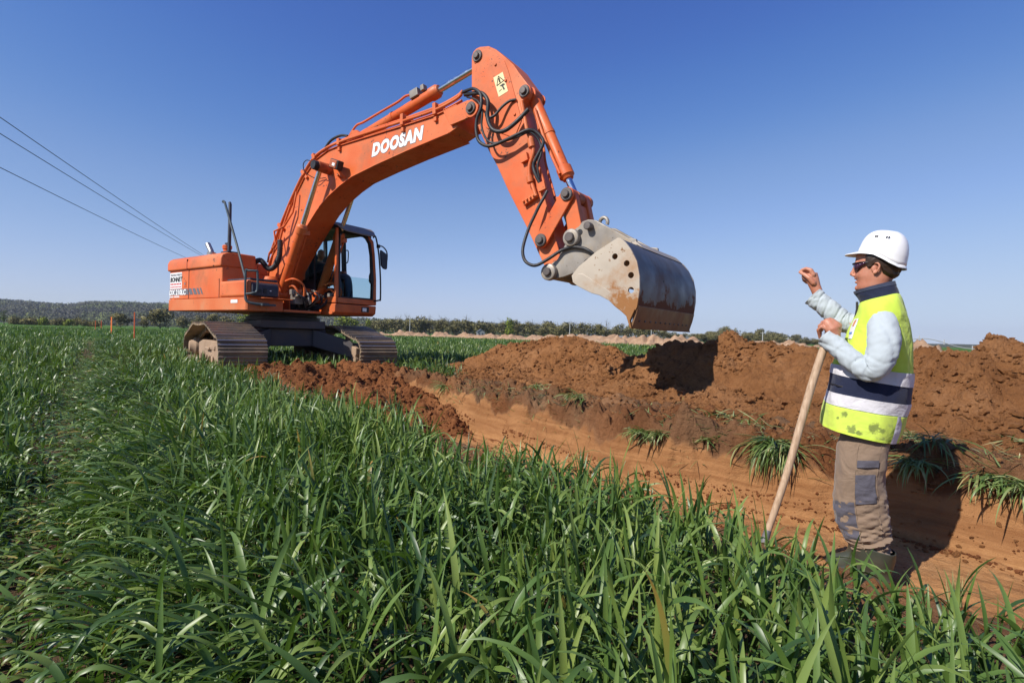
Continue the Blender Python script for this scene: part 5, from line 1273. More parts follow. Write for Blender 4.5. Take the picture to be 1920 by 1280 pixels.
loft("reflective_strip", VR, M['silver'], vest, 96, 8, v0=4.0/NR, v1=5.1/NR, wr=vwr, ex=VEX, off=0.0045)
loft("reflective_strip", VR, M['silver'], vest, 8, 16, u0=R(-44), u1=R(-27), v0=0.02/NR, v1=2.0/NR, wr=vwr, ex=VEX, off=0.006)
loft("pocket_zip", VR, M['black'], vest, 20, 2, u0=R(-165), u1=R(-118), v0=3.40/NR, v1=3.46/NR, wr=vwr, ex=VEX, off=0.004)
bdg = loft("badge", VR, M['white'], vest, 10, 14, u0=R(-158), u1=R(-136), v0=7.2/NR, v1=8.9/NR, wr=vwr, ex=VEX, off=0.004)
M['badge_orange'] = cloth("orange_print", (0.62, 0.25, 0.09), 0.7); M['badge_blue'] = cloth("blue_print", (0.10, 0.25, 0.55), 0.7)
loft("badge_mark", VR, M['badge_orange'], bdg, 6, 8, u0=R(-150), u1=R(-143), v0=8.2/NR, v1=8.8/NR, wr=vwr, ex=VEX, off=0.0055)
loft("badge_mark", VR, M['badge_blue'], bdg, 8, 3, u0=R(-154), u1=R(-141), v0=7.55/NR, v1=7.72/NR, wr=vwr, ex=VEX, off=0.0055)
CR = [((-0.086,0,1.485),(0.088,0,1.53),0.088), ((-0.102,0,1.517),(0.081,0,1.558),0.088), ((-0.115,0,1.545),(0.068,0,1.598),0.086)]
col_ = loft("collar", CR, M['navy_cloth'], WK, 64, 10, wr=folds(8, 0.004, 1.2, 2), ex=0.9, thick=0.006)
loft("collar_lining", CR, M['collar_cloth'], col_, 64, 4, v0=0.72, v1=1.0, wr=folds(8, 0.004, 1.2, 2), ex=0.9, off=0.002)
MB().tube([(-0.097,-0.045,1.488),(-0.096,-0.05,1.448),(-0.102,-0.05,1.405)], 0.006, 8).build("zip", [M['black']], vest)

# --- shirt sleeves
def limb(name, pts, rad, mat, parent, seed, amp=0.006, n=32, per=9, squash=1.0, cuff=True, crease=None):
    c_ = spline(pts, per); L = len(c_); rr = np.interp(np.arange(L), np.linspace(0, L-1, len(rad)), rad)
    mb = MB(); up = None; vs = []
    for i, p in enumerate(c_):
        d = (c_[min(i+1, L-1)]-c_[max(i-1, 0)]).normalized()
        up = d.orthogonal().normalized() if up is None else (up-d*up.dot(d)).normalized()
        sd_ = d.cross(up)
        for k in range(n):
            a = 2*math.pi*k/n; r_ = rr[i]+amp*(n3(math.cos(a+i*0.05)*1.6+seed, math.sin(a+i*0.05)*1.6, i*0.10)+0.8*n3(math.cos(a-i*0.07)*3.0+seed, math.sin(a-i*0.07)*3.0, i*0.22))
            if crease: r_ += crease(i/(L-1), a)
            vs.append(p+(up*math.cos(a)+sd_*math.sin(a))*r_)
    fs = [(i*n+k, i*n+(k+1) % n, (i+1)*n+(k+1) % n, (i+1)*n+k) for i in range(L-1) for k in range(n)]
    mb.add(vs, fs); o = mb.build(name, [mat], parent, angle=70)
    s_ = o.modifiers.new("solid", 'SOLIDIFY'); s_.thickness = 0.004; s_.offset = -1
    return o
def crs(lo, hi, a0, f0, seed=0.0):
    """narrow fold valleys: slanted round the elbow, lengthwise on the upper arm"""
    def f(t, a):
        w = max(0, 1-abs((t-(lo+hi)/2)/((hi-lo)/2)))**0.6
        x1 = 0.5*(t*f0+2.4*math.sin(a+0.8+seed)+1.2*n3(t*5+seed, a*0.0+math.sin(a), 2.0)); x2 = 1.5*a+5*t+1.5*n3(t*3, math.cos(a)+seed, 7.0)
        return -a0*(1-abs(math.sin(x1)))**3*w-0.7*a0*(1-abs(math.sin(x2)))**4*(1-0.6*w)+0.3*a0
    return f
limb("sleeve", [(0.006,-0.1,1.417),(0.019,-0.16,1.365),(0.025,-0.21,1.278),(0.012,-0.24,1.193),(-0.024,-0.245,1.133),(-0.08,-0.235,1.156),(-0.143,-0.215,1.218),(-0.19,-0.195,1.264),(-0.221,-0.18,1.294)],
     [0.048, 0.064, 0.070, 0.065, 0.056, 0.051, 0.047, 0.046, 0.052], M['shirt'], WK, 4, 0.0038, per=14, n=44, crease=crs(0.30, 0.85, 0.0105, 52))
limb("sleeve", [(-0.005,0.12,1.397),(-0.067,0.17,1.384),(-0.124,0.195,1.378),(-0.172,0.2,1.393),(-0.213,0.2,1.431),(-0.26,0.2,1.478),(-0.3,0.2,1.516),(-0.328,0.2,1.542)],
     [0.052, 0.054, 0.056, 0.058, 0.058, 0.056, 0.053, 0.055], M['shirt'], WK, 12, 0.0042, per=14, n=44, crease=crs(0.2, 0.95, 0.0100, 46, 1.7))

# --- trousers and boots
LR = [((-0.142,-0.08,0.798),(0.082,-0.08,0.809),0.098), ((-0.166,-0.085,0.72),(0.071,-0.085,0.736),0.106), ((-0.17,-0.095,0.612),(0.06,-0.095,0.643),0.105), ((-0.17,-0.1,0.527),(0.053,-0.1,0.566),0.098),
      ((-0.17,-0.1,0.44),(0.064,-0.1,0.491),0.094), ((-0.163,-0.1,0.364),(0.072,-0.1,0.426),0.09), ((-0.143,-0.1,0.287),(0.077,-0.1,0.35),0.085), ((-0.117,-0.1,0.227),(0.081,-0.1,0.28),0.08),
      ((-0.085,-0.1,0.195),(0.08,-0.1,0.225),0.072), ((-0.061,-0.1,0.167),(0.077,-0.1,0.175),0.062)]
NL = len(LR)-1
lf0 = folds(5, 0.007, 1.6, 5); lf1 = folds(25, 0.004, 3.2, 14, 1.2)
lf = lambda u_, v_: lf0(u_, v_)+lf1(u_, v_)
def lwr(u_, v_):
    z_ = (0.017*n3(math.cos(u_)*0.9+40, math.sin(u_)*0.9, v_*26+1.8*math.sin(u_+0.6))+0.010*n3(math.cos(u_)*1.6+60, math.sin(u_)*1.6, v_*48-2.2*u_))*min(1, max(0, (v_-0.32)/0.45))*(0.55+0.45*max(0, math.cos(u_+0.6)))*1.35
    return lf(u_, v_)+z_
legs = [loft("trousers", LR, M['trouser'], WK, 72, 110, wr=lwr, ex=0.92)]
def sh(rows, dx, dy): return [(tuple(np.array(r[0])+[dx, dy, 0]), tuple(np.array(r[1])+[dx-0.03, dy, 0]), r[2]) for r in rows]
L2 = sh(LR, 0.012, 0.19)
tp2 = loft("trouser_leg", L2, M['trouser'], legs[0], 48, 60, wr=lwr, ex=0.92)
loft("knee_patch", LR, M['patch'], legs[0], 24, 36, u0=R(-200), u1=R(-100), v0=0.46, v1=0.76, wr=lwr, ex=0.92, off=0.003)
pk_ = loft("thigh_pocket", LR, M['patch'], legs[0], 20, 24, u0=R(-97), u1=R(-57), v0=0.265, v1=0.475, wr=lwr, ex=0.92, off=0.005)
loft("pocket_flap", LR, M['patch'], legs[0], 20, 6, u0=R(-96), u1=R(-54), v0=0.175, v1=0.215, wr=lwr, ex=0.92, off=0.010)
for a in (-99, -53): loft("seam", LR, M['trouser'], legs[0], 2, 60, u0=R(a-1.2), u1=R(a+1.2), v0=0.02, v1=0.9, wr=lwr, ex=0.92, off=0.0025)
for (F_, B_, dy, tx) in ((-0.077, 0.107, -0.10, 0), (-0.107, 0.045, 0.09, 1)):
    x0, x1 = F_, B_; zt_ = 0.165
    br = [((x0-0.10, dy, 0.0), (x1-0.01, dy, 0.0), 0.045), ((x0-0.105, dy, 0.03), (x1-0.004, dy, 0.03), 0.048), ((x0-0.07, dy, 0.065), (x1-0.012, dy, 0.062), 0.046), ((x0-0.015, dy, 0.095), (x1-0.016, dy, 0.09), 0.050), ((x0+0.002, dy, 0.13), (x1-0.008, dy, 0.12), 0.066), ((x0, dy, 0.19), (x1-0.002, dy, 0.16), 0.080), ((x0-0.004, dy, 0.238), (x1+0.002, dy, 0.200), 0.086)]
    bo_ = loft("boot", br, M['boot'], WK, 44, 40, wr=folds(2+tx, 0.003, 1.2, 3), ex=0.95, thick=0.004)
    MB().prism([(x0-0.09, -0.005), (x0-0.095, 0.012), (x1-0.004, 0.012), (x1-0.004, -0.012), (x1-0.06, -0.012), (x1-0.065, -0.003)], dy-0.042, dy+0.042).build("sole", [M['black']], bo_, bevel=0.01)

# --- spade: its own thing, held
SPD = empty("spade", (1.953, 2.85, -0.48), -0.6008, "long pale wooden-handled spade under the worker's fist, stuck in the trench bank", "spade")
s0 = Vector((-0.454,-0.38,0.245)); s1 = Vector((-0.206,-0.15,1.352))
sd_ = (s1-s0).normalized()
hd_ = MB(); Ls = (s1-s0).length
hp_ = [s0+sd_*(Ls*k/24)+Vector((0.006*math.sin(k*0.26), 0, 0)) for k in range(25)]
hd_.tube(hp_+[hp_[-1]+sd_*0.012], [0.0165+0.0035*math.sin(min(1, k/18)*1.5) for k in range(25)]+[0.012], 16)
hd_.build("handle", [M['wood']], SPD)
sk_ = MB(); sk_.tube([s0-sd_*0.10, s0-sd_*0.02, s0+sd_*0.03], [0.021, 0.020, 0.0175], 16); sko = sk_.build("socket", [M['spade']], SPD)
bl = MB(); q_ = Vector((0, 1, 0)); n_ = sd_.cross(q_).normalized(); bo0 = s0-sd_*0.08
pts = []
for j in range(7):
    for k in range(9):
        a = (k-4)/4; w_ = 0.085*(1 if j < 4 else (1-((j-3)/4)**2*0.75)); pts.append(bo0-sd_*(0.27*j/6)+q_*a*w_+n_*(0.016*a*a-0.004*j))
bl.add(pts, [(j*9+k, j*9+k+1, j*9+k+10, j*9+k+9) for j in range(6) for k in range(8)])
blo = bl.build("blade", [M['spade']], SPD, angle=60); s_ = blo.modifiers.new("solid", 'SOLIDIFY'); s_.thickness = 0.004

# ------------------------------------------------------------------ operator sitting in the cab
cw_, sw_ = math.cos(EX.rotation_euler.z), math.sin(EX.rotation_euler.z)
OP = empty("person", EX.location, EX.rotation_euler.z, "excavator operator seated in the cab, only blue trousered knees and one hand in view", "person")
ob = MB()
ball(ob, (0.10, 0.80, 2.46), 0.10, 1.0, 0.82, 1.2); ob.tube([(0.07, 0.8, 2.36), (0.06, 0.8, 2.24)], 0.055, 12)
ob.tube([(0.06, 0.8, 2.28), (0.06, 0.8, 2.0), (0.12, 0.8, 1.80)], [0.12, 0.13, 0.13], 14)
for s_ in (-1, 1):
    ob.tube([(0.06, 0.8+s_*0.17, 2.22), (0.16, 0.8+s_*0.24, 1.98), (0.50, 0.8+s_*0.22, 2.02), (0.60, 0.8+s_*0.22, 2.06)], [0.05, 0.045, 0.036, 0.03], 12)
    ob.tube([(0.15, 0.8+s_*0.09, 1.80), (0.74, 0.82+s_*0.15, 1.92), (0.92, 0.82+s_*0.13, 1.45)], [0.07, 0.055, 0.04], 12)
    for k in range(4): caps_chain(ob, [(0.60, 0.79+s_*0.22+k*0.018, 2.07), (0.66, 0.79+s_*0.22+k*0.018, 2.085), (0.665, 0.79+s_*0.22+k*0.018, 2.05)], [0.010, 0.009, 0.008], 8)
    caps_chain(ob, [(0.59, 0.8+s_*0.19, 2.06), (0.64, 0.8+s_*0.18, 2.09)], [0.011, 0.009], 8)
t2 = ob.build("body", [M['skin']], None, smooth=False); rm = t2.modifiers.new("fuse", 'REMESH'); rm.mode = 'VOXEL'; rm.voxel_size = 0.006; rm.use_smooth_shade = True
sm_ = t2.modifiers.new("soft", 'SMOOTH'); sm_.factor = 0.5; sm_.iterations = 2
dg = bpy.context.evaluated_depsgraph_get(); me = bpy.data.meshes.new_from_object(t2.evaluated_get(dg)); bpy.data.objects.remove(t2); me.materials.clear(); me.materials.append(M['skin']); link("body", me, OP)
M['jeans'] = cloth("slate_blue_trousers", (0.10, 0.115, 0.16), 0.9, 0.6, 10); M['jacket'] = cloth("dark_jacket", (0.03, 0.032, 0.04), 0.9, 0.5, 9)
for s_ in (-1, 1):
    limb("trouser_leg", [(0.12, 0.8+s_*0.09, 1.82), (0.45, 0.81+s_*0.13, 1.90), (0.76, 0.82+s_*0.15, 1.94), (0.88, 0.82+s_*0.14, 1.80), (0.93, 0.82+s_*0.13, 1.50)], [0.095, 0.088, 0.078, 0.075, 0.070], M['jeans'], OP, 20+s_, 0.008)
    limb("sleeve", [(0.05, 0.8+s_*0.15, 2.24), (0.10, 0.8+s_*0.24, 2.10), (0.17, 0.8+s_*0.25, 1.98), (0.36, 0.8+s_*0.235, 2.0), (0.54, 0.8+s_*0.22, 2.05)], [0.07, 0.068, 0.062, 0.055, 0.048], M['jacket'], OP, 30+s_, 0.006)
jk = MB(); jk.tube([(0.07, 0.8, 2.31), (0.06, 0.8, 2.24), (0.05, 0.8, 2.05), (0.10, 0.8, 1.78)], [0.075, 0.17, 0.18, 0.17], 20); jk.build("jacket", [M['jacket']], OP)
sh_ = MB()
for s_ in (-1, 1): sh_.box((0.86, 0.77+s_*0.13, 1.375), (1.14, 0.87+s_*0.13, 1.46))
sh_.build("shoe", [M['black']], OP, bevel=0.03, segs=3)

# ------------------------------------------------------------------ young wheat
def leaf_mat(name, stops, dry, trans, rough=0.40):
    m, nt, b = new_mat(name)
    at = nt.nodes.new("ShaderNodeVertexColor"); at.layer_name = "tint"
    sep = nt.nodes.new("ShaderNodeSeparateColor"); nt.links.new(at.outputs["Color"], sep.inputs[0])
    c = ramp(nt, sep.outputs[0], stops); c = mix(nt, sep.outputs[2], c, dry)
    nt.links.new(c, b.inputs["Base Color"]); b.inputs["Roughness"].default_value = rough; b.inputs["Specular IOR Level"].default_value = 0.46
    tr = nt.nodes.new("ShaderNodeBsdfTranslucent"); nt.links.new(mix(nt, sep.outputs[2], trans, dry), tr.inputs[0])
    ms = nt.nodes.new("ShaderNodeMixShader"); ms.inputs[0].default_value = 0.20
    nt.links.new(b.outputs[0], ms.inputs[1]); nt.links.new(tr.outputs[0], ms.inputs[2]); nt.links.new(ms.outputs[0], nt.nodes["Material Output"].inputs[0])
    return m
M['wheat'] = leaf_mat("wheat_leaf", [(0.0, (0.034, 0.076, 0.022)), (0.5, (0.090, 0.158, 0.032)), (1.0, (0.205, 0.268, 0.062))], (0.42, 0.27, 0.06), (0.14, 0.26, 0.022))
M['cut'] = leaf_mat("uprooted_wheat", [(0.0, (0.060, 0.110, 0.024)), (0.5, (0.150, 0.220, 0.055)), (1.0, (0.31, 0.35, 0.15))], (0.42, 0.32, 0.14), (0.12, 0.22, 0.03))

def blades(base, az, th0, bend, L, w, seg, across, rs, tint, dry, pw=1.6, twist=None):
    """ribbons that rise from base, lean by th0 from upright and bend over by bend"""
    n = len(az); dx, dy = np.cos(az), np.sin(az); sx, sy = -dy, dx
    p = base.copy(); V = np.zeros((n, seg+1, across, 3), np.float32); Cc = np.zeros((n, seg+1, across, 4), np.float32); Cc[..., 3] = 1
    tw = np.zeros(n) if twist is None else twist
    for i in range(seg+1):
        t = i/seg; th = th0+bend*t**pw
        wp = w*(min(1.0, 0.55+t*3))*(1-t**2.6)+0.0006
        st, ct = np.sin(th), np.cos(th)
        nx, ny, nz = -ct*dx, -ct*dy, st                                      # the upper face
        a = tw*t; ca, sa = np.cos(a), np.sin(a)
        ux, uy, uz = sx*ca+nx*sa, sy*ca+ny*sa, nz*sa
        for k in range(across):
            q = (k/(across-1)-0.5); lift = 0.30*abs(q)*2*wp*0.5 if across == 3 else 0
            V[:, i, k, 0] = p[:, 0]+ux*q*wp+nx*lift; V[:, i, k, 1] = p[:, 1]+uy*q*wp+ny*lift; V[:, i, k, 2] = p[:, 2]+uz*q*wp+nz*lift
        Cc[:, i, :, 0] = tint[:, None]; Cc[:, i, :, 1] = t; Cc[:, i, :, 2] = np.clip(dry*(0.25+1.5*t*t), 0, 1)[:, None]
        if i < seg:
            thm = th0+bend*((i+0.5)/seg)**pw; l = L/seg
            p = p+np.stack([np.sin(thm)*dx*l, np.sin(thm)*dy*l, np.cos(thm)*l], -1)
    b0 = np.arange(n)[:, None, None]*((seg+1)*across); ii = np.arange(seg)[None, :, None]*across; kk = np.arange(across-1)[None, None, :]
    a = b0+ii+kk
    F_ = np.stack([a, a+1, a+across+1, a+across], -1).reshape(-1, 4)
    return V.reshape(-1, 3), F_, Cc.reshape(-1, 4)
class Soup:
    def __init__(s): s.v = []; s.f = []; s.c = []; s.n = 0
    def add(s, v, f, c): s.v.append(v); s.f.append(f+s.n); s.c.append(c); s.n += len(v)
    def build(s, name, mat, parent=None):
        return link(name, arr_mesh(name, np.concatenate(s.v), np.concatenate(s.f), [mat], color=np.concatenate(s.c)), parent)

ca_, sa_ = math.cos(EX.rotation_euler.z+TRK), math.sin(EX.rotation_euler.z+TRK)
def grows(x, y):
    s, t = xy2st(x, y)
    edge = 1.54+0.20*sstep(2.4, 1.0, s)+0.10*vnoise(s*1.1, s*0+2.2, 201)+0.06*vnoise(s*4.1, s*0+1.2, 202)
    ok = ~((s < 9.35+0.25*vnoise(t*2, s*0, 203)) & (s > -9.5) & (t > edge) & (t < 4.42+0.1*vnoise(s*2, s*0, 204)))
    ok &= ~((s > -9.5) & (s < 7.35+0.3*vnoise(t*2, s*0, 205)) & (t > 4.3) & (t < 9.2))
    ok &= ~((heap_z(s, t, False) > 0.0) & (t > 4.3) & (t < 9.2) & (s > -9.5))
    lx = (x-EX.location.x)*ca_+(y-EX.location.y)*sa_; ly = -(x-EX.location.x)*sa_+(y-EX.location.y)*ca_
    ok &= ~((np.abs(lx) < 2.35) & (np.abs(np.abs(ly)-1.195) < 0.43))
    return ok, s, t
def stand(zone, r0, r1, dens, seg, across, leaves, wk, rs, lk=1.0, a0=-50, a1=52):
    th = rs.uniform(R(a0), R(a1), int(dens*(R(a1)-R(a0))/2*(r1*r1-r0*r0)))
    r = np.sqrt(rs.uniform(r0*r0, r1*r1, len(th))); x, y = r*np.sin(th), r*np.cos(th)
    if r0 < 1: x = np.concatenate([x, rs.uniform(-2.2, 2.2, int(dens*1.3))]); y = np.concatenate([y, rs.uniform(0.15, 0.75, int(dens*1.3))])
    if r0 < 1:
        k = np.hypot(x, y) > 0.50; x, y = x[k], y[k]
    ok, s, t = grows(x, y); x, y, s, t = x[ok], y[ok], s[ok], t[ok]; n = len(x)
    z = ground_z(s, t, False)[0] if r1 < 12 else np.zeros(n)
    # wheel track the photograph was taken from: beaten down, with the crop beside it combed over
    c0 = -0.17+0.05*vnoise(s*0.4, s*0, 211)
    keep = rs.rand(len(t)) > 0.34*np.exp(-((t-c0)/0.13)**2)+0.3*np.exp(-((t+1.95)/0.16)**2)+(0.3*np.exp(-((t-1.75)/0.14)**2)*(s > 12))
    x, y, s, t, z, c0 = x[keep], y[keep], s[keep], t[keep], z[keep], c0[keep]; n = len(x)
    rut = np.exp(-((t-c0)/0.22)**2); side = np.exp(-((t-c0-0.42)/0.30)**2); rut2 = 0.55*np.exp(-((t-1.75)/0.16)**2)*(s > 12)+0.5*np.exp(-((t+1.95)/0.2)**2)
    gap = sstep(-0.35, 0.45, vnoise(x*1.6, y*1.6, 213)+0.25)
    hgt = (1-0.72*rut)*(1-0.5*rut2)*(0.80+0.20*gap)*(0.90+0.2*vnoise(x*0.5, y*0.5, 214)); hgt = hgt*rs.uniform(0.82, 1.12, n)
    hgt = np.where((t < c0-0.05) & (r1 < 12), hgt*(0.70+0.30*sstep(-0.5, -1.4, t)), hgt)
    to_rut = math.atan2(-TD[1], -TD[0]); sp = Soup()
    tb = np.clip(0.45+0.35*vnoise(x*0.7, y*0.7, 215)+0.16*rs.randn(n), 0, 1)
    for k in range(leaves):
        f = (k+0.4)/leaves; az = rs.uniform(0, 6.283, n)
        comb = np.clip(rut*1.0+side*0.85, 0, 1)*(rs.rand(n) < 0.85*(rut+side)); az = np.where(rs.rand(n) < comb, to_rut+rs.normal(0, 0.45, n), az)
        base = np.stack([x+rs.normal(0, 0.006, n)*wk, y+rs.normal(0, 0.006, n)*wk, z+(0.02+0.19*f)*hgt*lk], -1)
        top = (k == leaves-1)
        arch = rs.rand(n) < (0.54 if top else 0.76)
        th0 = np.where(arch, R(14)+R(26)*rs.rand(n), R(3)+R(15)*rs.rand(n))+comb*R(34); bend = np.where(arch, R(50)+R(90)*rs.rand(n), R(4)+R(34)*rs.rand(n))+comb*R(30)
        L = (0.17+0.10*rs.rand(n))*(0.85+0.2*f)*hgt*lk; w = (0.0085+0.0080*rs.rand(n))*wk
        dry = np.where(rs.rand(n) < np.where(rut > 0.4, 0.10, 0.02)*(1.6 if k == 0 else 0.5), rs.rand(n), 0.0)
        v, f_, c = blades(base, az, th0, bend, L, w, seg, across, rs, np.clip(tb+0.21*rs.randn(n)+0.16*(f-0.5), 0, 1), dry, 1.3+0.8*rs.rand(n), rs.normal(0, 0.9, n)); sp.add(v, f_, c)
    if across == 3:                                                          # stems
        v, f_, c = blades(np.stack([x, y, z], -1), rs.uniform(0, 6.283, n), R(6)*rs.rand(n), R(8)*rs.rand(n), 0.24*hgt*lk, np.full(n, 0.0055), 2, 2, rs, np.clip(tb, 0, 1), np.zeros(n)); sp.add(v, f_, c)
    return sp
rw = np.random.RandomState(77)
def under(soup, rs):
    """low bent leaves filling the beaten wheel track"""
    n = 7600; s = rs.uniform(0.3, 15, n); t = rs.uniform(-2.2, 0.45, n); x, y = st2xy(s, t); k = np.hypot(x, y) > 0.5; x, y, s, t = x[k], y[k], s[k], t[k]; n = len(x); sp = Soup()
    for q in range(3):
        v, f, c = blades(np.stack([x+rs.normal(0, .02, n), y+rs.normal(0, .02, n), 0.005+0.02*rs.rand(n)], -1), rs.uniform(0, 6.283, n), R(55)+R(32)*rs.rand(n), R(20)+R(50)*rs.rand(n), 0.09+0.11*rs.rand(n), 0.007+0.007*rs.rand(n), 4, 2, rs, np.clip(0.55+0.25*rs.randn(n), 0, 1), np.where(rs.rand(n) < 0.07, rs.rand(n), 0), 1.4, rs.normal(0, 0.9, n)); sp.add(v, f, c)
    return sp
soups = [under(0, rw), stand(0, 0.5, 3.6, 460, 7, 3, 4, 1.0, rw), stand(1, 3.6, 9.5, 300, 4, 2, 3, 1.15, rw), stand(2, 9.5, 26, 80, 3, 2, 3, 1.9, rw), stand(3, 26, 95, 9, 2, 2, 3, 4.5, rw, 1.15)]
allw = Soup()
for s_ in soups:
    for v, f, c in zip(s_.v, s_.f, s_.c):
        allw.v.append(v); allw.c.append(c)
    for f in s_.f: allw.f.append(f+allw.n)
    allw.n += s_.n
tag(allw.build("wheat", M['wheat']), kind='stuff')

# ------------------------------------------------------------------ torn-up clumps lying along the trench lip
def clump(x, y, z, n, L, spread, to, label, hang=1.0, pale=0.5, seed=1, wide=1.0):
    rs = np.random.RandomState(seed); sp = Soup()
    az = np.where(rs.rand(n) < 0.6, to, to+R(90)*np.sign(rs.randn(n)))+rs.normal(0, 0.55*wide, n); base = np.stack([x+rs.normal(0, spread, n)*TD[1]*-1+rs.normal(0, spread*0.3, n), y+rs.normal(0, spread, n)*TD[0]+rs.normal(0, spread*0.3, n), z+0.008+0.035*rs.rand(n)*(L/0.25)], -1)
    th0 = R(48)+R(46)*rs.rand(n); bend = (R(25)+R(75)*rs.rand(n))*hang
    v, f, c = blades(base, az, th0, bend, L*(0.35+0.9*rs.rand(n)), 0.006+0.008*rs.rand(n), 6, 3, rs, np.clip(pale+0.25*rs.randn(n), 0, 1), np.where(rs.rand(n) < 0.12, rs.rand(n), 0), 0.8, rs.normal(0, 0.8, n)); sp.add(v, f, c)
    bm_ = rs.normal(0, spread*0.6, (6, 3))*[1, 1, 0.2]+[x, y, z+0.005]
    o = sp.build("crop_clump", M['cut']); tag(o, label, "crop clump", "torn-up wheat clumps along the trench lip")
    return o
TOW = math.atan2(-TD[1], -TD[0])
for i, (p, n, L, sprd, hang, pale, wide, lab) in enumerate((
    ((1.9,3.9,0.03), 330, 0.32, 0.085, 1.35, 0.34, 0.7, "largest green wheat clump, hanging thickly over the trench wall left of the spade handle"),
    ((1.97,4.41,0.02), 57, 0.20, 0.10, 0.6, 0.75, 1.6, "pale flattened wheat strands beside the largest hanging clump, on its left"),
    ((0.99,4.42,0.02), 73, 0.19, 0.06, 0.9, 0.55, 1.0, "arched wheat clump drooping over the middle of the trench's far lip"),
    ((1.11,4.33,0.0), 25, 0.16, 0.03, 1.0, 0.8, 1.0, "small pale drooping tuft just right of the arched middle clump"),
    ((1.24,4.44,-0.12), 35, 0.17, 0.05, 1.2, 0.7, 0.5, "pale tuft hanging lowest on the trench wall, below the other clumps"),
    ((0.69,5.57,0.02), 64, 0.20, 0.07, 0.8, 0.5, 1.3, "spidery wheat tuft lying on bare soil above the smooth trench wall"),
    ((0.33,6.8,0.03), 54, 0.20, 0.06, 0.7, 0.9, 1.6, "whitish straw tuft under the left end of the soil heap"),
    ((0.4,7.58,0.02), 28, 0.18, 0.06, 0.7, 0.4, 1.6, "dark green tuft just above the whitish straw tuft"),
    ((-0.23,7.14,0.02), 96, 0.24, 0.16, 0.7, 0.6, 1.4, "wide swath of trampled wheat at the trench's far end, below the standing crop"),
    ((-1.05,7.82,0.02), 64, 0.26, 0.06, 0.9, 0.45, 1.1, "upright wheat tuft at the very corner where the trench ends"),
    ((1.41,4.11,0.02), 41, 0.15, 0.05, 0.8, 0.65, 1.1, "short wheat tuft on the lip, left of the pale flattened strands"),
    ((2.25,5.07,0.05), 48, 0.20, 0.09, 0.5, 0.55, 1.8, "loose wheat tuft at the foot of the heap, above the largest clump"),
    ((1.88,4.82,0.04), 41, 0.22, 0.16, 0.3, 0.9, 2.2, "thin line of pale straw along the foot of the heap"),
    ((2.5,3.38,0.02), 80, 0.22, 0.05, 1.2, 0.6, 0.9, "wheat clump hanging right behind the worker's hip"),
    ((2.85,3.57,0.02), 54, 0.26, 0.07, 1.0, 0.2, 1.3, "dark wheat tuft lying in the worker's shadow"),
    ((2.68,3.0,0.02), 96, 0.26, 0.09, 1.1, 0.35, 1.1, "green wheat clump hanging on the wall right of the worker's shadow"),
    ((2.77,2.9,0.02), 64, 0.24, 0.05, 1.0, 0.5, 1.3, "wheat clump at the right edge of the photo on the trench lip"),
    ((3.72,3.91,0.03), 22, 0.24, 0.06, 0.5, 0.85, 1.6, "few pale straws at the foot of the heap, far right"),
    ((3.03,3.95,0.03), 35, 0.26, 0.10, 0.3, 0.85, 2.0, "pale straws lying flat behind the worker, above his shadow"))):
    s, t = xy2st(p[0], p[1])
    for _ in range(24):                                   # up to the solid edge of the cut
        if t > 4.6 or ground_z(np.array([s]), np.array([t]))[0][0] > -0.045: break
        t += 0.025
    p = st2xy(s, t); z = float(np.maximum(ground_z(np.array([s]), np.array([t]))[0], heap_z(np.array([s]), np.array([t])) if t > 4.5 else -1)[0])
    clump(p[0], p[1], z, n, L, sprd, TOW, lab, hang, pale, 300+i, wide)
# dry stub and straws on the near bank beside the boots
rs = np.random.RandomState(9); p = (1.7,2.0,-0.1); s, t = xy2st(p[0], p[1]); z = float(ground_z(np.array([s]), np.array([t]))[0][0]); sp = Soup()
n = 26; v, f, c = blades(np.stack([p[0]+rs.normal(0, 0.010, n), p[1]+rs.normal(0, 0.010, n), np.full(n, z-0.02)], -1), rs.uniform(0, 6.28, n), R(10)*rs.rand(n), R(12)*rs.rand(n), 0.10+0.12*rs.rand(n), np.full(n, 0.008), 3, 3, rs, np.full(n, 0.95), 0.7*rs.rand(n)); sp.add(v, f, c)
tag(sp.build("wheat_stub", M['cut']), "pale upright dry wheat stub on the bank right of the rubber boots", "wheat stub")

# bits of cut crop trodden into the bare soil
rs = np.random.RandomState(41); n = 3400; cs = rs.uniform(-0.5, 7.6, n); ct = np.where(rs.rand(n) < 0.7, rs.normal(3.95, 0.20, n)+np.interp(cs, [-9, 0.5, 1.2, 1.6, 2.0, 2.6, 3.15, 3.9, 4.6, 5.8, 7.3, 9], [0.25, 0.38, 0.34, 0.14, 0.04, -0.17, -0.25, -0.10, -0.08, 0.03, 0.20, 0.25])+0.12, rs.uniform(1.45, 2.3, n))
kp = (ct < 5.0) & (vnoise(cs*1.3, ct*1.3, 91) > -0.3); cs, ct = cs[kp], ct[kp]; kp = (ground_z(cs, ct)[0] > -0.22) | (ct < 2.6); cs, ct = cs[kp], ct[kp]; n = len(cs)
cz = np.maximum(ground_z(cs, ct)[0], np.where(ct > 4.4, heap_z(cs, ct), -1)); cx, cy = st2xy(cs, ct); sp = Soup()
v, f, c = blades(np.stack([cx, cy, cz+0.006], -1), rs.uniform(0, 6.283, n), R(70)+R(25)*rs.rand(n), R(30)*rs.randn(n), 0.03+0.17*rs.rand(n)**2, 0.004+0.006*rs.rand(n), 3, 2, rs, np.clip(0.7+0.25*rs.randn(n), 0, 1), np.where(rs.rand(n) < 0.35, rs.rand(n), 0)); sp.add(v, f, c)
tag(sp.build("plant_debris", M['cut']), kind='stuff')

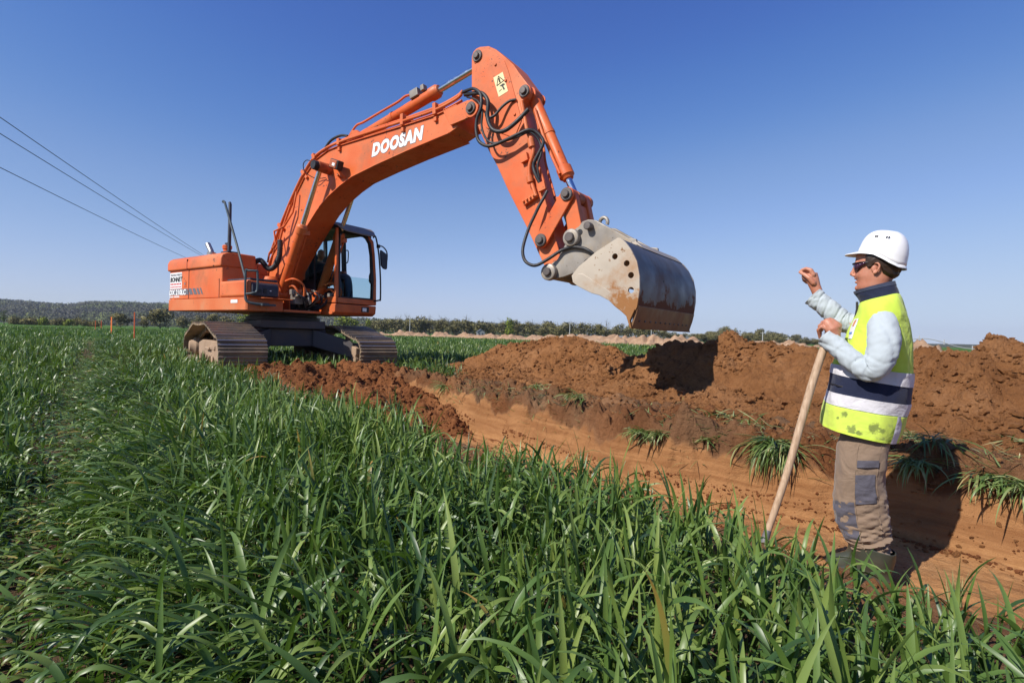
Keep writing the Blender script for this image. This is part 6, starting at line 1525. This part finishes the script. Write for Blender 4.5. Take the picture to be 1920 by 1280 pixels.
# ------------------------------------------------------------------ marker stakes, poles, cables
def pix(px, py, Y):
    """a point Y metres ahead, from the camera's own geometry (used once to survey far positions)"""
    d = cam.matrix_world.to_3x3() @ Vector(((px-960)/1000, -(py-640)/1000, -1)); k = Y/d.y
    return Vector((d.x*k, Y, CAM_H+d.z*k))
M['stake_dark'] = paint("weathered_orange_stake", (0.42, 0.075, 0.022), 0.7, (0.2, 0.1, 0.06), 0.6, 6)
M['stake'] = paint("bright_orange_stake", (0.85, 0.20, 0.045), 0.6, (0.5, 0.2, 0.1), 0.3, 6)
for px, top, Y, w, mt_, lab in ((252, 585, 21.6, 0.045, 'stake_dark', "nearest orange marker stake, dark and thin, in the crop left of the excavator"), (209, 594, 40.0, 0.085, 'stake', "bright orange board stake, second nearest, left of the thin dark stake"),
                                (190, 600.5, 66.0, 0.08, 'stake_dark', "small orange stake third along the row, near the wood"), (179, 600.5, 82.0, 0.09, 'stake_dark', "farthest and faintest orange stake in the row")):
    b0 = pix(px, 610, Y); tz = pix(px, top, Y).z
    mb = MB(); mb.prism([(-w/2, -0.2), (w/2, -0.2), (w/2, tz-0.02), (w*0.3, tz), (-w*0.3, tz), (-w/2, tz-0.02)], -w*0.25, w*0.25)
    o = mb.build("marker_stake", [M[mt_]], bevel=0.003); o.location = (b0.x, Y, 0); tag(o, lab, "stake", "orange stakes marking out the trench line")
M['pole'] = paint("pale_grey_pole", (0.42, 0.42, 0.42), 0.7, (0.3, 0.28, 0.25), 0.4, 3)
for px, top, Y, w, lab in ((768, 593, 150, 0.16, "grey pole before the trees just right of the excavator cab"), (1068, 604, 130, 0.16, "grey pole before the trees left of the bucket"), (1221, 611, 120, 0.16, "grey pole with a crossarm under the bucket lip"),
                           (1430, 622, 120, 0.16, "grey pole before the dark wooded rise"), (1478, 633, 110, 0.16, "short grey pole left of the worker's raised arm")):
    b0 = pix(px, 630, Y); tz = pix(px, top, Y).z; mb = MB(); mb.tube([(0, 0, -0.3), (0, 0, tz)], [w/2*1.2, w/2], 10)
    mb.box((-0.5, -0.05, tz-0.35), (0.5, 0.05, tz-0.25)); o = mb.build("utility_pole", [M['pole']]); o.location = (b0.x, Y, 0); tag(o, lab, "pole", "poles in front of the far trees")
M['wire'] = paint("dark_cable", (0.04, 0.05, 0.07), 0.5)
for (a, c_, lab) in ((((-120, 137), (470, 531)), None, "topmost of the three overhead cables at upper left"), (((-120, 176), (470, 528)), None, "middle of the three overhead cables at upper left"), (((-120, 254), (440, 520)), None, "lowest of the three overhead cables at upper left")):
    p0 = pix(*a[0], 26); p1 = pix(*a[1], 150); pts = []
    for k in range(33):
        f = k/32; q = p0.lerp(p1, f); q.z -= 0.55*4*f*(1-f); pts.append(q)
    o = MB().tube(pts, 0.024, 6).build("power_cable", [M['wire']]); tag(o, lab, "cable", "overhead cables")
ir = MB(); pa = pix(1690, 640, 60); pb = pix(1850, 653, 60); pts = []
for k in range(25):
    f = k/24; q = pa.lerp(pb, f); q.z += 0.35*math.sin(f*math.pi*2)+0.25*math.sin(f*math.pi); pts.append(q)
ir.tube(pts, 0.045, 6)
for k in (5, 12, 20): ir.tube([pts[k]-Vector((0, 0, 0.2)), pts[k]+Vector((0, 0, 0.35))], 0.05, 6)
ir.tube([pts[3], (pts[3].x, 60, 0)], 0.05, 6); ir.tube([pts[22], (pts[22].x, 60, 0)], 0.05, 6)
tag(ir.build("irrigation_line", [M['pole']]), "thin arched irrigation line behind the heap, right of the worker", "irrigation pipe")

# ------------------------------------------------------------------ pale spoil mounds beyond the field
rs = np.random.RandomState(12)
GRP = "row of pale dirt mounds beyond the crop"
for i in range(26):
    f = i/25; px = 706+(1300-706)*f; Y = np.interp(px, [706, 830, 1000, 1100, 1300], [84, 78, 66, 57, 45])*rs.uniform(0.97, 1.04)
    b0 = pix(px+rs.uniform(-6, 6), 640, Y); h = rs.uniform(0.55, 1.05)*(1.0 if px < 1050 else 1.12)
    mound("dirt_mound", b0.x, Y, rs.uniform(1.5, 3.6), rs.uniform(1.0, 1.7), h, 20+i, M['pale_earth'], "low pale dirt mound in the long row between the green field and the far trees", GRP, rough=0.5, n=30)
for i in range(14):
    px = 760+i*40+rs.uniform(-10, 10); Y = np.interp(px, [706, 1300], [108, 72]); b0 = pix(px, 640, Y)
    mound("dirt_mound", b0.x, Y, rs.uniform(1.6, 3.4), rs.uniform(1.2, 1.8), rs.uniform(0.6, 1.1), 60+i, M['pale_earth'], "low pale dirt mound in the long row between the green field and the far trees", GRP, rough=0.5, n=26)
for i in range(7):
    px = 1392+i*27+rs.uniform(-6, 6); Y = 62+rs.uniform(-4, 6); b0 = pix(px, 640, Y)
    mound("dirt_mound", b0.x, Y, rs.uniform(1.2, 2.6), 1.3, rs.uniform(0.5, 1.0), 90+i, M['pale_earth'], "low pale dirt mound in the short row left of the worker, below the wooded rise", "pale mounds left of the worker", rough=0.5, n=26)

# ------------------------------------------------------------------ trees
def crown_mat(name, stops):
    m, nt, b = new_mat(name); at = nt.nodes.new("ShaderNodeVertexColor"); at.layer_name = "tint"
    sep = nt.nodes.new("ShaderNodeSeparateColor"); nt.links.new(at.outputs["Color"], sep.inputs[0])
    nt.links.new(ramp(nt, sep.outputs[0], stops), b.inputs["Base Color"]); b.inputs["Roughness"].default_value = 0.8; b.inputs["Specular IOR Level"].default_value = 0.1
    return m
M['olive'] = crown_mat("olive_spring_crown", [(0.0, (0.095, 0.088, 0.036)), (0.5, (0.165, 0.150, 0.060)), (1.0, (0.25, 0.225, 0.105))])
M['bare'] = crown_mat("bare_twig_crown", [(0.0, (0.14, 0.12, 0.085)), (0.5, (0.22, 0.195, 0.140)), (1.0, (0.31, 0.28, 0.205))])
M['fresh'] = crown_mat("fresh_green_crown", [(0.0, (0.085, 0.115, 0.016)), (0.5, (0.16, 0.20, 0.028)), (1.0, (0.25, 0.28, 0.05))])
M['poplar'] = crown_mat("dark_green_crown", [(0.0, (0.055, 0.085, 0.022)), (0.5, (0.10, 0.145, 0.034)), (1.0, (0.16, 0.21, 0.05))])
M['wood_far'] = crown_mat("hill_wood_crown", [(0.0, (0.070, 0.070, 0.066)), (0.35, (0.095, 0.098, 0.066)), (0.6, (0.115, 0.135, 0.052)), (1.0, (0.165, 0.195, 0.070))])
M['bark'] = paint("grey_bark", (0.10, 0.085, 0.07), 0.9, (0.05, 0.045, 0.035), 0.5, 3)
def cards(cen, rad, n, size, rs, twig=0.0):
    """leaf clumps: small triangles spread through uneven lobes"""
    nl = len(cen); w = np.array([r[0]*r[1]*r[2] for r in rad])**0.67; li = rs.choice(nl, n, p=w/w.sum())
    d = rs.randn(n, 3); d /= np.linalg.norm(d, axis=1)[:, None]; p = np.array(cen)[li]+d*np.array(rad)[li]*(0.45+0.6*rs.rand(n, 1)**0.6)
    e1 = rs.randn(n, 3); e2 = rs.randn(n, 3); e1 /= np.linalg.norm(e1, axis=1)[:, None]; e2 /= np.linalg.norm(e2, axis=1)[:, None]
    if twig: e1 = e1*[0.35, 0.35, 1]+[0, 0, twig]
    sz = size*(0.6+0.9*rs.rand(n, 1)); v = np.stack([p-e1*sz*0.6, p+e1*sz*0.6+e2*sz*0.2, p+e2*sz*(0.9 if not twig else 0.22)], 1)
    c = np.clip(0.45+0.28*rs.randn(n)+0.25*np.sin(li*2.3), 0, 1)
    nr = (p-np.array(cen)[li])/np.array(rad)[li]; nr = nr/(np.linalg.norm(nr, axis=1)[:, None]+1e-6)+0.28*rs.randn(n, 3)+[0, 0, 0.15]; nr /= np.linalg.norm(nr, axis=1)[:, None]
    g_ = np.cross(v[:, 1]-v[:, 0], v[:, 2]-v[:, 0]); bad = (g_*nr).sum(1) < 0; v[bad] = v[bad][:, ::-1]
    NORM.append(np.repeat(nr, 3, 0))
    return v.reshape(-1, 3), np.repeat(np.stack([c, c, c, np.ones(n)], -1), 3, 0)
NORM = []
def soften(me, nr):
    me.polygons.foreach_set("use_smooth", np.ones(len(me.polygons), dtype=bool)); me.normals_split_custom_set_from_vertices(nr.tolist()); return me
def make_crown(name, mat, h, w, seed, kind):
    rs = np.random.RandomState(seed); cen = []; rad = []
    base = 0.02 if kind == 'bush' else (0.06 if kind in ('olive', 'fresh') else 0.22)
    for k in range({'poplar': 8, 'bare': 11, 'bush': 11}.get(kind, 17)):
        f = rs.rand(); zz = h*(base+0.08+(0.82-base)*f); sp = w/2*(0.75 if kind == 'poplar' else math.sin(math.pi*(0.15+0.75*f)))
        a = rs.uniform(0, 6.28); q = sp*0.62*math.sqrt(rs.rand()); cen.append((q*math.cos(a), q*math.sin(a), zz)); rr = w*(0.19+0.13*rs.rand()); rad.append((rr, rr, rr*(1.5 if kind == 'poplar' else 0.95)))
    v, c = cards(cen, rad, 1000 if kind != 'bare' else 620, w*(0.075 if kind != 'bare' else 0.07), rs, 0.9 if kind == 'bare' else 0.0)
    return soften(arr_mesh(name, v, np.arange(len(v)).reshape(-1, 3), [mat], loops=3, smooth=True, color=c), NORM.pop())
def make_trunk(h, w, seed):
    rs = np.random.RandomState(seed); mb = MB(); mb.tube([(0, 0, -0.3), (0.05*h*0.2, 0, h*0.3), (0.02*h, 0.02*h, h*0.62), (0.02*h, 0.0, h*0.9)], [h*0.022, h*0.017, h*0.010, h*0.003], 7)
    for k in range(9):
        z0 = h*(0.28+0.5*rs.rand()); a = rs.uniform(0, 6.28); r_ = w*(0.3+0.22*rs.rand()); mb.tube([(0, 0, z0), (r_*0.5*math.cos(a), r_*0.5*math.sin(a), z0+h*0.10), (r_*math.cos(a), r_*math.sin(a), z0+h*0.26)], [h*0.008, h*0.005, h*0.002], 5)
    t = mb.build("trunk", [M['bark']]); me = t.data; bpy.data.objects.remove(t); return me
VAR = {}
for kind, mat, h, w in (('olive', 'olive', 9, 7), ('olive', 'olive', 8, 8), ('olive', 'olive', 10, 6), ('bare', 'bare', 12, 6), ('bare', 'bare', 11, 7), ('bare', 'bare', 13, 5.5), ('fresh', 'fresh', 7, 7), ('poplar', 'poplar', 11, 3.4), ('bush', 'olive', 4, 7), ('bush', 'fresh', 4, 7)):
    key = kind+('_'+mat if kind == 'bush' else ''); sd = len(VAR)*13+sum(map(len, VAR.values()))*7+3
    VAR.setdefault(key, []).append((make_crown("crown", M[mat], h, w, sd, kind), make_trunk(h, w, sd), h, w))
def tree(kind, px, top, Y, wpx, label, group, rs):
    cm, tm, h, w = VAR[kind][rs.randint(len(VAR[kind]))]
    p = pix(px, 630, Y); hh = pix(px, top, Y).z; e = empty("tree", (p.x, Y, 0), rs.uniform(0, 6.28), label, "tree", group)
    sz = hh/h; sx = (wpx*Y/1000/w) if wpx else sz; e.scale = (sx, sx, sz); link("crown", cm, e); link("trunk", tm, e); return e
hz = lambda px: 628.5+0.0264*(px-960)
rs = np.random.RandomState(31)
TL = "trees along the far edge of the field"
prof = [(690, 598), (720, 597), (760, 594), (800, 596), (830, 600), (880, 601), (905, 604), (940, 604), (958, 602), (1000, 606), (1060, 607), (1120, 608), (1180, 611), (1240, 618), (1300, 627), (1340, 630)]
for i in range(58):
    px = 692+i*11.2+rs.uniform(-4, 4); top = np.interp(px, [p[0] for p in prof], [p[1] for p in prof])+rs.uniform(-4, 5); Y = rs.uniform(235, 290)
    tree('olive', px, top, Y, rs.uniform(26, 38), "bushy olive-brown tree in the tree line beyond the field, right of the excavator", TL, rs)
for i in range(34):
    px = 735+i*14+rs.uniform(-6, 6); top = np.interp(px, [p[0] for p in prof], [p[1] for p in prof])-rs.uniform(2, 12); Y = rs.uniform(292, 330)
    tree('bare', px, top, Y, rs.uniform(18, 26), "thin leafless tree rising behind the bushy tree line, right of the excavator", TL+", leafless row", rs)
tree('fresh', 690, 599, 225, 16, "yellow-green tree just right of the excavator cab", None, rs)
tree('fresh', 645, 594, 215, 52, "broad yellow-green tree seen beneath the excavator cab", None, rs)
tree('fresh', 664, 600, 220, 26, "smaller yellow-green tree seen under the right corner of the cab", None, rs)
tree('fresh', 955, 599, 232, 24, "greener rounded tree standing out in the tree line left of the bucket", None, rs)
tree('poplar', 7, 579, 150, 11, "narrow upright green tree at the left edge of the photo", None, rs)
tree('poplar', -6, 581, 158, 11, "narrow green tree cut by the left edge of the photo", None, rs)
tree('olive', 300, 581, 165, 62, "large round olive tree behind the rear of the excavator", None, rs)
tree('olive', 226, 589, 160, 40, "dark olive tree left of the nearest marker stake", None, rs)
tree('olive', 270, 595, 168, 22, "low olive tree between the dark olive tree and the large round one", None, rs)
for i, px in enumerate((345, 372, 398, 424, 500, 528, 555, 590)):
    tree('olive', px, np.interp(px, [345, 424, 590], [588, 590, 601])+rs.uniform(0, 4), 185+rs.uniform(-10, 20), rs.uniform(30, 42), "olive tree seen in the gap between the excavator house and its tracks", "trees seen through the excavator's gap", rs)
tree('fresh', 462, 590, 150, 50, "bright green tree between the house and the right hand crawler track", None, rs)
for i in range(13):
    px = 26+i*13+rs.uniform(-4, 4); k = 'bush_fresh' if i in (4, 8) else 'bush_olive'
    tree(k, px, hz(px)-rs.uniform(4, 11), 175+rs.uniform(-8, 14), rs.uniform(16, 30), "low bush along the left field edge below the wooded hill", "bushes at the left field edge", rs)
# wooded rise left of the worker
for i in range(110):
    px = 1318+rs.rand()*250; topl = np.interp(px, [1318, 1345, 1372, 1420, 1470, 1500, 1530, 1568], [625, 614, 610, 614, 623, 628, 633, 641]); f = rs.rand()
    top = topl+(hz(px)-topl)*0.62*f; Y = 420-170*f
    tree('olive' if rs.rand() < 0.8 else 'bare', px, top, Y, rs.uniform(15, 24), "dark tree of the wooded rise between bucket and worker", "trees of the wooded rise", rs)

# ------------------------------------------------------------------ hills with their woods
def hill(name, line, Yn, Yf, mat):
    vs = []; n = len(line)
    for j in range(7):
        f = j/6; Y = Yn+(Yf-Yn)*f
        for px, top in line:
            p = pix(px, top, Yf); zt_ = p.z*(1-(1-f)**1.8); q = pix(px, 630, Y); vs.append((q.x, Y, zt_-0.4))
    fs = [(j*n+k, j*n+k+1, (j+1)*n+k+1, (j+1)*n+k) for j in range(6) for k in range(n-1)]
    o = MB().add(vs, fs).build(name, [mat], angle=180); tag(o, kind='structure'); return o
M['hillside'] = soil_mat("wooded_hillside", [(0.3, (0.05, 0.055, 0.03)), (0.7, (0.09, 0.09, 0.045))], 0.2)
LH = [(-330, 575), (-200, 566), (-80, 567), (0, 568.5), (60, 573.5), (130, 578), (172, 573), (230, 574), (310, 577), (420, 581), (500, 589), (600, 600), (690, 604), (760, 607), (860, 610), (960, 614), (1080, 622)]
hill("hills", LH, 620, 1500, M['hillside'])
RH = [(1500, 641), (1600, 641), (1700, 643.5), (1800, 645), (1900, 648), (2000, 651), (2120, 655)]
hill("hills", RH, 900, 2200, M['hillside'])
rs = np.random.RandomState(55); nC = 7500
px = rs.uniform(-320, 1060, nC); f = rs.rand(nC)**1.25
V_, C_ = [], []; NORM.clear()
for a, ff in zip(px, f):
    top = np.interp(a, [l[0] for l in LH], [l[1] for l in LH]); zc = pix(a, top, 1500).z*(1-(1-ff)**1.8); Y = 620+880*ff
    if zc < 0.5 and ff > 0.1: continue
    q = pix(a, 630, Y); r_ = rs.uniform(3.0, 6.2)*(0.75+0.5*ff); v, c = cards([(0, 0, r_*0.75)], [(r_, r_, r_*0.9)], 34, r_*0.42, rs)
    band = float(vnoise(np.array([a*0.010]), np.array([ff*5.0]), 77)[0]); tone = 0.50+0.80*band+0.07*rs.randn()
    if 0.08 < ff < 0.30: tone -= 0.33
    c[:, 0] = np.clip(0.88*tone+0.12*c[:, 0], 0, 1); V_.append(v+[q.x, Y, zc-r_*0.25]); C_.append(c)
V_ = np.concatenate(V_); C_ = np.concatenate(C_)
tag(link("woodland", soften(arr_mesh("woodland", V_, np.arange(len(V_)).reshape(-1, 3), [M['wood_far']], loops=3, smooth=True, color=C_), np.concatenate(NORM))), kind='stuff')
# small house at the field edge
hs = empty("house", (pix(901, 630, 228).x, 228, 0), R(12), "tiny grey house among the trees beyond the mounds", "house"); hs.scale = (0.7, 0.7, 0.7)
M['wall_far'] = paint("pale_render", (0.20, 0.21, 0.23), 0.9); M['roof_far'] = paint("slate_roof", (0.12, 0.13, 0.16), 0.8)
MB().prism([(-2.2, 0), (2.2, 0), (2.2, 2.6), (0, 4.0), (-2.2, 2.6)], -2.2, 2.2).build("wall", [M['wall_far']], hs)
MB().prism([(-2.5, 2.5), (0, 4.15), (2.5, 2.5), (2.5, 2.7), (0, 4.4), (-2.5, 2.7)], -2.5, 2.5).build("roof", [M['roof_far']], hs)
for x in (-1.1, 0.9): MB().box((x-0.4, -2.24, 0.9), (x+0.4, -2.205, 2.0)).build("window", [M['navy']], hs)

# ------------------------------------------------------------------ thin haze that pales the hills
m = bpy.data.materials.new("air_haze"); m.use_nodes = True; nt = m.node_tree
nt.nodes.remove(nt.nodes["Principled BSDF"]); pv = nt.nodes.new("ShaderNodeVolumePrincipled")
pv.inputs["Color"].default_value = (0.78, 0.86, 0.98, 1); pv.inputs["Density"].default_value = 0.00013; pv.inputs["Anisotropy"].default_value = 0.2
nt.links.new(pv.outputs[0], nt.nodes["Material Output"].inputs["Volume"])
hb_ = MB(); hb_.box((-2600, -300, -2.0), (2600, 2350, 75)); hz_o = hb_.build("haze", [m], smooth=False); tag(hz_o, kind='stuff')
